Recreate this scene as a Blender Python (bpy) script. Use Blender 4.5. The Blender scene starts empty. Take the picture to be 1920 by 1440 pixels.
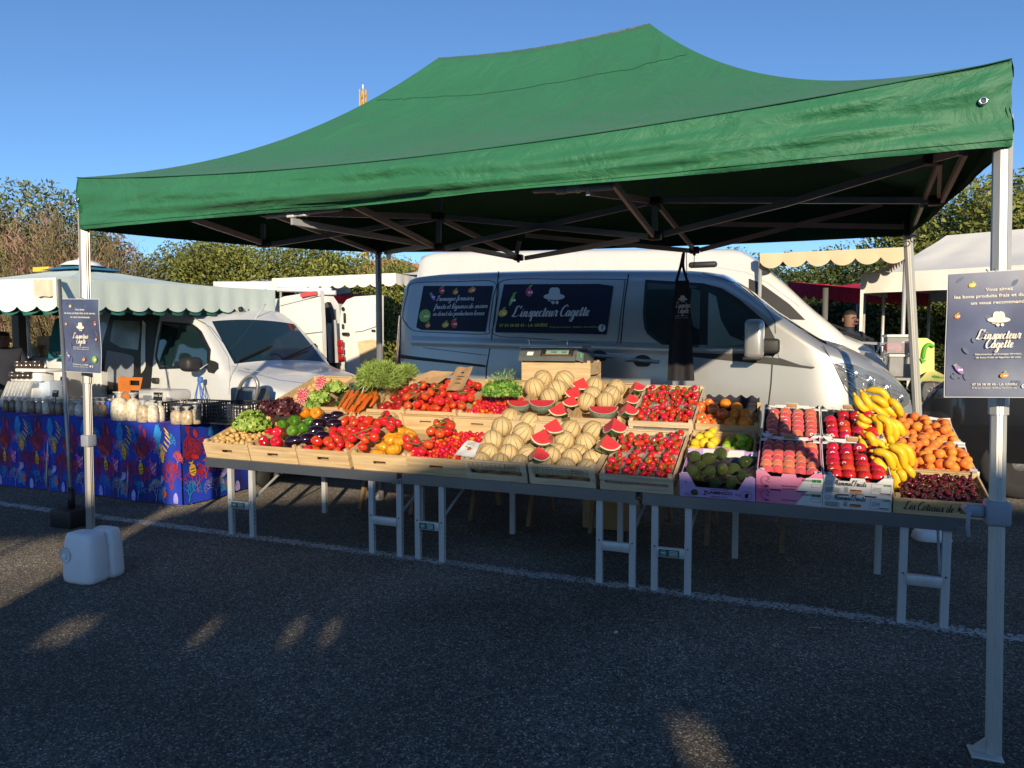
import bpy, bmesh, math, random
from mathutils import Vector, Matrix, Euler, noise
R = math.radians
scene = bpy.context.scene
COL = scene.collection

# ---------------------------------------------------------------- camera
F_PX, HC = 1310.0, 1.45
PITCH = math.atan(80 / F_PX)
cam_d = bpy.data.cameras.new("camera")
cam = bpy.data.objects.new("camera", cam_d)
COL.objects.link(cam)
cam_d.sensor_width = 36.0
cam_d.lens = 36.0 * F_PX / 1920.0
cam_d.clip_end = 3000
cam_d.clip_start = 0.05
cam.location = (0, 0, HC)
cam.rotation_euler = (math.pi / 2 - PITCH, 0, 0)
scene.camera = cam

# ---------------------------------------------------------------- world, sun
world = bpy.data.worlds.new("World")
scene.world = world
world.use_nodes = True
wn = world.node_tree
wn.nodes.clear()
sky = wn.nodes.new("ShaderNodeTexSky")
sky.sky_type = 'NISHITA'
sky.sun_disc = False
SUN_TO = Vector((0.19, -3.75, 1.0)).normalized()
sky.sun_elevation = math.asin(SUN_TO.z)
sky.sun_rotation = math.atan2(SUN_TO.x, SUN_TO.y)
sky.altitude = 1200
sky.air_density = 1.0
sky.dust_density = 0.3
sky.ozone_density = 5.0
bg = wn.nodes.new("ShaderNodeBackground")
bg.inputs[1].default_value = 0.125
wo = wn.nodes.new("ShaderNodeOutputWorld")
wn.links.new(sky.outputs[0], bg.inputs[0])
wn.links.new(bg.outputs[0], wo.inputs[0])
sun_d = bpy.data.lights.new("sun", 'SUN')
sun_d.energy = 4.3
sun_d.angle = R(0.6)
sun_d.color = (1.0, 0.84, 0.60)
sun = bpy.data.objects.new("sun", sun_d)
COL.objects.link(sun)
sun.rotation_euler = SUN_TO.to_track_quat('Z', 'Y').to_euler()
sun.location = (2, -10, 20)
scene.view_settings.view_transform = 'Standard'
scene.view_settings.look = 'None'
scene.view_settings.exposure = 0.47
scene.view_settings.gamma = 1.0
scene.cycles.max_bounces = 6
scene.cycles.transparent_max_bounces = 8
scene.cycles.caustics_reflective = False
scene.cycles.caustics_refractive = False

# ---------------------------------------------------------------- market frame
YAW = R(21.9)
UX = Vector((math.cos(YAW), -math.sin(YAW), 0))
VX = Vector((math.sin(YAW), math.cos(YAW), 0))
OO = Vector((-2.12, 5.16, 0))
_f = Vector((0, math.cos(PITCH), -math.sin(PITCH)))
_u = Vector((0, math.sin(PITCH), math.cos(PITCH)))
CP = Vector((0, 0, HC))

def W(p):
    return OO + UX * p[0] + VX * p[1] + Vector((0, 0, p[2]))
def toF(w):
    q = Vector(w) - OO
    return Vector((q.dot(UX), q.dot(VX), w[2]))
def ray(x, y):
    return _f + Vector(((x - 960) / F_PX, 0, 0)) - _u * ((y - 720) / F_PX)
def S(x, y, t):
    """frame point seen at photo pixel x, y on the vertical plane at distance t behind the table fronts"""
    d = ray(x, y)
    k = ((OO - CP).dot(VX) + t) / d.dot(VX)
    return toF(CP + d * k)
def G(x, y, z=0.0):
    d = ray(x, y)
    return toF(CP + d * ((z - HC) / d.z))
def YD(x, y, Y):
    d = ray(x, y)
    return toF(CP + d * (Y / d.y))

# ---------------------------------------------------------------- objects
LOC = {}
def tag(o, label=None, cat=None, group=None, kind=None):
    if label: o["label"] = label
    if cat: o["category"] = cat
    if group: o["group"] = group
    if kind: o["kind"] = kind
    return o
def thing(name, label, cat, loc=(0, 0, 0), group=None, rot=None):
    o = bpy.data.objects.new(name, None)
    o.empty_display_size = 0.1
    COL.objects.link(o)
    o.matrix_world = FM(loc, rot)
    LOC[o.name] = (Vector(loc), rot)
    return tag(o, label, cat, group)
def FM(loc, rot=None):
    m = Matrix.Translation(W(loc)) @ Matrix.Rotation(-YAW, 4, 'Z')
    if rot is not None:
        m = m @ (rot.to_4x4() if isinstance(rot, Matrix) else Euler(rot).to_matrix().to_4x4())
    return m
def copy_tree(o, parent=None):
    c = o.copy()
    COL.objects.link(c)
    if parent: c.parent = parent
    for ch in list(o.children):
        copy_tree(ch, c)
    return c

MATS = {}
def _n(nt, t, **kw):
    n = nt.nodes.new(t)
    for k, v in kw.items():
        setattr(n, k, v)
    return n
def mat(name, col, rough=0.5, metal=0.0, var=0.12, vs=6.0, bump=0.0, bs=60.0, rnd=0.0, col2=None, spec=0.5,
        coat=0.0, trans=0.0, alpha=1.0, stretch=None, c2s=3.0, c2lo=0.45, c2hi=0.6, emit=None, hue=0.0, sheen=0.0, ior=1.45, det=4.0, sss=0.0):
    m = bpy.data.materials.new(name)
    m.use_nodes = True
    nt = m.node_tree
    b = nt.nodes["Principled BSDF"]
    b.inputs["Roughness"].default_value = rough
    b.inputs["Metallic"].default_value = metal
    b.inputs["Specular IOR Level"].default_value = spec
    b.inputs["Coat Weight"].default_value = coat
    b.inputs["Coat Roughness"].default_value = 0.06
    b.inputs["Transmission Weight"].default_value = trans
    b.inputs["Alpha"].default_value = alpha
    b.inputs["IOR"].default_value = ior
    b.inputs["Sheen Weight"].default_value = sheen
    if sss:
        b.inputs["Subsurface Weight"].default_value = sss
        b.inputs["Subsurface Radius"].default_value = (0.02, 0.008, 0.004)
    c = (col[0], col[1], col[2], 1)
    tc = _n(nt, "ShaderNodeTexCoord")
    mp = _n(nt, "ShaderNodeMapping")
    if stretch: mp.inputs["Scale"].default_value = stretch
    nt.links.new(tc.outputs["Object"], mp.inputs[0])
    oi = _n(nt, "ShaderNodeObjectInfo")
    add = _n(nt, "ShaderNodeVectorMath", operation='ADD')
    sc = _n(nt, "ShaderNodeVectorMath", operation='SCALE')
    comb = _n(nt, "ShaderNodeCombineXYZ")
    for i in range(3): nt.links.new(oi.outputs["Random"], comb.inputs[i])
    nt.links.new(comb.outputs[0], sc.inputs[0]); sc.inputs["Scale"].default_value = 37.0
    nt.links.new(mp.outputs[0], add.inputs[0]); nt.links.new(sc.outputs[0], add.inputs[1])
    vec = add.outputs[0]
    out = None
    base = None
    if col2 is not None:
        nz = _n(nt, "ShaderNodeTexNoise"); nz.inputs["Scale"].default_value = c2s; nz.inputs["Detail"].default_value = 3
        nt.links.new(vec, nz.inputs["Vector"])
        rp = _n(nt, "ShaderNodeValToRGB")
        rp.color_ramp.elements[0].position = c2lo; rp.color_ramp.elements[0].color = c
        rp.color_ramp.elements[1].position = c2hi; rp.color_ramp.elements[1].color = (col2[0], col2[1], col2[2], 1)
        nt.links.new(nz.outputs["Fac"], rp.inputs[0])
        base = rp.outputs[0]
    nz = _n(nt, "ShaderNodeTexNoise"); nz.inputs["Scale"].default_value = vs; nz.inputs["Detail"].default_value = det
    nt.links.new(vec, nz.inputs["Vector"])
    hsv = _n(nt, "ShaderNodeHueSaturation")
    mr = _n(nt, "ShaderNodeMapRange")
    mr.inputs["From Min"].default_value = 0.3; mr.inputs["From Max"].default_value = 0.7
    mr.inputs["To Min"].default_value = 1 - var; mr.inputs["To Max"].default_value = 1 + var
    nt.links.new(nz.outputs["Fac"], mr.inputs["Value"])
    ad = _n(nt, "ShaderNodeMath", operation='MULTIPLY_ADD')
    nt.links.new(oi.outputs["Random"], ad.inputs[0]); ad.inputs[1].default_value = rnd * 2
    sb = _n(nt, "ShaderNodeMath", operation='SUBTRACT')
    nt.links.new(mr.outputs[0], sb.inputs[0]); sb.inputs[1].default_value = rnd
    nt.links.new(sb.outputs[0], ad.inputs[2])
    nt.links.new(ad.outputs[0], hsv.inputs["Value"])
    if hue:
        hm = _n(nt, "ShaderNodeMath", operation='MULTIPLY_ADD')
        fr = _n(nt, "ShaderNodeMath", operation='FRACT'); m7 = _n(nt, "ShaderNodeMath", operation='MULTIPLY')
        nt.links.new(oi.outputs["Random"], m7.inputs[0]); m7.inputs[1].default_value = 7.31
        nt.links.new(m7.outputs[0], fr.inputs[0]); nt.links.new(fr.outputs[0], hm.inputs[0])
        hm.inputs[1].default_value = hue * 2; hm.inputs[2].default_value = 0.5 - hue
        nt.links.new(hm.outputs[0], hsv.inputs["Hue"])
    if base is None: hsv.inputs["Color"].default_value = c
    else: nt.links.new(base, hsv.inputs["Color"])
    nt.links.new(hsv.outputs[0], b.inputs["Base Color"])
    if bump:
        nb = _n(nt, "ShaderNodeTexNoise"); nb.inputs["Scale"].default_value = bs; nb.inputs["Detail"].default_value = 5
        nt.links.new(vec, nb.inputs["Vector"])
        bp = _n(nt, "ShaderNodeBump"); bp.inputs["Strength"].default_value = bump; bp.inputs["Distance"].default_value = 0.01
        nt.links.new(nb.outputs["Fac"], bp.inputs["Height"]); nt.links.new(bp.outputs[0], b.inputs["Normal"])
    if emit:
        b.inputs["Emission Color"].default_value = (*emit, 1); b.inputs["Emission Strength"].default_value = 1
    MATS[name] = m
    return m
def srgb(r, g, b):
    f = lambda v: ((v / 255 + 0.055) / 1.055) ** 2.4 if v > 10 else v / 255 / 12.92
    return (f(r), f(g), f(b))

# ---------------------------------------------------------------- mesh builder (frame coordinates)
class MB:
    def __init__(self, m="grey"):
        self.v = []; self.f = []; self.fm = []; self.m = m; self.ms = []; self.sm = []; self.smooth = False
    def mat(self, m): self.m = m; return self
    def _mi(self):
        if self.m not in self.ms: self.ms.append(self.m)
        return self.ms.index(self.m)
    def add(self, vs, fs, smooth=None):
        n = len(self.v); self.v += [Vector(p) for p in vs]
        mi = self._mi(); s = self.smooth if smooth is None else smooth
        for f in fs:
            self.f.append([i + n for i in f]); self.fm.append(mi); self.sm.append(s)
        return self
    def box(self, c, size, rot=None, taper=None):
        x, y, z = [v / 2 for v in size]; c = Vector(c)
        vs = [Vector((sx * x, sy * y, sz * z)) for sz in (-1, 1) for sy in (-1, 1) for sx in (-1, 1)]
        if taper:
            for v in vs:
                if v.z > 0: v.x *= taper; v.y *= taper
        if rot is not None:
            mm = rot if isinstance(rot, Matrix) else Euler(rot).to_matrix()
            vs = [mm @ v for v in vs]
        return self.add([v + c for v in vs], [(0, 2, 3, 1), (4, 5, 7, 6), (0, 1, 5, 4), (2, 6, 7, 3), (0, 4, 6, 2), (1, 3, 7, 5)], False)
    def bb(self, a, b):
        a = Vector(a); b = Vector(b)
        return self.box((a + b) / 2, (abs(b.x - a.x), abs(b.y - a.y), abs(b.z - a.z)))
    def rbox(self, c, size, r=0.01, seg=3, rot=None):
        bm = bmesh.new(); bmesh.ops.create_cube(bm, size=1)
        for v in bm.verts: v.co = Vector((v.co.x * size[0], v.co.y * size[1], v.co.z * size[2]))
        bmesh.ops.bevel(bm, geom=bm.edges[:], offset=r, segments=seg, profile=0.5, affect='EDGES')
        mm = Matrix.Identity(3) if rot is None else (rot if isinstance(rot, Matrix) else Euler(rot).to_matrix())
        bm.verts.index_update()
        self.add([mm @ v.co + Vector(c) for v in bm.verts], [[v.index for v in f.verts] for f in bm.faces], True)
        bm.free(); return self
    def bar(self, a, b, w, h=None, up=(0, 0, 1)):
        h = h or w; a = Vector(a); b = Vector(b); d = (b - a); L = d.length
        if L < 1e-6: return self
        d.normalize(); s = d.cross(Vector(up))
        if s.length < 1e-4: s = d.cross(Vector((0, 1, 0)))
        s.normalize(); n = s.cross(d)
        vs = [p + s * (sx * w / 2) + n * (sn * h / 2) for p in (a, b) for sn in (-1, 1) for sx in (-1, 1)]
        return self.add(vs, [(0, 2, 3, 1), (4, 5, 7, 6), (0, 1, 5, 4), (2, 6, 7, 3), (0, 4, 6, 2), (1, 3, 7, 5)], False)
    def tube(self, pts, r, n=8, cap=True, close=False):
        pts = [Vector(p) for p in pts]; rs = r if isinstance(r, (list, tuple)) else [r] * len(pts)
        rings = []; ref = Vector((0, 0, 1)); pn = None
        for i, p in enumerate(pts):
            if close: d = pts[(i + 1) % len(pts)] - pts[i - 1]
            else: d = pts[min(i + 1, len(pts) - 1)] - pts[max(i - 1, 0)]
            if d.length < 1e-9: d = Vector((0, 0, 1))
            d.normalize()
            if pn is None:
                s = d.cross(ref)
                if s.length < 0.05: s = d.cross(Vector((1, 0, 0)))
            else:
                s = pn - d * pn.dot(d)
                if s.length < 1e-4: s = d.cross(ref)
            s.normalize(); pn = s; t = d.cross(s)
            rings.append([p + (s * math.cos(2 * math.pi * k / n) + t * math.sin(2 * math.pi * k / n)) * rs[i] for k in range(n)])
        return self.rings(rings, cap=cap, close=close)
    def rings(self, rings, cap=True, close=False, smooth=True):
        n = len(rings[0]); vs = [p for r in rings for p in r]; fs = []
        m = len(rings)
        for i in range(m if close else m - 1):
            j = (i + 1) % m
            for k in range(n):
                fs.append((i * n + k, i * n + (k + 1) % n, j * n + (k + 1) % n, j * n + k))
        self.add(vs, fs, smooth)
        if cap and not close:
            b = len(self.v) - len(vs)
            for rg, rev in ((0, True), (m - 1, False)):
                idx = [b + rg * n + k for k in range(n)]
                if rev: idx.reverse()
                self.f.append(idx); self.fm.append(self._mi()); self.sm.append(False)
        return self
    def lathe(self, prof, n=16, c=(0, 0, 0), fn=None, rot=None):
        """prof: (r, z) list; fn(angle, r, z) -> r"""
        c = Vector(c); rings = []
        mm = None if rot is None else (rot if isinstance(rot, Matrix) else Euler(rot).to_matrix())
        for r, z in prof:
            ring = []
            for k in range(n):
                a = 2 * math.pi * k / n; rr = fn(a, r, z) if fn else r
                p = Vector((rr * math.cos(a), rr * math.sin(a), z))
                if mm is not None: p = mm @ p
                ring.append(p + c)
            rings.append(ring)
        return self.rings(rings, cap=True)
    def grid(self, P, close_u=False, smooth=True):
        """P[i][j] points"""
        n = len(P); m = len(P[0]); vs = [p for r in P for p in r]; fs = []
        for i in range(n - 1):
            for j in range(m - 1):
                fs.append((i * m + j, i * m + j + 1, (i + 1) * m + j + 1, (i + 1) * m + j))
        return self.add(vs, fs, smooth)
    def poly(self, pts): return self.add(pts, [list(range(len(pts)))], False)
    def prism(self, pts, d):
        """extrude polygon pts (3D) along vector d"""
        d = Vector(d); n = len(pts); pts = [Vector(p) for p in pts]
        vs = pts + [p + d for p in pts]
        fs = [list(range(n))[::-1], [i + n for i in range(n)]] + [(i, (i + 1) % n, (i + 1) % n + n, i + n) for i in range(n)]
        return self.add(vs, fs, False)
    def build(self, name, parent=None, loc=None, rot=None, link=True, off=None):
        """vertices are frame coordinates unless off given; with a parent they are stored relative to the parent's base"""
        me = bpy.data.meshes.new(name)
        if parent is not None:
            pr = parent
            base, prot = LOC.get(pr.name, (Vector((0, 0, 0)), None))
        else:
            base, prot = Vector(loc) if loc is not None else Vector((0, 0, 0)), None
        o0 = base if off is None else Vector(off)
        if prot is not None and off is None:
            o0 = Vector((0, 0, 0))
        me.from_pydata([tuple(p - o0) for p in self.v], [], self.f)
        for m in self.ms: me.materials.append(MATS[m])
        me.polygons.foreach_set("material_index", self.fm)
        me.polygons.foreach_set("use_smooth", self.sm)
        me.update()
        ob = bpy.data.objects.new(name, me)
        if link: COL.objects.link(ob)
        if parent is not None:
            ob.parent = parent
            LOC[ob.name] = (base, prot)
        else:
            ob.matrix_world = FM(base, rot)
            LOC[ob.name] = (base, rot)
        return ob
def one(mb, name, label, cat, loc, group=None, kind=None, rot=None, off=None):
    o = mb.build(name, loc=loc, rot=rot, off=off)
    return tag(o, label, cat, group, kind)
def lerp(a, b, t): return a + (b - a) * t
def smooth(pts, k=6, close=False):
    pts = [Vector(p) for p in pts]; out = []; n = len(pts)
    rng = range(n if close else n - 1)
    for i in rng:
        if close: p0, p1, p2, p3 = pts[i - 1], pts[i], pts[(i + 1) % n], pts[(i + 2) % n]
        else: p0, p1, p2, p3 = pts[max(i - 1, 0)], pts[i], pts[i + 1], pts[min(i + 2, n - 1)]
        for j in range(k):
            t = j / k
            out.append(0.5 * ((2 * p1) + (p2 - p0) * t + (2 * p0 - 5 * p1 + 4 * p2 - p3) * t * t + (3 * p1 - p0 - 3 * p2 + p3) * t ** 3))
    if not close: out.append(pts[-1])
    return out
def interp(tab, x):
    if x <= tab[0][0]: return tab[0][1]
    for (a, va), (b, vb) in zip(tab, tab[1:]):
        if x <= b: return va + (vb - va) * (x - a) / (b - a)
    return tab[-1][1]
def nz(x, y, z=0.0): return noise.noise(Vector((x, y, z)))

# ---------------------------------------------------------------- materials
mat("grey", (0.3, 0.3, 0.3))
mat("wood", (0.60, 0.435, 0.24), 0.6, var=0.16, vs=5, stretch=(1, 6, 14), bump=0.12, bs=30, rnd=0.07, col2=(0.5, 0.31, 0.13), c2s=1.6, c2lo=0.5, c2hi=0.72)
mat("woodpale", (0.66, 0.52, 0.34), 0.6, var=0.13, vs=5, stretch=(1, 6, 14), bump=0.1, bs=30, rnd=0.05, col2=(0.53, 0.41, 0.26), c2s=1.8, c2lo=0.5, c2hi=0.7)
mat("woodold", (0.24, 0.15, 0.08), 0.7, var=0.25, vs=6, stretch=(6, 6, 1))
mat("alu", (0.24, 0.25, 0.27), 0.35, 0.85, var=0.1, vs=3, bump=0.03, bs=40)
mat("aluleg", (0.29, 0.285, 0.28), 0.36, 0.6, var=0.06, vs=4, stretch=(30, 30, 0.4))
mat("tableleg", (0.50, 0.50, 0.50), 0.4, 0.15, var=0.08, vs=4, stretch=(30, 30, 0.4))
mat("alupole", (0.52, 0.51, 0.48), 0.4, 0.35, var=0.06, vs=4, stretch=(40, 40, 0.4))
mat("bracket", (0.03, 0.03, 0.032), 0.5)
mat("clampgrey", (0.26, 0.28, 0.33), 0.5)
mat("truss", (0.40, 0.41, 0.43), 0.45, 0.15)
mat("black", (0.012, 0.012, 0.013), 0.5)
mat("blackgloss", (0.012, 0.012, 0.014), 0.12, coat=0.6)
mat("blackplastic", (0.025, 0.025, 0.027), 0.55, var=0.2)
mat("white", (0.78, 0.78, 0.76), 0.5, var=0.03)
mat("offwhite", (0.72, 0.70, 0.66), 0.5, var=0.05)
mat("ink", (0.01, 0.01, 0.012), 0.8)
mat("chrome", (0.8, 0.8, 0.8), 0.12, 1.0)
mat("cardboard", (0.42, 0.25, 0.12), 0.75, var=0.12, vs=9)
mat("kraft", (0.40, 0.25, 0.13), 0.7, var=0.1, vs=14, bump=0.2, bs=20)
mat("red", (0.62, 0.02, 0.03), 0.4)
mat("silver", (.385, .39, .395), 0.32, 0.5, var=0.02, coat=0.35)
mat("vanwhite", (0.60, 0.595, 0.57), 0.35, var=0.02, coat=0.5)
mat("vanwhite2", (0.62, 0.625, 0.62), 0.35, var=0.03, coat=0.4)
mat("tyre", (0.02, 0.02, 0.02), 0.8)
mat("glass", (0.012, 0.018, 0.022), 0.04, spec=0.9, coat=0.5, var=0.0)
def glassmat(name, col, alpha):
    m = mat(name, col, 0.03, var=0.0, spec=0.8, alpha=alpha)
    return m
glassmat("carglass", (0.02, 0.04, 0.045), 0.6)
glassmat("paleglass", (0.06, 0.10, 0.10), 0.35)
glassmat("clearplastic", (0.75, 0.75, 0.75), 0.14)
# ================================================================= ground
def asphalt():
    m = bpy.data.materials.new("asphalt"); m.use_nodes = True; nt = m.node_tree; b = nt.nodes["Principled BSDF"]
    tc = _n(nt, "ShaderNodeTexCoord")
    vo = _n(nt, "ShaderNodeTexVoronoi"); vo.inputs["Scale"].default_value = 160
    v2 = _n(nt, "ShaderNodeTexVoronoi"); v2.inputs["Scale"].default_value = 60
    n1 = _n(nt, "ShaderNodeTexNoise"); n1.inputs["Scale"].default_value = 0.8; n1.inputs["Detail"].default_value = 8
    n2 = _n(nt, "ShaderNodeTexNoise"); n2.inputs["Scale"].default_value = 130; n2.inputs["Detail"].default_value = 4
    for n in (vo, v2, n1, n2): nt.links.new(tc.outputs["Object"], n.inputs["Vector"])
    hs = _n(nt, "ShaderNodeSeparateColor"); nt.links.new(vo.outputs["Color"], hs.inputs[0])
    rp = _n(nt, "ShaderNodeValToRGB"); e = rp.color_ramp.elements
    e[0].position = 0.0; e[0].color = (0.030, 0.029, 0.026, 1); e[1].position = 0.55; e[1].color = (0.108, 0.096, 0.080, 1)
    x = rp.color_ramp.elements.new(0.88); x.color = (0.165, 0.145, 0.12, 1)
    x = rp.color_ramp.elements.new(0.97); x.color = (0.38, 0.35, 0.30, 1)
    nt.links.new(hs.outputs[0], rp.inputs[0])
    hs2 = _n(nt, "ShaderNodeSeparateColor"); nt.links.new(v2.outputs["Color"], hs2.inputs[0])
    rp2 = _n(nt, "ShaderNodeValToRGB"); rp2.color_ramp.elements[0].color = (0.65, 0.65, 0.65, 1); rp2.color_ramp.elements[1].color = (1.35, 1.32, 1.27, 1)
    nt.links.new(hs2.outputs[1], rp2.inputs[0])
    mx = _n(nt, "ShaderNodeMix", data_type='RGBA', blend_type='MULTIPLY'); mx.inputs[0].default_value = 0.75
    nt.links.new(rp.outputs[0], mx.inputs[6]); nt.links.new(rp2.outputs[0], mx.inputs[7])
    mr = _n(nt, "ShaderNodeMapRange"); mr.inputs["From Min"].default_value = 0.3; mr.inputs["From Max"].default_value = 0.7
    mr.inputs["To Min"].default_value = 0.55; mr.inputs["To Max"].default_value = 1.35
    nt.links.new(n1.outputs["Fac"], mr.inputs["Value"])
    hsv = _n(nt, "ShaderNodeHueSaturation"); nt.links.new(mx.outputs[2], hsv.inputs["Color"]); nt.links.new(mr.outputs[0], hsv.inputs["Value"])
    # dusty worn spots
    ns = _n(nt, "ShaderNodeTexNoise"); ns.inputs["Scale"].default_value = 1.7; ns.inputs["Detail"].default_value = 6; ns.inputs["Roughness"].default_value = 0.7
    nt.links.new(tc.outputs["Object"], ns.inputs["Vector"])
    rs = _n(nt, "ShaderNodeValToRGB"); rs.color_ramp.elements[0].position = 0.64; rs.color_ramp.elements[0].color = (0, 0, 0, 1)
    rs.color_ramp.elements[1].position = 0.8; rs.color_ramp.elements[1].color = (0.45, 0.45, 0.45, 1)
    nt.links.new(ns.outputs["Fac"], rs.inputs[0])
    m2 = _n(nt, "ShaderNodeMix", data_type='RGBA'); nt.links.new(rs.outputs[0], m2.inputs[0])
    nt.links.new(hsv.outputs[0], m2.inputs[6]); m2.inputs[7].default_value = (0.17, 0.165, 0.155, 1)
    nt.links.new(m2.outputs[2], b.inputs["Base Color"])
    b.inputs["Diffuse Roughness"].default_value = 1.0; b.inputs["Roughness"].default_value = 0.85; b.inputs["Specular IOR Level"].default_value = 0.25
    ad = _n(nt, "ShaderNodeMath", operation='ADD'); nt.links.new(hs.outputs[0], ad.inputs[0]); nt.links.new(n2.outputs["Fac"], ad.inputs[1])
    bp = _n(nt, "ShaderNodeBump"); bp.inputs["Strength"].default_value = 0.75; bp.inputs["Distance"].default_value = 0.006
    nt.links.new(ad.outputs[0], bp.inputs["Height"]); nt.links.new(bp.outputs[0], b.inputs["Normal"])
    MATS["asphalt"] = m
    # worn paint on the same stones
    m3 = bpy.data.materials.new("wornpaint"); m3.use_nodes = True; nt = m3.node_tree; b = nt.nodes["Principled BSDF"]
    tc = _n(nt, "ShaderNodeTexCoord"); vo = _n(nt, "ShaderNodeTexVoronoi"); vo.inputs["Scale"].default_value = 95
    nn = _n(nt, "ShaderNodeTexNoise"); nn.inputs["Scale"].default_value = 9; nn.inputs["Detail"].default_value = 6
    for n in (vo, nn): nt.links.new(tc.outputs["Object"], n.inputs["Vector"])
    se = _n(nt, "ShaderNodeSeparateColor"); nt.links.new(vo.outputs["Color"], se.inputs[0])
    sep = _n(nt, "ShaderNodeSeparateXYZ"); nt.links.new(tc.outputs["Object"], sep.inputs[0])
    ab = _n(nt, "ShaderNodeMath", operation='ABSOLUTE'); nt.links.new(sep.outputs[1], ab.inputs[0])
    ed = _n(nt, "ShaderNodeMapRange"); ed.inputs["From Min"].default_value = 0.025; ed.inputs["From Max"].default_value = 0.085
    ed.inputs["To Min"].default_value = 0.18; ed.inputs["To Max"].default_value = -0.75
    nt.links.new(ab.outputs[0], ed.inputs["Value"])
    a1 = _n(nt, "ShaderNodeMath", operation='ADD'); nt.links.new(se.outputs[1], a1.inputs[0]); nt.links.new(nn.outputs["Fac"], a1.inputs[1])
    a2 = _n(nt, "ShaderNodeMath", operation='ADD'); nt.links.new(a1.outputs[0], a2.inputs[0]); nt.links.new(ed.outputs[0], a2.inputs[1])
    gt = _n(nt, "ShaderNodeMapRange"); gt.inputs["From Min"].default_value = 0.86; gt.inputs["From Max"].default_value = 1.0
    nt.links.new(a2.outputs[0], gt.inputs["Value"])
    b.inputs["Base Color"].default_value = (0.42, 0.42, 0.40, 1); b.inputs["Roughness"].default_value = 0.8
    nt.links.new(gt.outputs[0], b.inputs["Alpha"])
    MATS["wornpaint"] = m3
asphalt()
g = MB("asphalt"); g.add([(-600, -600, 0), (600, -600, 0), (600, 600, 0), (-600, 600, 0)], [(0, 1, 2, 3)])
tag(g.build("ground", loc=(0, 0, 0)), kind="structure", label="dark grey asphalt car park")
l = MB("wornpaint"); l.add([(-9, -0.09, 0), (8, -0.09, 0), (8, 0.09, 0), (-9, 0.09, 0)], [(0, 1, 2, 3)])
tag(l.build("painted_line", loc=(0, 0.02, 0.004), off=(0, 0, 0)), kind="structure", label="worn white parking line")

# ================================================================= foliage
mat("leafA", (0.11, 0.145, 0.03), 0.5, var=0.45, vs=1.3, hue=0.0, rnd=0.1)
mat("leafB", (0.20, 0.21, 0.04), 0.5, var=0.4, vs=1.2, rnd=0.1)
mat("leafC", (0.045, 0.065, 0.02), 0.5, var=0.5, vs=1.5, rnd=0.1)
mat("leafD", (0.13, 0.15, 0.07), 0.55, var=0.35, vs=1.3, rnd=0.1)
mat("twig", (0.20, 0.13, 0.075), 0.8, var=0.3)
mat("tamarisk", (0.19, 0.165, 0.07), 0.8, var=0.35, vs=1.1, rnd=0.1, col2=(0.42, 0.22, 0.19), c2s=0.9, c2lo=0.5, c2hi=0.62)
mat("bark", (0.10, 0.075, 0.05), 0.85, var=0.3, bump=0.5, bs=20)
def crown_mesh(rng, rx, ry, rz, n, ls, mats, lobes=14, z0=0.0, shell=0.55, up=0.0):
    mb = MB(mats[0])
    cs = []
    for _ in range(lobes):
        a = rng.uniform(0, 6.283); q = rng.uniform(0.15, 0.85); zz = rng.uniform(-0.75, 0.85)
        cs.append((Vector((math.cos(a) * q * rx, math.sin(a) * q * ry, zz * rz * (1 - 0.35 * q))), rng.uniform(0.28, 0.5)))
    for _ in range(n):
        c, r = rng.choice(cs)
        d = Vector((rng.gauss(0, 1), rng.gauss(0, 1), rng.gauss(0, 1))); d.normalize()
        q = r * (shell + (1.12 - shell) * rng.random() ** 0.6)
        p = c + Vector((d.x * rx * q, d.y * ry * q, d.z * rz * q * 0.9))
        p.z += z0
        mb.m = mats[0] if rng.random() < 0.62 else mats[rng.randrange(len(mats))]
        nrm = (d * 0.5 + Vector((rng.gauss(0, 1), rng.gauss(0, 1), rng.gauss(0, 1) + up))).normalized()
        t = nrm.cross(Vector((rng.random(), rng.random(), rng.random()))).normalized(); b2 = nrm.cross(t)
        s = ls * rng.uniform(0.6, 1.3)
        mb.add([p - t * s, p + b2 * s * 0.45, p + t * s, p - b2 * s * 0.45], [(0, 1, 2, 3)], False)
    return mb
def trunk_mb(rng, h, r, spread, nb=9):
    tb = MB("bark")
    tb.tube(smooth([(0, 0, 0), (rng.uniform(-.1, .1), 0, h * 0.3), (rng.uniform(-.2, .2), rng.uniform(-.2, .2), h * 0.7)], 4), [r * (1 - 0.06 * i) for i in range(9)], 7)
    for i in range(nb):
        a = rng.uniform(0, 6.283); z = h * rng.uniform(0.15, 0.6); q = spread * rng.uniform(0.5, 1)
        tb.tube(smooth([(0, 0, z), (math.cos(a) * q * 0.4, math.sin(a) * q * 0.4, z + h * 0.18), (math.cos(a) * q, math.sin(a) * q, z + h * 0.42)], 3), [r * 0.5 * (1 - 0.12 * k) for k in range(7)], 5)
    return tb
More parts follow.
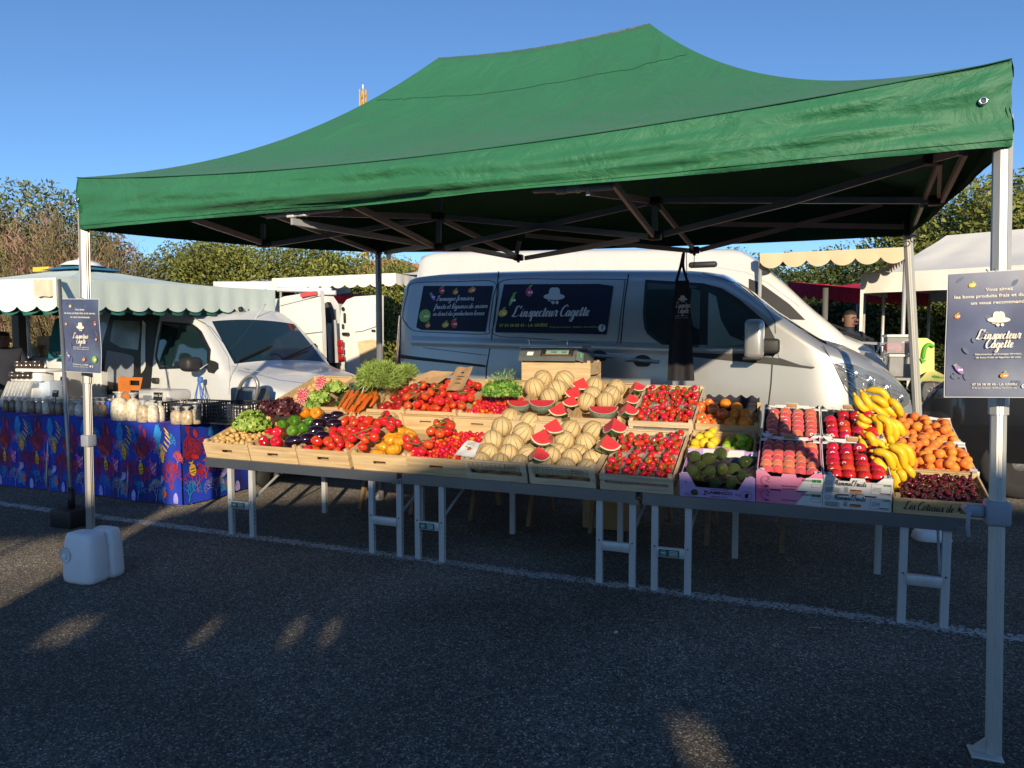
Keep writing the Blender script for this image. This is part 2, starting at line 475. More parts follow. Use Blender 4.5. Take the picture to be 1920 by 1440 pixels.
def feather_bush(rng, rx, ry, h, n):
    """tamarisk like bush: long thin arching twigs with feathery ends"""
    mb = MB("tamarisk")
    for i in range(n):
        a = rng.uniform(0, 6.283); q = rng.random() ** 0.5; hh = h * rng.uniform(0.55, 1.05) * (1 - 0.35 * q * q)
        e = Vector((math.cos(a) * q * rx, math.sin(a) * q * ry, hh)); b0 = Vector((e.x * 0.15, e.y * 0.15, hh * 0.12))
        m1 = b0.lerp(e, 0.5) + Vector((0, 0, hh * 0.1))
        pts = smooth([b0, m1, e], 4)
        mb.m = "twig"
        mb.tube(pts, [0.011 * (1 - k / 11) for k in range(len(pts))], 3, cap=False)
        mb.m = "tamarisk"
        for k in range(40):
            u = rng.random() ** 0.6; p = pts[min(int(u * len(pts)), len(pts) - 1)] + Vector((rng.gauss(0, .09), rng.gauss(0, .09), rng.gauss(0, .09)))
            d = (e - b0).normalized() + Vector((rng.gauss(0, .5), rng.gauss(0, .5), rng.gauss(0, .4))); d.normalize()
            s = d.cross(Vector((rng.random(), rng.random(), 0.3))).normalized() * 0.005
            L = rng.uniform(0.05, 0.16)
            mb.add([p - s, p + s, p + d * L + s, p + d * L - s], [(0, 1, 2, 3)], False)
    return mb
rng = random.Random(5)
def tree(name, label, cat, loc, crown, trunk, scale=(1, 1, 1), rz=0.0, group="bushes and trees behind the market", tk=True):
    t = thing(name, label, cat, loc, group)
    c = crown.copy(); COL.objects.link(c); c.parent = t; c.location = (0, 0, 0)
    c.scale = scale; c.rotation_euler = (0, 0, rz)
    if tk:
        k = trunk.copy(); COL.objects.link(k); k.parent = t; k.location = (0, 0, 0); k.scale = scale; k.rotation_euler = (0, 0, rz)
    return t
def proto(mb, name):
    o = mb.build(name, loc=(0, 0, 0), link=False, off=(0, 0, 0)); o.matrix_world = Matrix.Identity(4); return o
CR = [proto(crown_mesh(rng, 1.7, 1.5, 1.75, 27000, 0.047, m, 22, 2.15), "crown") for m in
      (["leafA", "leafB", "leafC"], ["leafB", "leafA", "leafC"], ["leafC", "leafA", "leafC"], ["leafD", "leafA", "leafC"])]
TR = proto(trunk_mb(rng, 3.4, 0.11, 1.3), "trunk")
FB = proto(feather_bush(rng, 1.5, 1.3, 3.9, 300), "crown")
def Tz(px, ytop, Y):
    """frame position on the ground under pixel column px at forward distance Y, and height reaching ytop"""
    p = YD(px, ytop, Y); return (p.x, p.y, 0), p.z
TREES = [  # px, ytop, Y, crown, label
 (-70, 330, 15.0, 3, "grey green tree at the far left edge above the feathery bushes"),
 (75, 350, 15.6, 3, "tall olive grey tree behind the pink tinged feathery bushes"),
 (330, 447, 15.5, 3, "grey green shrub right of the brown feathery bush"),
 (392, 448, 15.8, 0, "bushy green tree behind the pale green awning"),
 (450, 440, 15.3, 1, "yellow green bush above the right end of the pale green awning"),
 (528, 450, 15.0, 1, "yellowish bush over the white stall roofs"),
 (600, 452, 15.4, 0, "round green bush left of the rear left tent pole"),
 (668, 462, 15.1, 1, "olive bush just left of the rear left tent pole"),
 (752, 480, 17.5, 0, "small green tree beside the tiled house roof"),
 (1400, 470, 15.0, 0, "green hedge tree above the roof of the tall white van"),
 (1475, 462, 14.5, 2, "dark green hedge tree above the cream awning"),
 (1560, 455, 14.2, 0, "green hedge tree over the middle of the cream awning"),
 (1640, 452, 14.2, 2, "dark hedge tree over the right end of the cream awning"),
 (1725, 430, 13.5, 1, "light green tree behind the front right leg of the white tent"),
 (1795, 375, 13.5, 1, "tall yellow green tree behind the peak of the white tent"),
 (1885, 320, 13.0, 1, "tallest light green tree at the right edge"),
]
for i, (px, yt, Y, k, lab) in enumerate(TREES):
    p, h = Tz(px, yt, Y)
    s = h / 4.15
    tree("bush" if h < 4.2 else "tree", lab, "bush" if h < 4.2 else "tree", p, CR[k], TR, (max(s, 0.85), max(s, 0.85), s), i * 1.7)
# darker low hedge fill so nothing shows under the crowns
for i, (px, yt, Y, lab) in enumerate([(60, 505, 16.5, "dark hedge section behind the green apron"), (250, 500, 16.8, "dark hedge section behind the white minivan"),
      (420, 500, 16.8, "dark hedge section behind the pale awning end"), (600, 505, 16.6, "dark hedge section behind the open van doors"),
      (1500, 545, 14.6, "dark hedge section behind the red awning"), (1590, 540, 14.6, "dark hedge section behind the standing trader"), (1700, 540, 14.0, "dark hedge section under the white tent"),
      (1800, 540, 14.0, "dark hedge section behind the black car"), (1900, 540, 13.6, "dark hedge section at the right edge")]):
    p, h = Tz(px, yt, Y); s = h / 4.0
    tree("hedge", lab, "hedge", p, CR[2], TR, (1.25, 1.0, s), i * 2.1, tk=False, group="dark hedge behind the stalls")
for i, (px, yt, Y, sc, lab) in enumerate([(28, 378, 14.2, 1.0, "feathery brown bush with pink tips at the left edge"), (105, 385, 13.8, 1.0, "feathery bush with pink flowers left of the front left tent pole"),
      (212, 432, 14.4, 0.8, "brown twiggy bush right of the front left tent pole")]):
    p, h = Tz(px, yt, Y)
    tree("tamarisk_bush", lab, "bush", p, FB, TR, (sc, sc, h / 4.0), i * 2.0, tk=False, group="feathery tamarisk bushes")

# house roof and mast in the distance
mat("rooftile", (0.40, 0.20, 0.12), 0.8, var=0.25, vs=2)
mat("wallbeige", (0.55, 0.45, 0.33), 0.8)
p = YD(748, 500, 34); h = p.z
t = thing("house", "distant house with tiled gable roof and metal chimney beside the tent pole", "house", (p.x, p.y, 0))
a = MB("wallbeige"); a.bb((p.x - 3, p.y - 2, 0), (p.x + 4, p.y + 4, h - 0.6)); a.build("wall", t)
a = MB("rooftile"); a.prism([(p.x - 3.4, p.y - 2.3, h - .6), (p.x + 4.4, p.y - 2.3, h - .6), (p.x + .6, p.y - 2.3, h + 0.15)], (0, 6.8, 0)); rf = a.build("roof", t)
q = YD(722, 482, 33)
a = MB("alu"); a.tube([(q.x, q.y + .3, h - 1.2), (q.x, q.y + .3, q.z + .25)], 0.12, 10); a.tube([(q.x, q.y + .3, q.z + .25), (q.x, q.y + .3, q.z + .4)], 0.2, 10); a.build("chimney", rf)
p = YD(681, 200, 45)
mat("mastyellow", (0.62, 0.38, 0.06), 0.5)
a = MB("mastyellow")
top = YD(681, 168, 45).z
for sx in (-1, 1):
    for sy in (-1, 1):
        a.bar((p.x + sx * .14, p.y + sy * .14, 0), (p.x + sx * .14, p.y + sy * .14, top), 0.07)
for k in range(int(top / 0.45)):
    z = k * 0.45
    for sy in (-1, 1):
        a.bar((p.x - .14, p.y + sy * .14, z), (p.x + .14, p.y + sy * .14, z + .42), 0.045)
        a.bar((p.x + sy * .14, p.y - .14, z), (p.x + sy * .14, p.y + .14, z + .42), 0.045)
t = thing("lattice_mast", "distant yellow lattice mast rising above the green tent slope", "mast", (p.x, p.y, 0))
a.build("mast", t)
a = MB("white"); a.tube([(p.x, p.y, top), (p.x, p.y, top + .3)], .05, 6); a.build("beacon", t)

# ================================================================= unseen tents added behind the camera to shade the foreground
mat("tentwhite", (0.74, 0.71, 0.64), 0.75, var=0.04, vs=2, bump=0.3, bs=3)
def wf(x, y, z): return toF(Vector((x, y, z)))
t = thing("market_tent", "unseen white walled tent added behind the camera to shade the foreground", "tent", wf(1, -5.5, 0))
def wall(x0, x1, z0, z1):
    a.prism([wf(x0, -5.0, z0), wf(x0, -5.0, z1), wf(x1, -5.0, z1), wf(x1, -5.0, z0)], wf(0, -5.04, 0) - wf(0, -5, 0))
a = MB("tentwhite"); wall(-2.36, 6.5, 0, 1.94); wall(-2.36, 6.5, 2.02, 2.22)
for x0, x1 in ((-2.36, .98), (1.12, 6.5)): wall(x0, x1, 1.94, 2.02)
for x0, x1 in ((-2.36, -1.88), (-1.72, -1.13), (-1.08, -.69), (-.64, -.50), (-.46, 6.5)): wall(x0, x1, 2.22, 2.28)  # gaps shaped to throw sun spots on the asphalt
wall(-2.36, 6.5, 2.28, 2.42)
a.build("shade_front_wall", t)
a = MB("tentwhite"); a.prism([wf(6.46, -5.05, 0), wf(6.46, -5.05, 2.42), wf(6.46, -7.5, 2.42), wf(6.46, -7.5, 0)], wf(.04, 0, 0) - wf(0, 0, 0)); a.build("shade_end_wall", t)
pts = [(-2.36, 2.40), (-2.36, 2.80), (-2.15, 2.88), (-0.6, 3.0), (-0.05, 3.15), (0.6, 3.14), (2.5, 2.88), (6.5, 2.88), (6.5, 2.40)]  # outline shaped to set where the added shade ends
a = MB("tentwhite"); a.prism([wf(x, -5.06, z) for x, z in pts], wf(.13, -7.5, .75) - wf(0, -5.0, 0)); a.build("canopy", t)
t = thing("market_tent", "unseen tall tent canopy added behind the camera to shade the left ground", "tent", wf(-4, -5.5, 0))  # unseen canopy added to shade the ground on the left
a = MB("tentwhite"); a.prism([wf(x, -5.0, z) for x, z in [(-2.44, 2.74), (-2.5, 3.5), (-3.8, 4.2), (-6.5, 4.2), (-8.5, 3.2), (-8.5, 2.6), (-3.1, 2.66)]], wf(.13, -7.5, .69) - wf(0, -5.0, 0)); a.build("canopy", t)
for x in (-3.0, -8.4):
    for y in (-5.1, -7.4): a = MB("alupole"); a.tube([wf(x, y, 0), wf(x, y, 2.75)], .025, 8); a.build("pole", t)
# ================================================================= lettering
mat("ltcream", (0.74, 0.70, 0.60), 0.6, var=0.0)
mat("ltgrey", (0.55, 0.55, 0.56), 0.6, var=0.0)
mat("ltyellow", (0.50, 0.52, 0.08), 0.6, var=0.0)
mat("ltnavy", (0.02, 0.025, 0.05), 0.6, var=0.0)
mat("navy", (0.035, 0.045, 0.095), 0.4, var=0.25, vs=4, det=8, coat=0.15)
mat("navyvan", (0.010, 0.013, 0.034), 0.5, var=0.1, coat=0.08, spec=.25)
GL = {
 'i': (.6, [[(0,.1),(.25,.7),(.32,1),(.28,.25),(.42,0),(.62,.2)], [(.36,1.32),(.4,1.42)]]),
 'n': (.9, [[(0,.1),(.15,.8),(.2,1),(.2,.5),(.2,0)], [(.2,.5),(.4,.95),(.6,.85),(.6,.2),(.72,0),(.92,.2)]]),
 'm': (1.3, [[(0,.1),(.15,.8),(.2,1),(.2,.5),(.2,0)], [(.2,.5),(.4,.97),(.58,.85),(.58,0)], [(.58,.5),(.8,.97),(.97,.85),(.97,.2),(1.1,0),(1.3,.2)]]),
 's': (.58, [[(0,.1),(.35,1.05),(.42,.6),(.45,.25),(.28,0),(.08,.1)], [(.28,0),(.6,.2)]]),
 'p': (.75, [[(0,.1),(.15,.8),(.2,1),(.18,0),(.16,-.9)], [(.2,.7),(.45,1),(.65,.6),(.5,.1),(.25,.1)], [(.45,.05),(.75,.2)]]),
 'e': (.6, [[(0,.15),(.35,.5),(.5,.85),(.3,1),(.12,.6),(.15,.2),(.35,0),(.62,.25)]]),
 'c': (.58, [[(.5,.85),(.3,1),(.1,.6),(.12,.2),(.35,0),(.6,.2)]]),
 't': (.55, [[(0,.1),(.25,.9),(.32,1.6),(.25,.4),(.35,0),(.58,.2)], [(.08,1.05),(.52,1.1)]]),
 'u': (.88, [[(0,.1),(.15,.8),(.18,1),(.15,.3),(.3,0),(.5,.3),(.58,1),(.56,.2),(.7,0),(.9,.2)]]),
 'r': (.66, [[(0,.1),(.18,1.1),(.3,.9),(.5,.95),(.42,.3),(.52,0),(.7,.2)]]),
 'a': (.85, [[(.55,.9),(.3,1),(.08,.5),(.2,0),(.45,.2),(.6,1),(.56,.2),(.7,0),(.88,.2)]]),
 'g': (.82, [[(.55,.9),(.3,1),(.08,.5),(.2,.05),(.45,.2),(.6,1),(.55,-.6),(.3,-1),(.1,-.7),(.4,-.2),(.85,.2)]]),
 'o': (.68, [[(.3,1),(.08,.5),(.25,0),(.5,.4),(.4,.9),(.3,1)], [(.42,.9),(.72,.85)]]),
 'f': (.58, [[(0,.1),(.35,1.1),(.5,1.8),(.35,1.9),(.25,1),(.15,-.9)], [(.05,1),(.5,1)], [(.2,.1),(.6,.2)]]),
 'l': (.5, [[(0,.1),(.35,1.2),(.45,1.9),(.28,1.9),(.2,.5),(.32,0),(.55,.2)]]),
 'd': (.86, [[(.55,.9),(.3,1),(.08,.5),(.2,0),(.45,.2),(.62,1.9),(.58,.2),(.7,0),(.88,.2)]]),
 'v': (.7, [[(0,.6),(.12,1),(.2,.3),(.3,0),(.5,.5),(.55,1),(.75,.9)]]),
 'x': (.7, [[(.05,.8),(.2,1),(.5,0),(.72,.2)], [(.6,1),(.05,0)]]),
 'L': (1.1, [[(.95,1.8),(.75,2.1),(.45,1.8),(.35,.8),(.15,.1),(.0,.15),(.1,.3),(.5,0),(1.0,.15),(1.1,.4)]]),
 'C': (1.0, [[(1.0,1.7),(.8,2.1),(.35,1.7),(.1,.8),(.3,.05),(.7,.05),(1.0,.45)]]),
 'F': (.9, [[(.1,1.6),(.3,2),(1.1,2.05)], [(.6,2),(.45,.8),(.3,0),(.05,.2)], [(.3,1.05),(.8,1.1)]]),
 'M': (1.3, [[(0,0),(.3,1),(.45,2),(.55,.3),(.95,2),(.97,.3),(1.1,0),(1.3,.2)]]),
 "'": (.25, [[(.15,2.1),(.05,1.6)]]), ',': (.3, [[(.1,.12),(.02,-.3)]]), ' ': (.45, []), '-': (.5, [[(.05,.5),(.4,.5)]]),
}
GL['é'] = (GL['e'][0], GL['e'][1] + [[(.3,1.25),(.5,1.6)]])
def script(mb, text, o, X, Y, xh, w=0.2, slant=0.22, align='L', width=None):
    """cursive lettering as flat ribbons; X, Y unit vectors of the surface; xh x-height in metres"""
    X = Vector(X); Y = Vector(Y); N = X.cross(Y); o = Vector(o)
    tot = sum(GL[c][0] for c in text)
    sx = 1.0 if width is None else width / (tot * xh)
    x = 0.0 if align == 'L' else -tot / 2
    if align == 'R': x = -tot
    k = 0
    for c in text:
        adv, strokes = GL[c]
        for st in strokes:
            pts = smooth([(px + x, py, 0) for px, py in st], 5)
            vs = []
            for i, p in enumerate(pts):
                d = pts[min(i + 1, len(pts) - 1)] - pts[max(i - 1, 0)]; d.normalize()
                ww = w * (0.42 + 0.58 * max(0.0, -d.y)) if len(pts) > 7 else w * 0.8
                n = Vector((-d.y, d.x, 0)) * ww / 2
                for q in (p + n, p - n):
                    qx = (q.x + q.y * slant) * xh * sx; qy = q.y * xh
                    vs.append(o + X * qx + Y * qy + N * (0.00006 * k))
                k = (k + 1) % 12
            mb.add(vs, [(2 * i, 2 * i + 1, 2 * i + 3, 2 * i + 2) for i in range(len(pts) - 1)], False)
        x += adv
    return mb
_tc = {}
def plain(mb, text, o, X, Y, size, align='L', bold=0.0, width=None, slant=0.0):
    key = (text, align, bold)
    if key not in _tc:
        cu = bpy.data.curves.new("t", 'FONT'); cu.body = text; cu.resolution_u = 2; cu.offset = bold
        cu.align_x = {'L': 'LEFT', 'C': 'CENTER', 'R': 'RIGHT'}[align]
        ob = bpy.data.objects.new("t", cu)
        me = ob.to_mesh()
        _tc[key] = ([v.co.copy() for v in me.vertices], [list(p.vertices) for p in me.polygons])
        ob.to_mesh_clear(); bpy.data.objects.remove(ob); bpy.data.curves.remove(cu)
    vs, fs = _tc[key]
    if not vs: return mb
    X = Vector(X); Y = Vector(Y); o = Vector(o)
    sx = size if width is None else width / max(1e-6, max(v.x for v in vs) - min(v.x for v in vs))
    return mb.add([o + X * ((v.x + v.y * slant) * sx) + Y * (v.y * size) for v in vs], fs, False)
def disc(mb, o, X, Y, rx, ry=None, n=14, a0=0.0):
    ry = ry or rx; X = Vector(X); Y = Vector(Y); o = Vector(o)
    ca, sa = math.cos(a0), math.sin(a0)
    pts = []
    for k in range(n):
        a = 2 * math.pi * k / n; px, py = math.cos(a) * rx, math.sin(a) * ry
        pts.append(o + X * (px * ca - py * sa) + Y * (px * sa + py * ca))
    return mb.poly(pts)
def hat(mb, o, X, Y, s, m="ltcream"):
    """hat with round glasses below, as on the stall's signs; s = brim width"""
    X = Vector(X); Y = Vector(Y); N = X.cross(Y); o = Vector(o); mb.m = m
    disc(mb, o, X, Y, s * 0.5, s * 0.15, 22, -0.04)
    c = [(-.27, .0), (-.25, .3), (-.2, .4), (-.08, .43), (0, .4), (.08, .43), (.2, .38), (.25, .28), (.29, .0)]
    mb.poly([o + X * (x * s) + Y * (y * s) + N * 2e-4 for x, y in c])
    for x in (-.03, .16): disc(mb, o + X * (x * s) - Y * (.26 * s) + N * 2e-4, X, Y, s * .075, s * .08, 12)
    mb.poly([o + X * (x * s) + Y * (y * s) for x, y in [(-.3, -.16), (-.28, -.13), (-.05, -.22), (-.05, -.26)]])
    return mb
for n, c in dict(iyel=(.75, .5, .05), iora=(.75, .25, .04), ired=(.62, .06, .05), igrn=(.25, .45, .08), ipur=(.28, .16, .45), iwht=(.8, .78, .72), ipnk=(.6, .05, .15), ighost=(0.10, 0.125, 0.20)).items():
    mat(n, c, 0.6, var=0.1, vs=40)
def icon(mb, kind, o, X, Y, s, a=0.3):
    """small cartoon vegetable wearing glasses"""
    X = Vector(X); Y = Vector(Y); N = X.cross(Y); o = Vector(o)
    col = dict(lemon='iyel', tomato='iora', pepper='ired', cabbage='igrn', aubergine='ipur', potato='iora', radish='ipnk', leek='igrn', cheese='iyel')[kind]
    mb.m = col
    rx, ry = dict(lemon=(.5, .36), tomato=(.42, .38), pepper=(.36, .5), cabbage=(.5, .5), aubergine=(.62, .24), potato=(.5, .32), radish=(.3, .4), leek=(.55, .16), cheese=(.5, .3))[kind]
    aa = -0.9 if kind == 'aubergine' else (1.2 if kind == 'leek' else a)
    disc(mb, o, X, Y, s * rx, s * ry, 14, aa)
    mb.m = 'igrn' if kind != 'cabbage' else 'iyel'
    tip = {'aubergine': (-.35, .48), 'leek': (.2, .55)}.get(kind, (.1, .48))
    if kind == 'cabbage':
        for q in range(5): disc(mb, o + X * (s * .25 * math.cos(q * 1.25)) + Y * (s * .25 * math.sin(q * 1.25)) + N * (1e-4 * (q + 1)), X, Y, s * .12, s * .04, 8, q)
    else: disc(mb, o + X * (tip[0] * s) + Y * (tip[1] * s) + N * 1e-4, X, Y, s * .2, s * .08, 8, 0.5)
    mb.m = 'iwht'
    for dx in (0.02, .24): disc(mb, o + X * (dx * s) - Y * (.04 * s) + N * 4e-4, X, Y, s * .11, None, 10)
    return mb
# ================================================================= vehicles
class Van:
    """lofted van body; x along its length (0 rear), y across (0 near side), z up; placed with origin and heading in the frame"""
    def __init__(s, origin, ang, L, Wd, top, belt, zb=0.32, tumble=0.10, rc=0.10, crown=0.05, rear_r=0.25, nose=0.55, nose_in=0.28):
        s.o = Vector(origin); s.ang = ang; s.L = L; s.W = Wd; s.top = top; s.belt = belt; s.zb = zb; s.tumble = tumble; s.rc = rc; s.crown = crown
        s.rear_r = rear_r; s.nose = nose; s.nose_in = nose_in
        s.X = Vector((math.cos(ang), math.sin(ang), 0)); s.Y = Vector((-math.sin(ang), math.cos(ang), 0))
        s.zmax = max(z for _, z in top)
    def P(s, x, y, z): return s.o + s.X * x + s.Y * y + Vector((0, 0, z))
    def inset(s, x):
        i = 0.0
        if x < s.rear_r: u = 1 - x / s.rear_r; i += s.rear_r * 0.45 * u ** 3
        if x > s.L - s.nose: u = (x - s.L + s.nose) / s.nose; i += s.nose_in * u ** 2.2 * 1.0
        return i
    def side(s, x, z):
        """near side surface y at x, z"""
        tz = max(0.0, (z - s.belt) / max(0.01, s.zmax - s.belt))
        low = max(0.0, (0.62 - z)) * 0.10
        bulge = 0.02 * math.sin(max(0, min(1, (z - s.zb) / max(.01, s.belt - s.zb))) * math.pi)
        return s.inset(x) + s.tumble * tz ** 1.35 + low - bulge + 0.02
    def section(s, x, nside=12, narc=5, ntop=8):
        zt = interp(s.top, x); rc = min(s.rc, (zt - s.zb) * 0.3)
        pts = []
        z1 = zt - rc
        for k in range(nside + 1):
            z = lerp(s.zb, z1, k / nside); pts.append((s.side(x, z), z))
        y0 = pts[-1][0]
        for k in range(1, narc + 1):
            a = math.pi / 2 * k / narc
            pts.append((y0 + rc * 1.0 * (1 - math.cos(a)), z1 + rc * math.sin(a)))
        yc = s.W / 2; ys = pts[-1][0]
        for k in range(1, ntop + 1):
            u = k / ntop; pts.append((lerp(ys, yc, u), zt + s.crown * (1 - (1 - u) ** 2)))
        full = pts + [(s.W - y, z) for y, z in reversed(pts[:-1])]
        return full
    def body(s, classify, n=60, extra=()):
        xs = sorted(set([round(s.L * k / n, 4) for k in range(n + 1)] + list(extra)))
        secs = [s.section(x) for x in xs]; out = {}
        m = len(secs[0])
        for i in range(len(xs) - 1):
            for j in range(m - 1):
                key = classify((xs[i] + xs[i + 1]) / 2, j, m, (secs[i][j][0] + secs[i][j + 1][0]) / 2, (secs[i][j][1] + secs[i][j + 1][1]) / 2)
                if key is None: continue
                name, mt = key
                mb = out.setdefault(name, MB(mt)); mb.m = mt
                q = [s.P(xs[i], *secs[i][j]), s.P(xs[i + 1], *secs[i + 1][j]), s.P(xs[i + 1], *secs[i + 1][j + 1]), s.P(xs[i], *secs[i][j + 1])]
                mb.add(q, [(0, 1, 2, 3)], True)
        for x in (0, len(xs) - 1):
            ring = [s.P(xs[x], *p) for p in secs[x]]
            out['body'].add(ring, [list(range(m)) if x else list(range(m))[::-1]], False)
        for mb in out.values(): weld(mb)
        return out
    def patch(s, mb, poly, off=0.004, n=14, far=False):
        """panel lying on the near side: polygon [(x, z)...] (x-monotone in each z strip)"""
        zs = [p[1] for p in poly]; z0, z1 = min(zs), max(zs); rows = []
        ks = sorted(set([lerp(z0, z1, k / n) for k in range(n + 1)] + zs))
        for z in ks:
            zz = min(max(z, z0 + 1e-4), z1 - 1e-4); xs = []
            for (xa, za), (xb, zb) in zip(poly, poly[1:] + poly[:1]):
                if (za - zz) * (zb - zz) < 0: xs.append(xa + (xb - xa) * (zz - za) / (zb - za))
            if len(xs) >= 2: rows.append((z, min(xs), max(xs)))
        P = []
        m = 6
        for z, a, b in rows:
            P.append([s.P(lerp(a, b, k / m), (s.side(lerp(a, b, k / m), z) - off) if not far else s.W - s.side(lerp(a, b, k / m), z) + off, z) for k in range(m + 1)])
        return mb.grid(P)
    def seam(s, mb, pts, w=0.011, off=0.003):
        pts = [s.P(x, s.side(x, z) - off, z) for x, z in pts]
        for a, b in zip(pts, pts[1:]):
            mb.bar(a, b, w, 0.004, up=tuple(s.Y))
        return mb
    def from_px(s, x, y, dy=0.0):
        """(x, z) on the near side plane for photo pixel"""
        d = ray(x, y); o = W(s.o + s.Y * dy); n = (UX * s.Y.x + VX * s.Y.y)
        k = (o - CP).dot(n) / d.dot(n); q = toF(CP + d * k) - s.o
        return q.dot(s.X), q.z
def weld(mb):
    """merge coincident vertices so smooth shading works"""
    key = {}; remap = []; nv = []
    for p in mb.v:
        k = (round(p.x, 4), round(p.y, 4), round(p.z, 4))
        if k not in key: key[k] = len(nv); nv.append(p)
        remap.append(key[k])
    mb.v = nv; nf = []; nm = []; ns = []
    for f, a, b in zip(mb.f, mb.fm, mb.sm):
        g = []
        for i in f:
            r = remap[i]
            if not g or g[-1] != r: g.append(r)
        if len(g) > 1 and g[0] == g[-1]: g.pop()
        if len(set(g)) == len(g) and len(g) > 2: nf.append(g); nm.append(a); ns.append(b)
    mb.f, mb.fm, mb.sm = nf, nm, ns
def wheel(van, x, r, root, near=True):
    y = 0.13 if near else van.W - 0.13
    c = van.P(x, y, r); ax = van.Y
    def ring(rr, dy):
        return [c + ax * dy + (van.X * math.cos(a) + Vector((0, 0, 1)) * math.sin(a)) * rr for a in [2 * math.pi * k / 24 for k in range(24)]]
    m = MB("tyre"); m.rings([ring(r * .62, -.09), ring(r * .9, -.11), ring(r, -.07), ring(r, .07), ring(r * .9, .11), ring(r * .62, .09)])
    w = m.build("wheel", root)
    m = MB("alu"); m.rings([ring(r * .62, -.085), ring(r * .55, -.07), ring(r * .2, -.09), ring(r * .05, -.09)]); m.build("rim", w)

# ---------------------------------------------------------------- silver panel van
t0 = 2.50
def sil(pts):
    out = []
    for x, y in pts:
        p = S(x, y, t0); out.append((p.x, p.z))
    return out
rx0 = S(727, 640, t0).x
tp = sil([(750, 517), (800, 511), (900, 507), (1000, 504.5), (1100, 503.5), (1250, 504), (1306, 507), (1354, 514), (1400, 545), (1454, 588), (1500, 618), (1547, 648), (1590, 660), (1640, 684), (1680, 708), (1710, 735), (1733, 765)])
tp = [(x - rx0, z) for x, z in tp]
LS = S(1738, 780, t0).x - rx0
top = [(0, tp[0][1] - 0.55), (0.02, tp[0][1] - 0.25), (0.06, tp[0][1] - 0.08)] + [p for p in tp if p[0] > 0.09] + [(LS, 0.72)]
V1 = Van((rx0, t0, 0), 0.0, LS, 1.95, top, 1.25, zb=0.30, tumble=0.17, rc=0.11, crown=0.06, rear_r=0.35, nose=0.9, nose_in=0.42)
def vx(x, y):
    p = S(x, y, t0 + 0.08); return (p.x - rx0, p.z)
xh0 = vx(1352, 512)[0]; xc0 = vx(1552, 648)[0]
def cls(x, j, m, y, z):
    if xh0 < x < xc0 and 18 <= j <= m - 19: return ("windscreen", "carglass2")
    return ("body", "silver")
mat("carglass2", (0.02, 0.045, 0.06), 0.03, var=0.0, spec=1.0, coat=1.0, alpha=0.9)
van = thing("panel_van", "silver grey panel van with dark blue produce shop panels parked behind the green tent", "van", (rx0, t0, 0))
parts = V1.body(cls, 70, (xh0, xc0))
for k, mb in parts.items(): body1 = mb.build(k, van)
def pt(pix): return [vx(x, y) for x, y in pix]
def vpart(name, mt, polys, off=0.004, parent=None, n=14):
    m = MB(mt)
    for p in polys: V1.patch(m, p, off, n)
    return m.build(name, parent or van)
# side windows (front door)
fw = pt([(1207, 523), (1300, 527), (1345, 535), (1385, 560), (1418, 588), (1440, 608), (1440, 640), (1434, 668), (1395, 664), (1300, 660), (1262, 657), (1232, 640), (1210, 622), (1205, 590)])
wf_ = vpart("window_frame", "black", [fw], 0.004)
g1 = pt([(1212, 529), (1296, 533), (1312, 538), (1312, 655), (1262, 651), (1235, 636), (1215, 618), (1211, 590)])
g2 = pt([(1325, 540), (1345, 545), (1380, 568), (1414, 598), (1414, 655), (1325, 655)])
mat("seethru_paint", (0.45, 0.55, 0.48), .5, var=.2, vs=2)  # pale patches painted for daylight showing through the far window
vpart("painted_far_window", "seethru_paint", [pt([(1296, 540), (1312, 540), (1312, 618), (1300, 612), (1294, 580)])], 0.006)
vpart("painted_far_window", "seethru_paint", [pt([(1328, 548), (1342, 554), (1352, 600), (1372, 634), (1404, 640), (1410, 652), (1328, 652)])], 0.006)
glv = vpart("window", "carglass", [g1], 0.008); vpart("window", "paleglass", [g2], 0.008)
vpart("trim_strip", "blackplastic", [pt([(1300, 661), (1395, 665), (1460, 671), (1530, 688), (1522, 691), (1440, 682), (1380, 677), (1300, 669)])], 0.006)
qg = pt([(1458, 640), (1495, 660), (1528, 688), (1500, 684), (1460, 670)])
vpart("quarter_panel", "silver", [qg], 0.010)
# panel recess outlines and seams
sm = MB("black")
V1.seam(sm, pt([(927, 507), (928, 560), (924, 640), (917, 690), (915, 760)]))
V1.seam(sm, pt([(1175, 512), (1170, 560), (1166, 640), (1160, 760)]))
V1.seam(sm, pt([(1449, 655), (1449, 672), (1446, 720), (1440, 770), (1436, 800)]))
V1.seam(sm, pt([(1315, 511), (1380, 530), (1430, 570), (1453, 600), (1454, 625)]), 0.006)
V1.seam(sm, pt([(1543, 648), (1560, 678), (1585, 730), (1600, 750)]), 0.006)
def rrect(pts, r=0): return smooth([(p[0], p[1], 0) for p in pts], 5, True)
rec1 = [(p.x, p.y) for p in rrect(pt([(765, 530), (850, 527), (920, 527), (921, 560), (918, 612), (914, 626), (840, 624), (780, 620), (758, 605), (749, 590), (755, 550)]))]
rec2 = [(p.x, p.y) for p in rrect(pt([(940, 524), (1050, 522), (1160, 523), (1168, 530), (1163, 600), (1160, 640), (1150, 647), (1100, 643), (1000, 634), (930, 628), (928, 600), (931, 550)]))]
V1.seam(sm, rec1 + rec1[:1], 0.006); V1.seam(sm, rec2 + rec2[:1], 0.006)
V1.seam(sm, pt([(735, 650), (733, 665), (738, 671), (760, 673)]), 0.005); V1.seam(sm, pt([(735, 650), (800, 652), (917, 666)]), 0.005)
sm.build("panel_seams", body1)
vpart("door_rail", "black", [pt([(741, 663), (916, 684), (915, 688), (741, 670)])], 0.006)
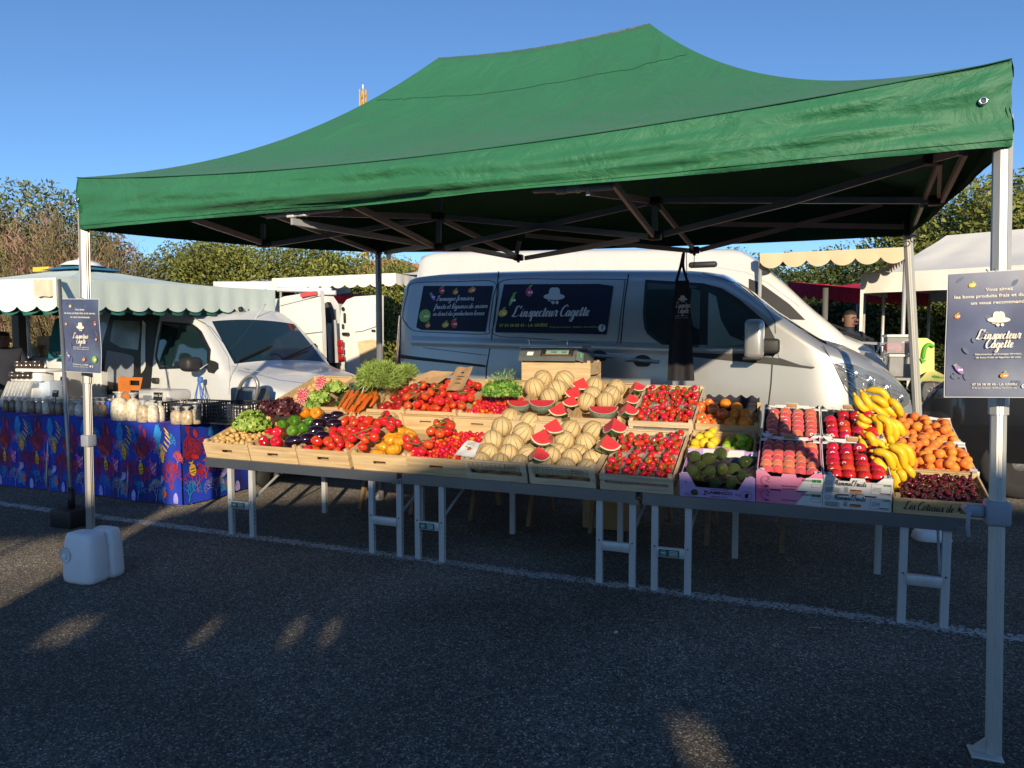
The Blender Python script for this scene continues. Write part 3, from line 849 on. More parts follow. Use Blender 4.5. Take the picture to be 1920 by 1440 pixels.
# swage line: shallow ridge pressed in the side
m = MB("silver"); P = []
for k in range(30):
    x = lerp(vx(775, 640)[0], vx(1440, 690)[0], k / 29); zz = lerp(vx(800, 640)[1], vx(1200, 655)[1], min(1, k / 22))
    P.append([V1.P(x, V1.side(x, zz + dz) - o, zz + dz) for dz, o in ((.06, 0.001), (.03, .006), (0, .012), (-.02, .006), (-.05, .001))])
m.grid(P); m.build("swage_line", body1)
# handles
def handle(x, y):
    cx, cz = vx(x, y); h = MB("bracket")
    c = V1.P(cx, V1.side(cx, cz) - 0.003, cz)
    disc(h, c, V1.X, (0, 0, 1), 0.085, 0.06, 20)
    ho = h.build("door_handle", van)
    g = MB("silver"); y0 = V1.side(cx, cz)
    g.tube(smooth([V1.P(cx - .15, y0 - .015, cz + .012), V1.P(cx - .06, y0 - .05, cz + .012), V1.P(cx + .06, y0 - .05, cz + .004), V1.P(cx + .15, y0 - .015, cz - .004)], 4), 0.017, 8)
    g.build("grip", ho)
handle(1125, 668); handle(1207, 677)
# tail light
vpart("tail_light", "taillight", [pt([(731, 570), (737, 592), (733, 640), (727, 700), (722, 700), (724, 640), (727, 600)])] if 0 else [], 0.01) if 0 else None
mat("taillight", (0.35, 0.01, 0.012), 0.15, coat=0.8, var=0.2, vs=20)
m = MB("taillight"); P = []
for z in [lerp(1.02, 1.72, k / 12) for k in range(13)]:
    P.append([V1.P(x, V1.side(max(x, 0), z) - 0.012 + (0.10 if x < 0 else 0), z) for x in (-0.02, 0.0, 0.03, 0.07 + 0.02 * math.sin(z * 6))])
m.grid(P); m.build("tail_light", van)
# headlight: dark bowl, reflector shapes and clear cover
hlp = pt([(1559, 677), (1600, 683), (1650, 703), (1695, 728), (1716, 745), (1714, 762), (1700, 769), (1660, 765), (1610, 748), (1580, 718)])
hl = vpart("headlight", "headdark", [hlp], 0.006) if "headdark" in MATS else None
mat("headdark", (0.10, 0.115, 0.14), 0.18, 0.7, var=0.7, vs=9)
hl = vpart("headlight", "headdark", [hlp], 0.006)
m = MB("chrome")
for (px, py, r) in ((1622, 716, .055), (1655, 733, .055), (1690, 750, .035), (1600, 702, .03)):
    x, z = vx(px, py); y = V1.side(x, z) - 0.012
    for q in range(3): m.tube([V1.P(x, y + 0.002 * q, z) + (V1.X * math.cos(a) + Vector((0, 0, 1)) * math.sin(a)) * (r * (1 - q * .28)) for a in [k * math.pi / 8 for k in range(16)]], 0.006, 6, close=True)
for (a, b) in (((1566, 682), (1708, 744)), ((1572, 690), (1700, 750)), ((1590, 722), (1696, 766)), ((1578, 706), (1640, 752)), ((1640, 708), (1640, 752)), ((1672, 722), (1676, 758))):
    (xa, za), (xb, zb) = vx(*a), vx(*b)
    m.tube([V1.P(lerp(xa, xb, k / 8), V1.side(lerp(xa, xb, k / 8), lerp(za, zb, k / 8)) - .012, lerp(za, zb, k / 8)) for k in range(9)], 0.008, 5)
m.build("reflector", hl)
vpart("lens", "clearplastic", [hlp], 0.022, parent=hl)
# bumper and lower cladding
m = MB("blackplastic")
P = []
for k in range(24):
    x = lerp(LS - 0.75, LS, k / 23)
    P.append([V1.P(x + 0.02, V1.side(x, z) - 0.02, z) for z in (0.3, 0.4, 0.5, 0.58)])
m.grid(P); m.build("bumper", van)
# mirror
m = MB("silver"); c = Vector((*[0, 0, 0],))
cx, cz = vx(1418, 636)
y0 = V1.side(cx, cz)
m.rbox(V1.P(cx - 0.005, y0 - 0.20, cz), (0.16, 0.20, 0.34), 0.045, 4)
mi = m.build("mirror", van)
m = MB("blackplastic"); m.rbox(V1.P(cx + .12, y0 - 0.07, cz - .06), (0.16, 0.14, 0.13), 0.03, 3); m.rbox(V1.P(cx - .02, y0 - .2, cz - .165), (.15, .18, .03), .012, 2); m.build("mirror_arm", mi)
# black front corner triangle at the A pillar base
vpart("pillar_trim", "blackplastic", [pt([(1415, 592), (1442, 612), (1456, 640), (1452, 668), (1416, 660)])], 0.012)
# roof antenna, washer arms, wipers
m = MB("blackplastic"); p = S(1320, 500, t0 + 0.9); m.rbox((p.x, t0 + .8, 2.22), (0.28, .07, .06), .025, 2); m.build("roof_antenna", van)
m = MB("black")
for (a, b) in (((1500, 640), (1580, 660)), ((1560, 650), (1600, 668))):
    pa, pb = S(*a, t0 + .45), S(*b, t0 + .6); m.bar((pa.x, t0 + .35, pa.z - .02), (pb.x, t0 + .8, pb.z - .0), .02, .02)
m.build("wiper", van)
for x in (0.95, LS - 0.95):
    wheel(V1, x, 0.34, van); wheel(V1, x, 0.34, van, False)
m = MB("black"); m.bb(V1.P(.3, .25, .2), V1.P(LS - .4, 1.7, .33)); m.build("underbody", van)
# seats / interior hints through the windows
m = MB("black"); sx = vx(1250, 600)[0]
m.rbox(V1.P(sx, .5, 1.25), (.2, .45, .7), .05); m.rbox(V1.P(sx, .5, 1.68), (.14, .26, .2), .05); m.bb(V1.P(sx + .75, .3, 1.05), V1.P(sx + 1.1, 1.7, 1.25))
m.build("seat", van)
# decals
VX1, VZ = Vector((1, 0, 0)), Vector((0, 0, 1))
def sideframe(x, z, off):
    """point on side with local tangent frame"""
    e = 0.02
    p = V1.P(x, V1.side(x, z) - off, z)
    up = (V1.P(x, V1.side(x, z + e) - off, z + e) - V1.P(x, V1.side(x, z - e) - off, z - e)).normalized()
    return p, Vector((1, 0, 0)), up
def wrap(mb, off=0.0):
    """lay flat lettering (drawn on plane y=0 of the van side: x, z) onto the curved side"""
    for i, v in enumerate(mb.v):
        x, z = v.x, v.z
        mb.v[i] = V1.P(x, V1.side(x, z) - off + v.y, z)
    return mb
dA = pt([(788, 535), (920, 532), (912, 622), (782, 618)]); dB = pt([(940, 532), (1148, 531), (1139, 627), (930, 623)])
pA = vpart("sign_panel", "navyvan", [dA], 0.009, n=20); pB = vpart("sign_panel", "navyvan", [dB], 0.009, n=20)
def P2(x, y):
    a = vx(x, y); return Vector((a[0], 0, a[1]))
Xv, Zv = Vector((1, 0, 0)), Vector((0, 0, 1))
def wpx(a, b, y): return vx(b, y)[0] - vx(a, y)[0]
m = MB("ltgrey")
script(m, "Fromages fermiers,", P2(815, 564), Xv, Zv, 0.027, 0.30, width=wpx(815, 887, 560))
script(m, "fruits et légumes de saison", P2(813, 579), Xv, Zv, 0.027, 0.30, width=wpx(813, 913, 578))
script(m, "en direct des producteurs locaux", P2(812, 592), Xv, Zv, 0.025, 0.30, width=wpx(812, 908, 590))
for kd, x, y, s in (("pepper", 824, 544, .085), ("tomato", 850, 547, .075), ("potato", 881, 543, .09), ("cabbage", 797, 592, .14), ("tomato", 804, 610, .075), ("lemon", 837, 609, .08), ("pepper", 853, 607, .1), ("aubergine", 808, 556, .08)):
    icon(m, kd, P2(x, y), Xv, Zv, s)
wrap(m, 0.013).build("lettering", pA)
m = MB("ltgrey")
hat(m, P2(1037, 556), Xv, Zv, wpx(1017, 1057, 556), "ltgrey")
m.m = "ltgrey"
script(m, "L'inspecteur Cagette", P2(960, 594), Xv, Zv, 0.052, 0.30, width=wpx(960, 1104, 590))
m.m = "ltyellow"; plain(m, "07 54 38 00 43 - LA GRIÈRE", P2(938, 613), Xv, Zv, 0.042, bold=0.012, width=wpx(938, 1028, 613))
m.m = "ltyellow"; plain(m, "97 Bd des Vendéens - 85360 La Tranche/Mer", P2(1032, 615), Xv, Zv, 0.022, width=wpx(1032, 1122, 615))
m.m = "ltgrey"; disc(m, P2(1130, 615), Xv, Zv, .036, None, 18); m.m = "navyvan"; plain(m, "f", P2(1130, 619) + Vector((.004, -0.002, 0)), Xv, Zv, .075, 'C', bold=0.01)
for kd, x, y, s in (("radish", 989, 547, .12), ("leek", 958, 562, .12), ("lemon", 943, 587, .1)):
    icon(m, kd, P2(x, y), Xv, Zv, s)
wrap(m, 0.013).build("lettering", pB)

# ---------------------------------------------------------------- tall white van behind
t1 = 5.2
def w1(x, y, t=t1): p = S(x, y, t); return p.x, p.z
r1 = w1(762, 480)[0]
tp = [w1(x, y) for x, y in [(765, 478), (800, 468), (900, 466), (1100, 463), (1300, 461), (1381, 463), (1410, 478), (1442, 505), (1480, 538), (1520, 576), (1562, 610), (1590, 634), (1620, 645), (1647, 660), (1668, 682), (1690, 720)]]
tp = [(x - r1, z) for x, z in tp]; L2 = tp[-1][0] + 0.05
V2 = Van((r1, t1, 0), 0.0, L2, 2.05, [(0, tp[0][1] - .4)] + [p for p in tp if p[0] > .02] + [(L2, .8)], 1.3, tumble=0.2, rc=0.14, crown=.06, nose=1.0, nose_in=.4)
h2 = w1(1384, 465)[0] - r1; c2 = w1(1588, 633)[0] - r1
def cls2(x, j, m, y, z):
    if h2 + .25 < x < c2 and 18 <= j <= m - 19: return ("windscreen", "carglass2")
    return ("body", "vanwhite")
van2 = thing("high_roof_van", "tall white high roof van parked beyond the silver van", "van", (r1, t1, 0))
for k, mb in V2.body(cls2, 60, (h2 + .25, c2)).items(): b2 = mb.build(k, van2)
m = MB("black")
q = lambda x, y: (w1(x, y, t1 + .1)[0] - r1, w1(x, y, t1 + .1)[1])
V2.patch(m, [q(1404, 522), q(1425, 530), q(1480, 570), q(1510, 600), q(1440, 600), q(1404, 600)], 0.006)
m.build("window", van2)
m = MB("ltgrey"); V2.seam(m, [q(1080, 462), q(1078, 520), q(1078, 600)], .012); V2.seam(m, [q(1345, 500), q(1400, 510), q(1440, 530), q(1500, 575)], .012); m.build("panel_seams", b2)
for x in (1.0, L2 - 1.1): wheel(V2, x, .36, van2); wheel(V2, x, .36, van2, False)
m = MB("black")
a, b = S(1546, 606, t1 + .8), S(1640, 640, t1 + .8)
m.bar((a.x, t1 + .5, a.z + .0), (b.x, t1 + 1.0, b.z + .02), .03, .03); a, b = S(1570, 622, t1 + .8), S(1660, 652, t1 + .8); m.bar((a.x, t1 + .4, a.z), (b.x, t1 + .9, b.z + .03), .03)
m.build("wiper", van2)

# ---------------------------------------------------------------- white minivan on the left
ang3 = R(-13.1)   # heading in the frame (nose to the right and towards the camera)
near = YD(436, 690, 7.6)   # near foot of the windscreen
X3 = Vector((math.cos(ang3), math.sin(ang3), 0)); Y3 = Vector((-math.sin(ang3), math.cos(ang3), 0))
o3 = Vector((near.x, near.y, 0)) - X3 * 3.2 - Y3 * 0.12
tp3 = [(0, 1.2), (0.05, 1.75), (0.15, 1.92), (0.4, 1.96), (1.2, 1.96), (1.9, 1.92), (2.3, 1.83), (2.55, 1.70), (2.72, 1.54), (2.9, 1.37), (3.1, 1.17), (3.25, 1.12), (3.6, 1.05), (3.9, 0.95), (4.1, 0.84), (4.22, 0.7)]
V3 = Van(o3, ang3, 4.22, 1.62, tp3, 1.05, zb=.28, tumble=.13, rc=.12, crown=.04, rear_r=.2, nose=.7, nose_in=.4)
def p3(x, y): return V3.from_px(x, y, 0.06)
def cls3(x, j, m, y, z):
    if 2.58 < x < 3.08 and 18 <= j <= m - 19: return ("windscreen", "carglass3")
    return ("body", "vanwhite2")
mat("carglass3", (0.012, 0.03, 0.035), 0.03, var=0.0, spec=0.9, coat=0.8, alpha=0.88)
mv = thing("minivan", "white minivan with open sliding door beside the pale green awning", "van", tuple(o3))
for k, mb in V3.body(cls3, 60, (2.58, 3.08)).items(): b3 = mb.build(k, mv)
def q3(pts): return [p3(x, y) for x, y in pts]
def mpart(name, mt, pts, off, par=None):
    m = MB(mt); V3.patch(m, q3(pts), off, 14); return m.build(name, par or mv)
dr = mpart("door_shade_patch", "black", [(200, 583), (292, 583), (292, 600), (291, 740), (196, 740), (193, 640)], 0.004)  # flat black patch painted for the shade inside the doorway
mpart("interior_panel", "clampgrey", [(203, 657), (222, 658), (256, 668), (258, 705), (240, 720), (203, 716)], 0.007, dr)
mpart("painted_far_window", "paleint", [(207, 600), (254, 599), (261, 620), (262, 656), (230, 652), (207, 640)], 0.007, dr) if "paleint" in MATS else None
mat("paleint", (0.34, 0.38, 0.36), 0.2, var=0.3, vs=3)  # pale colour painted for daylight seen across the minivan
mpart("painted_far_window", "paleint", [(207, 600), (254, 599), (261, 620), (262, 656), (230, 652), (207, 640)], 0.009, dr)
mpart("far_pillar", "vanwhite2", [(262, 600), (268, 600), (280, 690), (272, 700)], 0.009, dr)
wf3 = mpart("window_frame", "black", [(297, 602), (350, 603), (372, 617), (396, 655), (400, 690), (385, 694), (305, 692), (294, 670)], 0.005)
mpart("window", "carglass3", [(301, 606), (348, 607), (368, 620), (391, 656), (394, 686), (308, 687), (299, 668)], 0.008, wf3)
m = MB("grey")
V3.seam(m, q3([(292, 583), (345, 590), (380, 606), (410, 640), (432, 670), (438, 700), (438, 740)]), .006)
V3.seam(m, q3([(322, 696), (322, 740)]), .006); V3.seam(m, q3([(292, 583), (290, 740)]), .008)
V3.seam(m, q3([(440, 686), (500, 702), (550, 716)]), .006)
m.build("panel_seams", b3)
x, z = p3(302, 718); m = MB("vanwhite2"); disc(m, V3.P(x, V3.side(x, z) - .004, z), V3.X, VZ, .07, .08, 20)
dh = m.build("door_handle", mv); m = MB("bracket"); m.rbox(V3.P(x, V3.side(x, z) - .02, z + .03), (.13, .04, .07), .018, 3, Matrix.Rotation(ang3, 3, 'Z')); m.build("grip", dh)
x, z = p3(385, 682); m = MB("blackplastic"); m.rbox(V3.P(x + .05, V3.side(x, z) - .17, z), (.2, .2, .16), .06, 4, Matrix.Rotation(ang3, 3, 'Z')); mm3 = m.build("mirror", mv)
mirror3 = V3.P(x + .14, V3.side(x, z) - .12, z - .05)
m = MB("blackplastic"); V3.patch(m, q3([(400, 675), (412, 678), (415, 690), (408, 700), (398, 698), (392, 688)]), .01); m.build("mirror_foot", mm3)
m = MB("headdark"); V3.patch(m, q3([(545, 716), (560, 712), (590, 716), (600, 735), (575, 745), (552, 742)]), .008)
hh = m.build("headlight", mv); m = MB("clearplastic"); V3.patch(m, q3([(545, 716), (560, 712), (590, 716), (600, 735), (575, 745), (552, 742)]), .02); m.build("lens", hh)
# wipers, roof aerial, steering wheel, seat
m = MB("black")
for a in (0.25, .85): m.bar(V3.P(3.1, a, 1.24), V3.P(2.95, a + .55, 1.40), .02, .02)
m.build("wiper", mv)
m = MB("black"); ap = V3.P(2.45, .75, 1.82); m.tube([ap, ap + Vector((-.02, 0, .04))], .03, 8); m.tube([ap, ap + Vector((-.28, 0, .22))], .006, 5); m.build("aerial", mv)
m = MB("black"); m.tube([V3.P(2.55, 1.12, 1.12) + (V3.Y * math.cos(a) + Vector((0, 0, 1)) * math.sin(a) * .9) * .19 for a in [k * math.pi / 10 for k in range(20)]], .014, 6, close=True); m.build("steering_wheel", mv)
m = MB("black")
for yy in (.35, .95): m.rbox(V3.P(1.9, yy + .1, 1.15), (.16, .42, .6), .05); m.rbox(V3.P(1.88, yy + .1, 1.52), (.1, .24, .16), .04)
m.build("seat", mv)
x0 = V3.P(3.02, .10, 1.30); m = MB("paperpale") if "paperpale" in MATS else MB("white")

for xw in (.75, 3.45): wheel(V3, xw, .31, mv); wheel(V3, xw, .31, mv, False)
# tether from the awning to the mirror, with loose blue and white ends
mat("ropeblue", (0.05, 0.14, 0.45), 0.7); mat("ropewhite", (0.6, 0.62, 0.68), 0.7)

# ---------------------------------------------------------------- white van with its rear doors open, middle distance
def pp(x, y, Y): return YD(x, y, Y)
vd = thing("delivery_van", "white delivery van seen from behind with both rear doors swung open", "van", (pp(600, 640, 10).x, pp(600, 640, 10).y, 0))
m = MB("vanwhite")
pl = [(517, 575), (520, 562), (532, 556), (600, 545), (603, 600), (606, 700), (604, 760), (512, 770), (512, 600)]
fr = [pp(x, y, 9.4) for x, y in pl]; m.prism(fr, (0.02, 0.06, 0)); dl = m.build("door", vd)
m = MB("red"); a, b = pp(564, 553.5, 9.34), pp(594, 549.5, 9.34); m.bar(a, b, .05, .05); m.build("brake_light", dl)
m = MB("ltgrey"); m.bar(pp(560, 626, 9.36), pp(603, 621, 9.36), .01); m.bar(pp(524, 572, 9.36), pp(600, 553, 9.36), .008); m.build("seam", dl)
m = MB("black"); m.rbox(pp(583, 647, 9.33), (.16, .04, .045), .015); m.build("handle", dl)
m = MB("vanwhite")
fr = [pp(x, y, 9.9) for x, y in [(637, 612), (640, 575), (650, 562), (665, 556), (712, 553), (712, 740), (664, 740), (652, 690), (640, 640)]]; m.prism(fr, (0.02, 0.07, 0)); d2 = m.build("door", vd)
m = MB("cork") if 0 else MB("wood"); m.prism([pp(x, y, 9.86) for x, y in [(670, 641), (698, 636), (706, 640), (706, 688), (678, 692)]], (0, .02, 0)); m.build("wooden_panel", d2)
m = MB("black"); disc(m, pp(643, 579, 9.87), (UX.x, 0, 0), VZ, .03, None, 12)
for x, y in ((646, 596), (643, 612)): m.rbox(pp(x, y, 9.87), (.035, .02, .14 if y < 600 else .07), .01)
m.rbox(pp(700, 620, 9.87), (.06, .02, .03), .008); m.rbox(pp(648, 626, 9.85), (.1, .05, .04), .01); m.build("latch", d2)
m = MB("tentwhite"); m.prism([pp(x, y, 9.86) for x, y in [(655, 600), (660, 574), (690, 566), (704, 570), (704, 612), (680, 620), (665, 622)]], (0, .015, 0)); m.build("inner_panel", d2)
m = MB("vanwhite"); fr = [pp(x, y, 10.2) for x, y in [(598, 556), (612, 555), (622, 570), (632, 640), (636, 740), (596, 740)]]; m.prism(fr, (0.05, .1, 0)); m.bb(pp(520, 560, 10.3), pp(600, 740, 12.5)); m.build("body", vd)
m = MB("black"); m.prism([pp(x, y, 10.1) for x, y in [(604, 572), (613, 566), (619, 580), (628, 640), (632, 740), (604, 740)]], (0.02, .06, 0)); m.build("interior_shade_slab", vd)  # black slab standing in for the shade inside the van
m = MB("grey"); m.bar(pp(618, 606, 10.05), pp(621, 680, 10.05), .09, .05); m.bar(pp(612, 610, 10.05), pp(608, 680, 10.05), .05, .05); m.bar(pp(628, 600, 10.05), pp(632, 680, 10.05), .06, .05)
m.build("door_stay", vd)
m = MB("taillight"); 
for k in range(3): m.rbox(pp(638 + k, 644 + k * 14, 9.8), (.09, .05, .1), .02)
m.build("tail_light", vd)

# ---------------------------------------------------------------- black car at the right
cp = YD(1733, 700, 6.6)
bc = thing("car", "black car with gloss bonnet parked behind the large right hand sign", "car", (cp.x, cp.y, 0))
V4 = Van((cp.x, cp.y, 0), R(0), 3.9, 1.8, [(0, .75), (.06, .95), (.2, 1.08), (.5, 1.14), (.95, 1.2), (1.3, 1.42), (1.6, 1.5), (3.0, 1.5), (3.6, 1.3), (3.9, .8)], .95, zb=.22, tumble=.1, rear_r=.5, nose=.6)
for k, mb in V4.body(lambda x, j, m, y, z: ("body", "blackgloss"), 40).items(): b4 = mb.build(k, bc)
m = MB("glass"); V4.patch(m, [(1.15, 1.13), (1.42, 1.38), (1.65, 1.44), (2.6, 1.44), (2.8, 1.13)], .006); m.build("window", bc)
m = MB("chrome")
for z in (.72, .82, .92): m.bar(V4.P(.03, .35, z), V4.P(.03, 1.4, z), .012)
m.build("grille", bc)
m = MB("headdark"); V4.patch(m, [(.1, .9), (.14, 1.0), (.5, 1.07), (.55, .95)], .01); m.build("headlight", bc)
for xw in (.8, 3.1): wheel(V4, xw, .33, bc)
# ================================================================= other stalls
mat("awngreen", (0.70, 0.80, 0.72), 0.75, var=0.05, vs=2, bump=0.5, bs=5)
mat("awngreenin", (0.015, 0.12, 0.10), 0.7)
mat("awnblue", (0.05, 0.22, 0.36), 0.7)
mat("awnbeige", (0.62, 0.50, 0.31), 0.75, var=0.05, vs=2, bump=0.4, bs=4)
mat("awnwhite", (0.76, 0.73, 0.66), 0.75, var=0.04, vs=2, bump=0.4, bs=4)
mat("awnred", (0.45, 0.012, 0.05), 0.7, var=0.08)
mat("patchcream", (0.62, 0.55, 0.42), 0.8, bump=0.6, bs=12)
def valance(mb, a, b, h, n, amp, nrm=None, seg=8, ruf=0.005, thick=0.004):
    """hanging strip from a to b with scalloped lower edge; built as a thin closed sheet"""
    a, b = Vector(a), Vector(b); d = (b - a); side = Vector((-d.y, d.x, 0)).normalized()
    N = n * seg; top, mid, bot = [], [], []
    for i in range(N + 1):
        u = i / N; p = a.lerp(b, u)
        sc = abs(math.sin(math.pi * u * n)) ** 0.7
        f = side * (ruf * math.sin(u * n * math.pi * 2 + 1.0) + ruf * 0.8 * nz(u * n * 1.7, a.x * 3, 5))
        top.append(p); mid.append(p + f * .6 - Vector((0, 0, h * .5))); bot.append(p + f * 1.6 - Vector((0, 0, h - amp + amp * sc)))
    mb.grid([top, mid, bot]); t = side * thick
    keep = mb.m
    mb.grid([[p + t for p in r] for r in (bot, mid, top)])
    return mb
def awning(name, label, L, Rr, depth, rise, mt, n, amp=.06, poles=True, backdrop=None, group="awnings of the other market stalls", h=None, cat="awning", polecols="alupole", inner=None):
    """L, Rr: (px, ytop, ybottom, Y) of the front corners"""
    a = YD(L[0], L[1], L[3]); b = YD(Rr[0], Rr[1], Rr[3]); hh = h or (a.z - YD(L[0], L[2], L[3]).z)
    t = thing(name, label, cat, ((a.x + b.x) / 2, (a.y + b.y) / 2, 0), group)
    m = MB(mt); valance(m, a, b, hh, n, amp)
    d = (b - a).normalized(); bk = Vector((-d.y, d.x, 0)) * depth
    a2, b2 = a + bk, b + bk
    valance(m, a, a2 , hh * .9, max(2, int(depth * 4)), amp); valance(m, b, b2, hh * .9, max(2, int(depth * 4)), amp)
    m.build("valance", t)
    m = MB(mt); P = []
    for i in range(9):
        u = i / 8; z = rise * u - 0.06 * math.sin(u * math.pi)
        P.append([a.lerp(b, v / 12) + bk * u + Vector((0, 0, z + .01 * nz(v * .8, i * .9, 3) - .03 * abs(math.sin(v / 12 * math.pi * 3)))) for v in range(13)])
    m.grid(P); m.build("canopy", t)
    if poles:
        for p in (a + bk * .05, b + bk * .05, a2, b2):
            k = MB(polecols); k.tube([(p.x, p.y, 0), (p.x, p.y, p.z - .02)], .022, 8); k.build("pole", t)
    return t
# pale green square market umbrella
c1 = YD(104, 519, 6.3); cR = YD(516, 545, 9.2); zt = 2.02
c1.z = zt; cR.z = 2.12
vdir = (cR - c1); vdir.z = 0; wdir = Vector((-vdir.y, vdir.x, 0)).normalized() * 3.0
c2_ = cR + wdir; c3_ = c1 + wdir; apex = (c1 + cR + c2_ + c3_) / 4
ap = YD(115, 487, 1.0)
uz = thing("market_umbrella", "pale green square market umbrella with scalloped edge over the left stall", "umbrella", (apex.x, apex.y, 0))
def lean(p, q): return p
m = MB("awngreen")
valance(m, c1, cR, .30, 12, .05, ruf=.003); valance(m, c3_, c1, .30, 12, .05, ruf=.003)
m.build("valance", uz)
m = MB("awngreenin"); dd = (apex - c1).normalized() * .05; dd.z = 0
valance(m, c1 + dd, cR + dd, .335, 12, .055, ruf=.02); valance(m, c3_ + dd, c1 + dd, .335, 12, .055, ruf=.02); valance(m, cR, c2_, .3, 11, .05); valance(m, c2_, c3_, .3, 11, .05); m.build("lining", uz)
zap = YD(0, 487, (OO + UX * apex.x + VX * apex.y).y).z
apex.z = zap - .08
m = MB("awngreen")
for a, b in ((c1, cR), (cR, c2_), (c2_, c3_), (c3_, c1)):
    P = []
    for i in range(9):
        u = i / 8 * .86; P.append([a.lerp(b, v / 16).lerp(apex, u) + Vector((0, 0, -.05 * math.sin(u * 3.1) - .012 * abs(nz(v * .7, i * .7, a.x)))) for v in range(17)])
    m.grid(P)
m.build("canopy", uz)
m = MB("awnblue")
for a, b in ((c1, cR), (cR, c2_), (c2_, c3_), (c3_, c1)):
    m.grid([[a.lerp(b, v / 6).lerp(apex, .8) + Vector((0, 0, -.0)) for v in range(7)], [a.lerp(b, v / 6).lerp(apex, .97) + Vector((0, 0, .04)) for v in range(7)]])
m.build("blue_cap", uz)
m = MB("white"); m.lathe([(.24, 0), (.16, .05), (.05, .08), (.05, .1)], 12, apex - Vector((0, 0, .0))); m.build("cap", uz)
m = MB("chrome"); m.tube([apex, apex + Vector((0, 0, .26))], .035, 10); m.tube([(apex.x, apex.y, 0), apex], .03, 8); m.build("mast", uz)
m = MB("iyel"); m.box(apex + Vector((-.55, -.1, -.02)), (.28, .05, .05)); m.build("yellow_tag", uz)
m = MB("patchcream"); pc = c1 + Vector((-.02, -.025, -.0))
P = [[pc + wdir.normalized() * (.19 * (1 - 2 * j / 8)) * (1 if j < 4 else 0) + vdir.normalized() * (.19 * (2 * j / 8 - 1) if j >= 4 else 0) + Vector((-.012, -.012, -.005 - .05 * i - .02 * abs(math.sin(j * 1.3)))) for j in range(9)] for i in range(4)]
m.grid(P); m.build("corner_patch", uz)
# leaning corner pole with its black foot
pb = G(135, 985); pt_ = Vector((c1.x + .02, c1.y + .02, zt - .02))
cp_ = thing("parasol_pole", "thin leaning metal pole standing in a square black base left of the left sign", "pole", (pb.x, pb.y, 0))
m = MB("aluleg"); m.tube([(pb.x, pb.y, .08), pt_], .016, 8); m.build("pole", cp_)
m = MB("black"); m.rbox((pb.x, pb.y, .07), (.23, .2, .14), .015); m.tube([(pb.x, pb.y, .13), (pb.x + .005, pb.y, .3)], .026, 8); m.build("base", cp_)

# tether between umbrella corner and minivan mirror
ra = YD(498, 570, 8.8); rb = mirror3
m = MB("ropewhite"); m.tube(smooth([ra, ra.lerp(rb, .5) + Vector((0, 0, -.12)), rb], 6), .007, 5)
rt = thing("tether_rope", "thin white cord from the green umbrella down to the minivan mirror", "rope", tuple(rb)); m.build("cord", rt)
m = MB("ropeblue"); m.rbox(rb + Vector((0, 0, -.12)), (.06, .05, .07), .02)
for dx in (-.05, -.03, .03, .06, .09): m.tube(smooth([rb + Vector((0, -.02, -.12)), rb + Vector((dx, -.03, -.3)), rb + Vector((dx * 1.3, -.02, -.5 + abs(dx) * 2))], 4), .006, 4)
m.build("knot", rt)

# middle white stall roofs
awning("stall_awning", "white stall roof just above the open rear doors of the delivery van", (510, 522, 545, 11.5), (742, 512, 549, 10.8), 2.4, .28, "awnwhite", 10, .05, poles=False)
awning("stall_awning", "low white stall roof tucked behind the right end of the green umbrella", (400, 528, 545, 12.0), (522, 528, 541, 12.0), 2.2, .25, "awnwhite", 5, .03)
m = MB("white"); m.tube([YD(520, 543, 10.3), YD(622, 544, 10.3)], .035, 8); m.tube([YD(602, 549, 10.25), YD(630, 549, 10.25)], .035, 8)
one(m, "rolled_blind", "pair of white rolled blind tubes under the white stall roof", "blind", tuple(YD(570, 544, 10.3)))
awning("stall_awning", "dark red awning glimpsed between the open van doors", (600, 551, 573, 12.2), (660, 556, 574, 12.2), 1.5, .15, "awnred", 5, .05)
# right hand stalls
awning("stall_awning", "cream awning with wavy valance above the nose of the tall white van", (1425, 476, 504, 8.6), (1701, 463, 494, 8.0), 2.3, .12, "awnbeige", 6, .08)
awning("stall_awning", "dark red awning with white scalloped trim behind the standing trader", (1478, 528, 556, 11.2), (1614, 541, 562, 10.2), 2.0, .06, "awnred", 8, .05)
m = MB("ltcream"); 
# white peaked tent
def poptent(name, label, Lc, Rc, depth, rise, mt, ridge):
    a = YD(*Lc[:2], Lc[3]); b = YD(*Rc[:2], Rc[3]); b.z = a.z; h = a.z - YD(Lc[0], Lc[2], Lc[3]).z
    t = thing(name, label, "tent", ((a.x + b.x) / 2, (a.y + b.y) / 2, 0))
    d = b - a; bk = Vector((-d.y, d.x, 0)).normalized() * depth; a2, b2 = a + bk, b + bk
    m = MB(mt)
    for p, q in ((a, b), (b, b2), (b2, a2), (a2, a)): valance(m, p, q, h, 4, .0, ruf=.01)
    m.build("valance", t)
    r1 = a.lerp(b, ridge[0]) + bk * .5 + Vector((0, 0, rise)); r2 = a.lerp(b, ridge[1]) + bk * .5 + Vector((0, 0, rise))
    m = MB(mt)
    for p, q, r, s_ in ((a, b, r1, r2), (b, b2, r2, r2), (b2, a2, r2, r1), (a2, a, r1, r1)):
        P = []
        for i in range(13):
            w = i / 12; row = []
            for v in range(25):
                u = v / 24; e = p.lerp(q, u); c = r.lerp(s_, u); x = e.lerp(c, w); x.z = e.z + (c.z - e.z) * (0.55 * w + .45 * w * w) + .022 * nz(u * 5, w * 7, p.x) * math.sin(w * 3.1)
                row.append(x)
            P.append(row)
        m.grid(P)
    m.build("canopy", t)
    for p in (a, b, a2, b2):
        k = MB("alupole"); k.box((p.x, p.y, p.z / 2), (.04, .04, p.z)); k.build("leg", t)
    return t
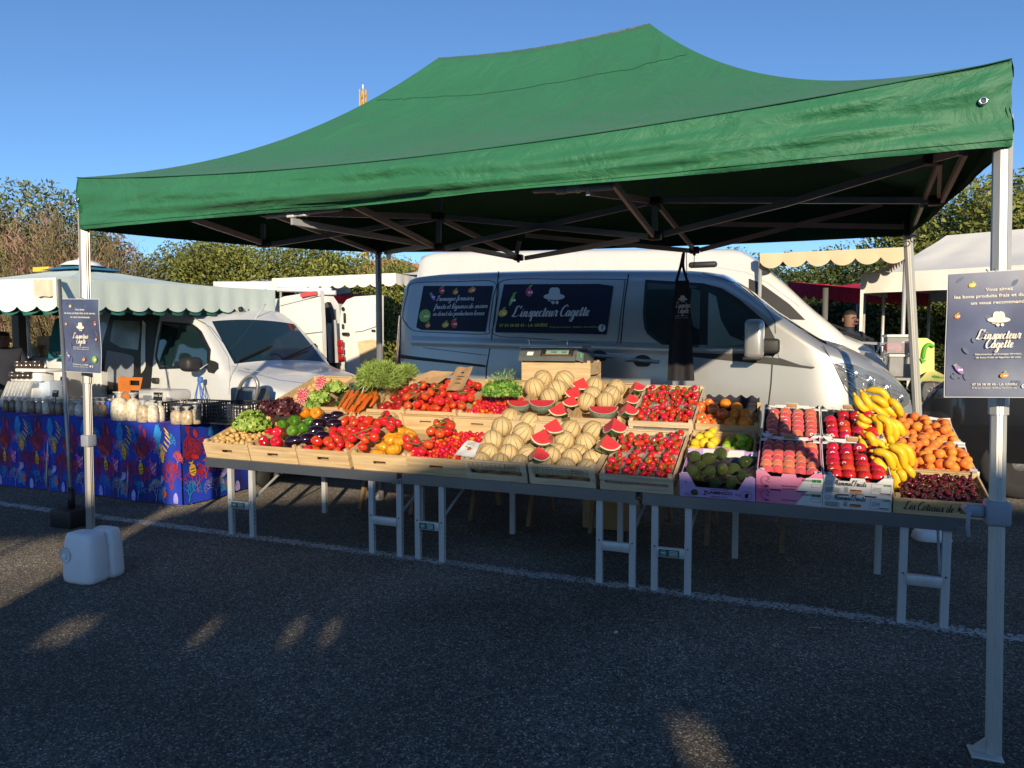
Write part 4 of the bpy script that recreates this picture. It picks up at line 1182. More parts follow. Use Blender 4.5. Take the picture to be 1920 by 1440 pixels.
poptent("market_tent", "white peaked market tent behind the right hand sign", (1617, 514, 550, 9.6), (1990, 512, 550, 8.2), 3.0, .62, "awnwhite", (.34, .9))
p = YD(1548, 540, 8.9); m = MB("aluleg"); m.tube([(p.x, p.y, 0), (p.x, p.y, p.z)], .035, 10)
one(m, "stall_post", "grey metal post standing left of the trader in dark clothes", "post", (p.x, p.y, 0))

# clear storage boxes on a table, yellow board
mat("tubplastic", (0.72, 0.72, 0.72), 0.2, alpha=0.42, var=0.0)
mat("pinkcloth", (0.55, 0.05, 0.12), 0.8, var=0.5, vs=18); mat("tubgrey", (0.12, 0.14, 0.16), 0.5, var=.5, vs=12)
mat("yellowboard", (0.72, 0.70, 0.22), 0.6); mat("arrowgreen", (0.10, 0.42, 0.03), 0.6)
Yb = 8.0
for k, (x0, y0, x1, y1, fill, lab) in enumerate(((1657, 630, 1711, 662, "pinkcloth", "clear plastic box of pink and red cloths, upper of the stack"), (1661, 666, 1710, 704, "tubgrey", "clear plastic box of dark items, lower of the stack"))):
    a, b = YD(x0, y1, Yb), YD(x1, y0, Yb); w = b.x - a.x; h = b.z - a.z; c = Vector(((a.x + b.x) / 2, a.y, a.z + h / 2))
    t = thing("storage_box", lab, "box", (c.x, c.y, a.z), "clear plastic storage boxes")
    m = MB("tubplastic"); m.box(c, (w * .92, .4, h)); m.build("tub", t)
    m = MB("white"); m.rbox((c.x, c.y, a.z + h), (w, .44, .03), .01); m.build("lid", t)
    m = MB(fill)
    for q in range(7): m.rbox((c.x + (q - 3) * w * .1, c.y + random.Random(q).uniform(-.1, .1), a.z + h * (.28 + .1 * math.sin(q * 2))), (w * .2, .2, h * .45), .02, 2, (0, q * .6, q))
    m.build("contents", t)
m = MB("aluleg"); a = YD(1600, 645, Yb + .1); b = YD(1720, 645, Yb + .1); zt_ = YD(1680, 705, Yb).z
t = thing("folding_table", "light metal table carrying the clear plastic boxes", "table", (a.x + .5, a.y, 0))
m.bb((YD(1655, 700, Yb).x, a.y - .3, zt_ - .03), (YD(1715, 700, Yb).x, a.y + .3, zt_ - .003)); m.build("table_top", t)
for x in (1658, 1712):
    for dy in (-.25, .25): k = MB("aluleg"); q = YD(x, 700, Yb); k.box((q.x, a.y + dy, zt_ / 2 - .02), (.03, .03, zt_ - .04)); k.build("leg", t)
m = MB("aluleg"); z1_ = YD(1600, 642, 8.6).z; a = YD(1596, 642, 8.6); b = YD(1662, 645, 8.6)
m.bar(a, b, .03); a2 = a - Vector((0, 0, .16)); b2_ = b - Vector((0, 0, .16)); m.bar(a2, b2_, .03)
for k in range(5): m.bar(a.lerp(b, k / 5), a2.lerp(b2_, (k + .5) / 5), .02); m.bar(a2.lerp(b2_, (k + .5) / 5), a.lerp(b, (k + 1) / 5), .02)
for q in (a, b): m.bar((q.x, q.y, 0), q, .03)
one(m, "truss_barrier", "low silver lattice rail beside the clear boxes", "rail", (a.x, a.y, 0))
yb = [YD(x, y, 7.6) for x, y in [(1712, 634), (1738, 634), (1752, 643), (1752, 850), (1706, 850)]]
t = thing("board", "pale yellow board with a green curved arrow behind the rear tent leg", "sign", (yb[3].x, yb[3].y, 0))
m = MB("yellowboard"); m.prism(yb, (0, .02, 0)); m.build("panel", t)
m = MB("arrowgreen"); arc = smooth([YD(x, y, 7.58) for x, y in [(1750, 650), (1742, 646), (1735, 652), (1732, 662), (1731, 672)]], 5); m.tube(arc, .022, 5)
m.poly([YD(x, y, 7.575) for x, y in [(1725, 670), (1737, 676), (1730, 682)]]); m.build("arrow", t)

# ================================================================= people in the background
mat("skin", (0.22, 0.12, 0.08), 0.6); mat("darknavy", (0.02, 0.022, 0.035), 0.8); mat("hair", (0.02, 0.014, 0.01), 0.7)
mat("glovesblue", (0.02, 0.12, 0.62), 0.4); mat("trousers", (0.02, 0.02, 0.025), 0.8)
def person(loc, face, lab, gloves=None, h=1.74, scale=1.0):
    root = thing("person", lab, "person", loc)
    J = dict(pel=(0, 0, .95), ch=(0, .01, 1.28), nk=(0, .0, 1.47), hd=(0, -.02, 1.57), ht=(0, -.01, 1.70), ls=(.19, 0, 1.42), rs=(-.19, 0, 1.42),
             le=(.25, -.05, 1.14), re=(-.25, -.05, 1.14), lw=(.14, -.28, 1.04), rw=(-.14, -.28, 1.04), lh=(.10, -.36, 1.03), rh=(-.10, -.36, 1.03),
             lp=(.1, 0, .9), rp=(-.1, 0, .9), lk=(.11, -.02, .5), rk=(-.11, -.02, .5), la=(.12, .02, .09), ra=(-.12, .02, .09), lt=(.13, -.15, .04), rt=(-.13, -.15, .04))
    Rd = dict(pel=.15, ch=.155, nk=.06, hd=.085, ht=.09, ls=.075, rs=.075, le=.045, re=.045, lw=.03, rw=.03, lh=.035, rh=.035, lp=.1, rp=.1, lk=.06, rk=.06, la=.04, ra=.04, lt=.035, rt=.035)
    E = [('pel', 'ch'), ('ch', 'nk'), ('nk', 'hd'), ('hd', 'ht'), ('ch', 'ls'), ('ch', 'rs'), ('ls', 'le'), ('rs', 're'), ('le', 'lw'), ('re', 'rw'), ('lw', 'lh'), ('rw', 'rh'), ('pel', 'lp'), ('pel', 'rp'), ('lp', 'lk'), ('rp', 'rk'), ('lk', 'la'), ('rk', 'ra'), ('la', 'lt'), ('ra', 'rt')]
    ks = list(J); me = bpy.data.meshes.new("body"); rotz = Matrix.Rotation(face, 3, 'Z')
    me.from_pydata([tuple(rotz @ Vector(J[k]) * (h / 1.79)) for k in ks], [(ks.index(a), ks.index(b)) for a, b in E], [])
    ob = bpy.data.objects.new("body", me); COL.objects.link(ob)
    md = ob.modifiers.new("skin", 'SKIN')
    for i, k in enumerate(ks): me.skin_vertices[0].data[i].radius = (Rd[k] * (1.0 if k not in ('pel', 'ch') else 1.15), Rd[k] * (1.0 if k not in ('pel', 'ch') else .75))
    me.skin_vertices[0].data[0].use_root = True
    ob.modifiers.new("sub", 'SUBSURF').render_levels = 2; ob.modifiers["sub"].levels = 2
    dg = bpy.context.evaluated_depsgraph_get(); me2 = bpy.data.meshes.new_from_object(ob.evaluated_get(dg))
    ob.modifiers.clear(); ob.data = me2
    for n in ("darknavy", "skin", "trousers", "glovesblue", "hair"): me2.materials.append(MATS[n])
    inv = rotz.transposed(); s = h / 1.79
    for p in me2.polygons:
        c = inv @ p.center / s; p.use_smooth = True; mi = 0
        if c.z > 1.49: mi = 1
        if c.z > 1.64 or (c.z > 1.5 and c.y > .035): mi = 4
        if c.z < .93: mi = 2
        if c.y < -.25: mi = 3 if gloves else 1
        p.material_index = mi
    ob.parent = root; LOC[ob.name] = LOC[root.name]
    m = MB("skin")   # face details
    def q(x, y, z): return Vector(loc) + rotz @ Vector((x, y, z)) * s
    m.tube([q(0, -.115, 1.585), q(0, -.135, 1.56)], [.008 * s, .014 * s], 6); 
    for sx in (-1, 1): m.rbox(q(sx * .088, 0, 1.575), (.015, .03, .05), .006, 2)
    m.m = "hair"
    for sx in (-1, 1): m.tube([q(sx * .045, -.112, 1.6), q(sx * .02, -.118, 1.6)], .006 * s, 5)
    m.m = "pinkcloth"; m.tube([q(-.025, -.113, 1.53), q(.025, -.113, 1.53)], .005 * s, 5)
    m.build("face", root)
    return root
p = YD(1590, 640, 9.0); person((p.x, p.y, 0), R(21.9 + 20), "person in dark shirt and blue gloves standing beyond the silver van bonnet", True, 1.96)
p = YD(4, 640, 8.2); person((p.x, p.y, 0), R(60), "person in dark navy clothes at the far left edge of the picture", False, 1.66)
p = YD(45, 640, 9.4); person((p.x, p.y, 0), R(0), "person in dark clothes standing far behind the left stall", False, 1.6) if 0 else None

# ================================================================= left stall
TZ = S(340, 797, .55).z
s_r = S(341, 860, .55).x           # right end of the table
CL0, CL1, CT0, CT1 = -4.6, s_r, .55, 1.32
zb_ = S(340, 946, .55).z
lt = thing("trestle_table", "long folding table under the fish patterned cloth", "table", ((CL0 + CL1) / 2, .9, 0))
m = MB("offwhite"); m.bb((CL0 + .03, CT0 + .03, TZ - .04), (CL1 - .03, CT1 - .03, TZ - .006)); m.build("table_top", lt)
for i, x in enumerate((s_r - .12, s_r - .62, s_r - 1.15, s_r - 1.7, s_r - 2.3, s_r - 2.9)):
    m = MB("aluleg"); y0_, y1_ = CT0 + .02 - .06 * (i % 2), CT1 - .02
    m.tube(smooth([(x, y0_ + .05, TZ - .06), (x, y0_, .12), (x, y0_ + .02, .035), (x + .02, y0_ + .12, .012), (x + .05, y1_ - .1, .012), (x + .05, y1_, .04), (x + .05, y1_, .3), (x, y1_ - .05, TZ - .06)], 4), .012, 6)
    m.build("leg", lt)
mat("clothblue", (0.010, 0.035, 0.36), 0.7, var=0.4, vs=2, col2=(0.012, 0.016, 0.16), c2s=2.4, c2lo=.5, c2hi=.65)
for n, c in dict(cred=(.50, .02, .03), cdred=(.30, .015, .04), cyel=(.66, .38, .03), cpnk=(.48, .05, .32), cwht=(.55, .5, .42), cteal=(.02, .20, .50), clav=(.34, .30, .66), cora=(.65, .09, .03), cblk=(.01, .01, .015)).items(): mat(n, c, .7, var=.25, vs=20)
cloth = thing("tablecloth", "deep blue tablecloth printed with coral and tropical fish", "tablecloth", ((CL0 + CL1) / 2, .55, zb_))
m = MB("clothblue")
def fold(u): return .012 * math.sin(u * 7.3) + .03 * nz(u * 2.1, 3.1) 
NX = 90; P = [[], [], [], []]
rows = [TZ, TZ - .02] + [lerp(TZ - .02, zb_, k / 8) for k in range(1, 9)]
def cf(x, z): 
    d = (TZ - z) / (TZ - zb_)
    return CT0 - .01 - d * (.02 + fold(x) + (.05 * math.exp(-((x - CL1 + .16) / .05) ** 2)) )
P = [[Vector((lerp(CL0, CL1, k / NX), CT1, TZ)) for k in range(NX + 1)]] + [[Vector((lerp(CL0, CL1, k / NX), cf(lerp(CL0, CL1, k / NX), z), z - .01 * (z == rows[-1]) * nz(k * .3, 1))) for k in range(NX + 1)] for z in rows]
m.grid(P)
def cs(y, z):
    d = (TZ - z) / (TZ - zb_); return CL1 + .01 + d * (.03 + .02 * math.sin(y * 9))
P = []
for z in rows:
    P.append([Vector((cs(lerp(CT0, CT1, k / 16), z), lerp(cf(CL1, z) if k == 0 else CT0, CT1, k / 16), z)) for k in range(17)])
P2_ = [[Vector((CL1, lerp(CT0, CT1, k / 16), TZ)) for k in range(17)]] + P[1:]
m.grid(P2_); m.build("cloth", cloth)
# printed motifs laid just over the cloth
rp_ = random.Random(11)
def ribbon(mb, pts, w, place, k):
    vs = []
    for i, p in enumerate(pts):
        d = (pts[min(i + 1, len(pts) - 1)] - pts[max(i - 1, 0)]); d.normalize(); n = Vector((-d.y, d.x)) * w / 2 * (1 - .6 * i / len(pts))
        for q in (p + n, p - n): vs.append(place(q.x, q.y, k))
    mb.add(vs, [(2 * i, 2 * i + 1, 2 * i + 3, 2 * i + 2) for i in range(len(pts) - 1)], False)
def coral(mb, x, y, ang, L, w, depth, place, k, rr):
    p0 = Vector((x, y)); p1 = p0 + Vector((math.cos(ang), math.sin(ang))) * L
    mid = p0.lerp(p1, .5) + Vector((-math.sin(ang), math.cos(ang))) * L * rr.uniform(-.15, .15)
    ribbon(mb, [p0, mid, p1], w, place, k)
    if depth:
        for da in ((-.5, .45) if rr.random() < .55 else (-.6, .05, .6)):
            coral(mb, p1.x, p1.y, ang + da + rr.uniform(-.15, .15), L * rr.uniform(.68, .9), w * .75, depth - 1, place, (k + 1) % 9, rr)
def blob(mb, x, y, rx, ry, a, place, k, n=12, sq=1):
    mb.add([place(x + math.cos(t) * rx * math.cos(a) - math.sin(t) * ry * math.sin(a), y + math.cos(t) * rx * math.sin(a) + math.sin(t) * ry * math.cos(a), k) for t in [2 * math.pi * i / n for i in range(n)]], [list(range(n))], False)
def fish(mb, x, y, s, a, c1_, c2_2, place):
    mb.m = c1_; blob(mb, x, y, s, s * .62, a, place, 10)
    def rt2(dx, dy): return (x + dx * math.cos(a) - dy * math.sin(a), y + dx * math.sin(a) + dy * math.cos(a))
    tri = [rt2(-.8 * s, 0), rt2(-1.5 * s, .5 * s), rt2(-1.3 * s, 0), rt2(-1.5 * s, -.5 * s)]
    mb.add([place(px, py, 9.5) for px, py in tri], [(0, 1, 2, 3)], False)
    mb.m = c2_2
    for dx in (.35, -.15): blob(mb, *rt2(dx * s, 0), s * .09, s * .5, a, place, 11, 8)
    tri = [rt2(-.3 * s, .5 * s), rt2(.3 * s, .55 * s), rt2(-.2 * s, 1.1 * s)]; mb.add([place(px, py, 9.2) for px, py in tri], [(0, 1, 2)], False)
    mb.m = 'cblk'; blob(mb, *rt2(.65 * s, .1 * s), s * .12, s * .12, a, place, 12, 6)
def motif(mb, x, place, seed, H):
    rr = random.Random(seed % 3)
    mb.m = 'cdred'
    for q in range(3): coral(mb, x + .02 + q * .02, H - .02, -1.2 - q * .3, .085, .019, 4, place, 1, rr)
    mb.m = 'cdred'
    for q in range(2): coral(mb, x + .55, H * .18, 1.9 - q * .5, .075, .017, 4, place, 1, rr)
    mb.m = 'cwht'
    coral(mb, x + .30, H * .02, 1.57, .05, .006, 6, place, 3, rr); coral(mb, x + .36, H * .5, 1.5, .05, .006, 6, place, 3, rr)
    mb.m = 'cred'; coral(mb, x + .12, H * .12, 1.7, .065, .013, 5, place, 2, rr)
    blob(mb, x + .12, H * .87, .022, .045, .4, place, 5); blob(mb, x + .10, H * .58, .045, .020, -.3, place, 5)
    mb.m = 'cteal'
    for q in range(7): coral(mb, x + .48, H * .03, 1.9 + q * .12, .05, .014, 3, place, 4, rr)
    for q in range(4): blob(mb, x + .30 + q * .02, H * .93 - q * .03, .09, .018, 1.2, place, 4)
    mb.m = 'cora'; blob(mb, x + .47, H * .14, .032, .045, .3, place, 8); coral(mb, x + .2, H * .28, 1.4, .04, .01, 4, place, 6, rr)
    fish(mb, x + .42, H * .60, .062, -1.2, 'cyel', 'cora', place)
    fish(mb, x + .07, H * .42, .055, -1.4, 'cyel', 'cblk', place)
    fish(mb, x + .26, H * .43, .07, -.9, 'cpnk', 'cwht', place)
    fish(mb, x + .42, H * .30, .05, .6, 'clav', 'cwht', place)
    mb.m = 'cora'; coral(mb, x + .62, H * .45, 1.2, .05, .012, 4, place, 2, rr); mb.m = 'cteal'; coral(mb, x + .02, H * .03, 1.3, .055, .016, 4, place, 4, rr); coral(mb, x + .5, H * .7, .9, .05, .014, 4, place, 4, rr); mb.m = 'cpnk'; coral(mb, x + .2, H * .6, 1.0, .045, .012, 4, place, 5, rr)
    mb.m = 'cyel'
    for q in range(5): blob(mb, x + .48 + .025 * math.sin(q), H * (.92 - q * .055), .05, .008, -.6, place, 9, 8)
    mb.m = 'clav'; blob(mb, x + .6, H * .06, .035, .06, 0, place, 7); 
m = MB("cred"); H = TZ - zb_
for i in range(9):
    bx_ = CL1 - .50 - i * .465
    motif(m, bx_, lambda x, y, k: Vector((bx_ + (x - bx_) * .72, cf(min(bx_ + (x - bx_) * .72, CL1), zb_ + max(0.005, min(y, H - .005))) - .003 - .0004 * k, zb_ + max(0.005, min(y, H - .005)))), i, H)
motif(m, 0.02, lambda x, y, k: Vector((cs(CT0 + x, zb_ + max(.005, min(y, H - .005))) + .003 + .0004 * k, CT0 + max(0, min(x, CT1 - CT0)), zb_ + max(.005, min(y, H - .005)))), 1, H)
for i in range(6):
    m.m = ('cdred', 'cpnk', 'cteal', 'cora')[i % 4]
    for q in range(5): blob(m, CL1 - .3 - i * .6 + q * .05, .5 + q * .08, .12, .03, q * .7, lambda x, y, k: Vector((x, CT0 + max(.01, min(y - .5, .7)), TZ + .002 + .0003 * k)), q)
m.build("print", cloth)

# bags, jars and crates on the cloth
def item_at(px, py, t, z=None):
    p = S(px, py, t); return Vector((p.x, t, TZ if z is None else z))
mat("bagclear", (0.62, 0.62, 0.60), 0.15, alpha=0.55, var=0.1, vs=30, bump=0.6, bs=25, coat=.5)
for n, c in dict(flour=(.62, .54, .40), grain=(.46, .36, .24), lentil=(.20, .13, .08), beans=(.36, .28, .20), olive=(.14, .12, .07), seedor=(.45, .24, .10)).items(): mat(n, c, .35, var=.35, vs=45, bump=.3, bs=60, coat=.35)
mat("labelyel", (.62, .60, .28), .6)
def bag(px, py, t, w, h, fill, lab, group, tie=True):
    p = item_at(px, py, t); rr = random.Random(int(px * 7 + py))
    th = thing("bag", lab, "bag", tuple(p), group)
    m = MB(fill); ph = rr.uniform(0, 6)
    m.lathe([(w * .36, 0), (w * .47, h * .03), (w * .5, h * .3), (w * .46, h * .6), (w * .33, h * .74), (w * .14, h * .8)], 14, p, fn=lambda a, r, z: r * (1 + .05 * math.sin(3 * a + ph) + .03 * math.sin(7 * a)) * (.8 if abs(math.sin(a)) > .7 else 1))
    m.build("contents", th)
    m = MB("bagclear"); m.lathe([(w * .15, h * .78), (w * .08, h * .83), (w * .2, h * .93), (w * .3, h)], 10, p, fn=lambda a, r, z: r * (1 + .25 * math.sin(4 * a + ph))); m.build("top", th)
    return th
G1 = "filled clear bags on the blue cloth"
L1 = [(862, 1, .26, .15, .21)]
# (px of bag, py of base, t, width, height, fill, label)
BAGS = [(226, 795, .60, .17, .27, "flour", "largest clear bag of pale flour, left of the big pair"), (251, 793, .64, .16, .26, "flour", "large clear bag of pale flour standing right of the largest one"),
 (269, 797, .58, .12, .20, "grain", "small bag of pale grain in front of the chalk label"), (287, 796, .62, .11, .20, "flour", "small pale bag to the right of the front grain bag"), (301, 795, .68, .09, .19, "flour", "narrow pale bag just left of the dark crate"),
 (332, 798, .58, .11, .16, "grain", "short bag of mixed seed, leftmost of the three before the black crate"), (351, 797, .60, .12, .16, "grain", "short bag of mixed seed, middle of the three before the black crate"), (368, 795, .66, .10, .17, "grain", "short bag of mixed seed, rightmost of the three before the black crate"),
 (194, 776, .78, .10, .15, "seedor", "orange brown bag right of the front left tent pole"), (184, 777, .78, .09, .15, "seedor", "orange brown bag tight against the front left tent pole"), (150, 780, .72, .10, .15, "flour", "pale bag just left of the front left tent pole")]
for i, b in enumerate(BAGS):
    bag(b[0], b[1], b[2], b[3], b[4], b[5], b[6], G1)
fills = ["lentil", "olive", "beans", "grain", "lentil", "beans", "flour", "olive"]
for i in range(12):
    x = 12 + i * 12.5; bag(x, 774 + i * .4, .74 + .03 * (i % 2), .085, .16, fills[i % 8], "small dark bag of pulses in the row along the back edge of the blue cloth", "row of small bags of pulses")
for i in range(12):
    x = 90 + i * 13; bag(x, 758, 1.02 + .05 * (i % 3), .1, .15, ["grain", "flour", "beans"][i % 3], "small pale bag behind the front row on the blue cloth", "second row of small pale bags")
mat("packblue", (.02, .10, .55), .4)
p = item_at(204, 774, .82); m = MB("packblue"); m.rbox((p.x, p.y, p.z + .075), (.06, .05, .15), .01); one(m, "packet", "bright blue packet between the orange bags and the flour bags", "packet", tuple(p))
def chalk(px, py, t, lab, txt, w=.11, h=.1, a=-.15):
    p = S(px, py, t); th = thing("chalk_label", lab, "sign", (p.x, p.y, p.z), "chalk price labels")
    m = MB("black"); m.box(p, (w, .008, h), (-.1, 0, a * .3)); m.box(p - Vector((0, 0, h * .5 + (p.z - TZ - h * .5) / 2)), (.006, .006, max(.02, p.z - TZ - h * .5))); m.build("slate", th)
    m = MB("ltcream"); plain(m, txt, p + Vector((0, -.01, h * .12)), (1, 0, 0), (0, .1, 1), .036, 'C'); m.build("lettering", th)
chalk(252, 742, .72, "black chalk label on the left above the two large flour bags", "Gros Sel"); chalk(296, 746, .72, "black chalk label with white picture between flour bags and dark crate", "Gros Sel")
chalk(352, 758, .70, "black chalk label above the three seed bags", "Sel x Saison", .14, .08)
chalk(104, 738, .95, "small black chalk label left of the pole", "Fleur", .09, .07)
# black ventilated crates
def vent_crate(x0, x1, ybase, t, h, d, lab):
    a, b = S(x0, ybase, t), S(x1, ybase, t); w = b.x - a.x
    th = thing("plastic_crate", lab, "crate", ((a.x + b.x) / 2, t, TZ), "black ventilated crates")
    m = MB("blackplastic"); z0, z1 = TZ + .004, TZ + h
    for (p, q) in (((a.x, t), (b.x, t)), ((b.x, t), (b.x, t + d)), ((b.x, t + d), (a.x, t + d)), ((a.x, t + d), (a.x, t))):
        P_, Q_ = Vector((*p, 0)), Vector((*q, 0)); n = int((Q_ - P_).length / .03)
        for k in range(n + 1):
            c = P_.lerp(Q_, k / n); m.bar((c.x, c.y, z0), (c.x, c.y, z1), .006 if k % 5 else .014)
        for k in range(6): z = lerp(z0, z1, k / 5); m.bar((p[0], p[1], z), (q[0], q[1], z), .007 if 0 < k < 5 else .014)
    m.bb((a.x, t, z0), (b.x, t + d, z0 + .006)); m.build("basket", th)
    m = MB("offwhite"); rr = random.Random(int(x0))
    for k in range(9): m.rbox((rr.uniform(a.x + .05, b.x - .05), rr.uniform(t + .05, t + d - .05), TZ + h * .5), (.07, .05, h * .8), .01, 2, (0, 0, rr.uniform(0, 3)))
    m.build("contents", th)
vent_crate(384, 450, 786, .74, .17, .42, "black ventilated plastic crate at the right end of the blue cloth")
vent_crate(306, 376, 788, .80, .16, .38, "black ventilated plastic crate behind the seed bags")
m = MB("bagclear"); m.rbox(item_at(305, 770, 1.1) + Vector((0, 0, .2)), (.5, .3, .12), .05, 4); one(m, "plastic_bundle", "clear crumpled plastic bundle lying over the rear dark crate", "plastic", tuple(item_at(305, 770, 1.1)))
# hand truck loop
c = S(462, 790, 1.35); m = MB("aluleg")
lp = [S(x, y, 1.35) for x, y in [(432, 790), (441, 757), (450, 725), (462, 709), (475, 706), (483, 718), (482, 735), (476, 757), (468, 790)]]
m.tube(smooth([Vector((lp[0].x - .02, 1.35, .1))] + lp + [Vector((lp[-1].x - .03, 1.35, .1))], 4), .017, 8)
ht = thing("hand_truck", "hand truck with bent grey tube handle behind the potato crate", "hand truck", (c.x, 1.35, 0)); m.build("frame", ht)
m = MB("tubgrey"); m.rbox((c.x - .08, 1.5, .68), (.32, .22, .62), .02); m.build("grey_tub", ht)
for dx in (-.2, .12): m = MB("tyre"); m.lathe([(.02, -.03), (.1, -.03), (.11, 0), (.1, .03), (.02, .03)], 16, (c.x + dx, 1.45, .11), rot=Matrix.Rotation(math.pi / 2, 3, 'Y')); m.build("wheel", ht)

# counter behind with jars, trays, bag and apron
mat("countwhite", (.74, .73, .70), .6); mat("countgrey", (.20, .19, .18), .6); mat("oakpost", (.13, .085, .05), .6)
tq = 2.2; z0 = S(60, 670, tq).z
a, b = S(-40, 670, tq), S(112, 668, tq)
ct = thing("counter", "white market counter with dark top edge at the left", "counter", ((a.x + b.x) / 2, tq, 0))
m = MB("countwhite"); m.bb((a.x, tq + .02, 0), (b.x, tq + .6, z0 - .04)); m.build("front_panel", ct)
m = MB("countgrey"); m.bb((a.x - .02, tq, z0 - .04), (b.x + .02, tq + .64, z0)); m.build("counter_top", ct)
def box_px(name, lab, cat, x0, y0, x1, y1, t, d, mt, group=None, r=.008):
    a, b = S(x0, y1, t), S(x1, y0, t); m = MB(mt); c = Vector(((a.x + b.x) / 2, t + d / 2, (a.z + b.z) / 2)); m.rbox(c, (abs(b.x - a.x), d, abs(b.z - a.z)), r, 2)
    return one(m, name, lab, cat, (c.x, t, a.z), group)
mat("redtray", (.62, .03, .02), .4); mat("orangetray", (.70, .22, .03), .4); mat("paleblue", (.42, .50, .60), .5); mat("jarbrown", (.05, .03, .015), .12, coat=.8, var=.4, vs=25)
box_px("tray", "red tray on the counter at the left edge", "tray", -6, 659, 14, 668, tq + .1, .25, "redtray"); box_px("tray", "orange tray standing on the red one at the left edge", "tray", -4, 654, 12, 659, tq + .12, .2, "orangetray")
for i, (x, w) in enumerate(((19, 8), (36, 10), (46, 9), (57, 8), (64, 6))):
    box_px("tableware", "white paper pack in the row on the dark counter edge", "pack", x, 662 - (i % 2), x + w, 669, tq + .1, .1, "white", "white paper packs on the counter")
pbg = [(68, 631), (93, 629), (92, 655), (90, 669), (73, 669)]
th = thing("shopping_bag", "brown paper shopping bag with black lettering on the counter", "bag", tuple(S(81, 669, tq + .15)))
m = MB("cardboard"); m.prism([S(x, y, tq + .15) for x, y in pbg], (0, .12, 0)); m.build("paper_bag", th)
m = MB("ink"); plain(m, "LE MARCHÉ", S(73, 654, tq + .145), (1, 0, 0), (0, 0, 1), .08, width=S(87, 650, tq).x - S(73, 650, tq).x); m.build("lettering", th)
th = thing("flower_packet", "yellow and green patterned packet leaning beside the brown paper bag", "packet", tuple(S(62, 669, tq + .1)))
m = MB("kraft"); m.prism([S(x, y, tq + .1) for x, y in [(55, 652), (70, 648), (76, 668), (60, 669)]], (0, .04, 0)); m.build("packet", th)
m = MB("iyel"); 
for x, y, a in ((55, 648, .8), (60, 646, -.6), (66, 650, .3)): disc(m, S(x, y, tq + .09), (1, 0, 0), (0, 0, 1), .06, .015, 8, a)
m.m = "igrn"
for x, y, a in ((58, 652, .4), (64, 646, 1.4)): disc(m, S(x, y, tq + .088), (1, 0, 0), (0, 0, 1), .05, .018, 8, a)
m.build("print", th)
p = S(37, 640, 2.1); m = MB("oakpost"); m.bb((p.x - .065, 2.05, 0), (p.x + .065, 2.18, S(37, 560, 2.1).z)); one(m, "wooden_post", "brown square wooden post at the left stall", "post", (p.x, 2.1, 0))
p = S(54, 640, 1.9); m = MB("white"); m.tube([(p.x, 1.9, z0 + .0), (p.x, 1.9, S(54, 565, 1.9).z)], .02, 8); one(m, "thin_post", "thin white pole right of the brown wooden post", "pole", (p.x, 1.9, z0))
mat("aprongreen", (.006, .13, .14), .8, bump=.4, bs=6)
th = thing("apron", "dark teal apron hanging beside the left sign", "apron", tuple(S(112, 672, 1.75)))
m = MB("aprongreen"); m.prism([S(x, y, 1.75) for x, y in [(104, 597), (128, 593), (140, 600), (140, 674), (90, 672), (93, 640), (100, 610)]], (0, .012, 0)); m.build("cloth", th)
m = MB("ltcream"); plain(m, "N'SEL", S(99, 667, 1.742), (1, 0, 0), (0, 0, 1), .07); m.build("lettering", th)
m = MB("vanwhite2"); a, b = S(92, 672, 1.95), S(126, 790, 1.95); m.rbox(((a.x + b.x) / 2, 2.05, (a.z + b.z) / 2), (abs(b.x - a.x), .3, a.z - b.z), .03); one(m, "white_cabinet", "tall pale grey cabinet below the teal apron", "cabinet", ((a.x + b.x) / 2, 2.05, b.z))
m = MB("vanwhite"); a, b = S(126, 695, 2.3), S(192, 790, 2.3); m.rbox(((a.x + b.x) / 2, 2.4, (a.z + b.z) / 2), (abs(b.x - a.x), .2, a.z - b.z), .02); one(m, "white_cabinet", "white cabinet seen on both sides of the front left tent pole", "cabinet", ((a.x + b.x) / 2, 2.4, b.z))
# cartons with jars
for i, (x0, y0, x1, y1, lab) in enumerate(((28, 715, 92, 750, "large pale blue box standing at the back of the blue cloth"), (20, 700, 76, 714, "white carton carrying the lower jars"), (42, 728, 60, 752, "small white box in front of the large pale blue one"))):
    box_px("carton", lab, "box", x0, y0, x1, y1, 1.15 - .05 * i, .15, ["paleblue", "white", "white"][i], "boxes at the back of the blue cloth")
def jars(x0, x1, y0, y1, n, t, lab, grp):
    for k in range(n):
        x = lerp(x0, x1, (k + .5) / n); a, b = S(x, y1, t), S(x, y0, t); h = b.z - a.z; w = (S(x1, y0, t).x - S(x0, y0, t).x) / n * .48
        th = thing("jar", lab, "jar", tuple(a), grp)
        m = MB("jarbrown"); m.lathe([(w * .9, 0), (w, h * .1), (w, h * .72), (w * .8, h * .82)], 12, a); m.build("glass", th)
        m = MB("black" if k % 2 else "alu"); m.lathe([(w * .85, h * .82), (w * .88, h * .84), (w * .88, h), (w * .8, h * 1.01)], 12, a); m.build("lid", th)
jars(20, 60, 697, 709.5, 4, 1.09, "dark brown jar in the lower row on the white carton", "lower row of brown jars")
jars(30, 80, 677, 692, 6, 1.16, "dark jar in the upper row beneath the counter edge", "upper row of brown jars")
box_px("shelf_board", "white board under the upper row of jars", "shelf", 28, 692, 84, 697, 1.1, .2, "white")
for i in range(7):
    a = S(2 + i * 6.5, 762, .95); th_ = "film sleeve of dried produce leaning at the left end of the blue cloth"
    m = MB("bagfilm" if "bagfilm" in MATS else "bagclear"); m.rbox((a.x, 1.0, a.z + .13), (.045, .05, .3), .015, 2, (-.35, .12, 0)); o = one(m, "film_sleeve", th_, "packet", tuple(a), "film sleeves at the left end")
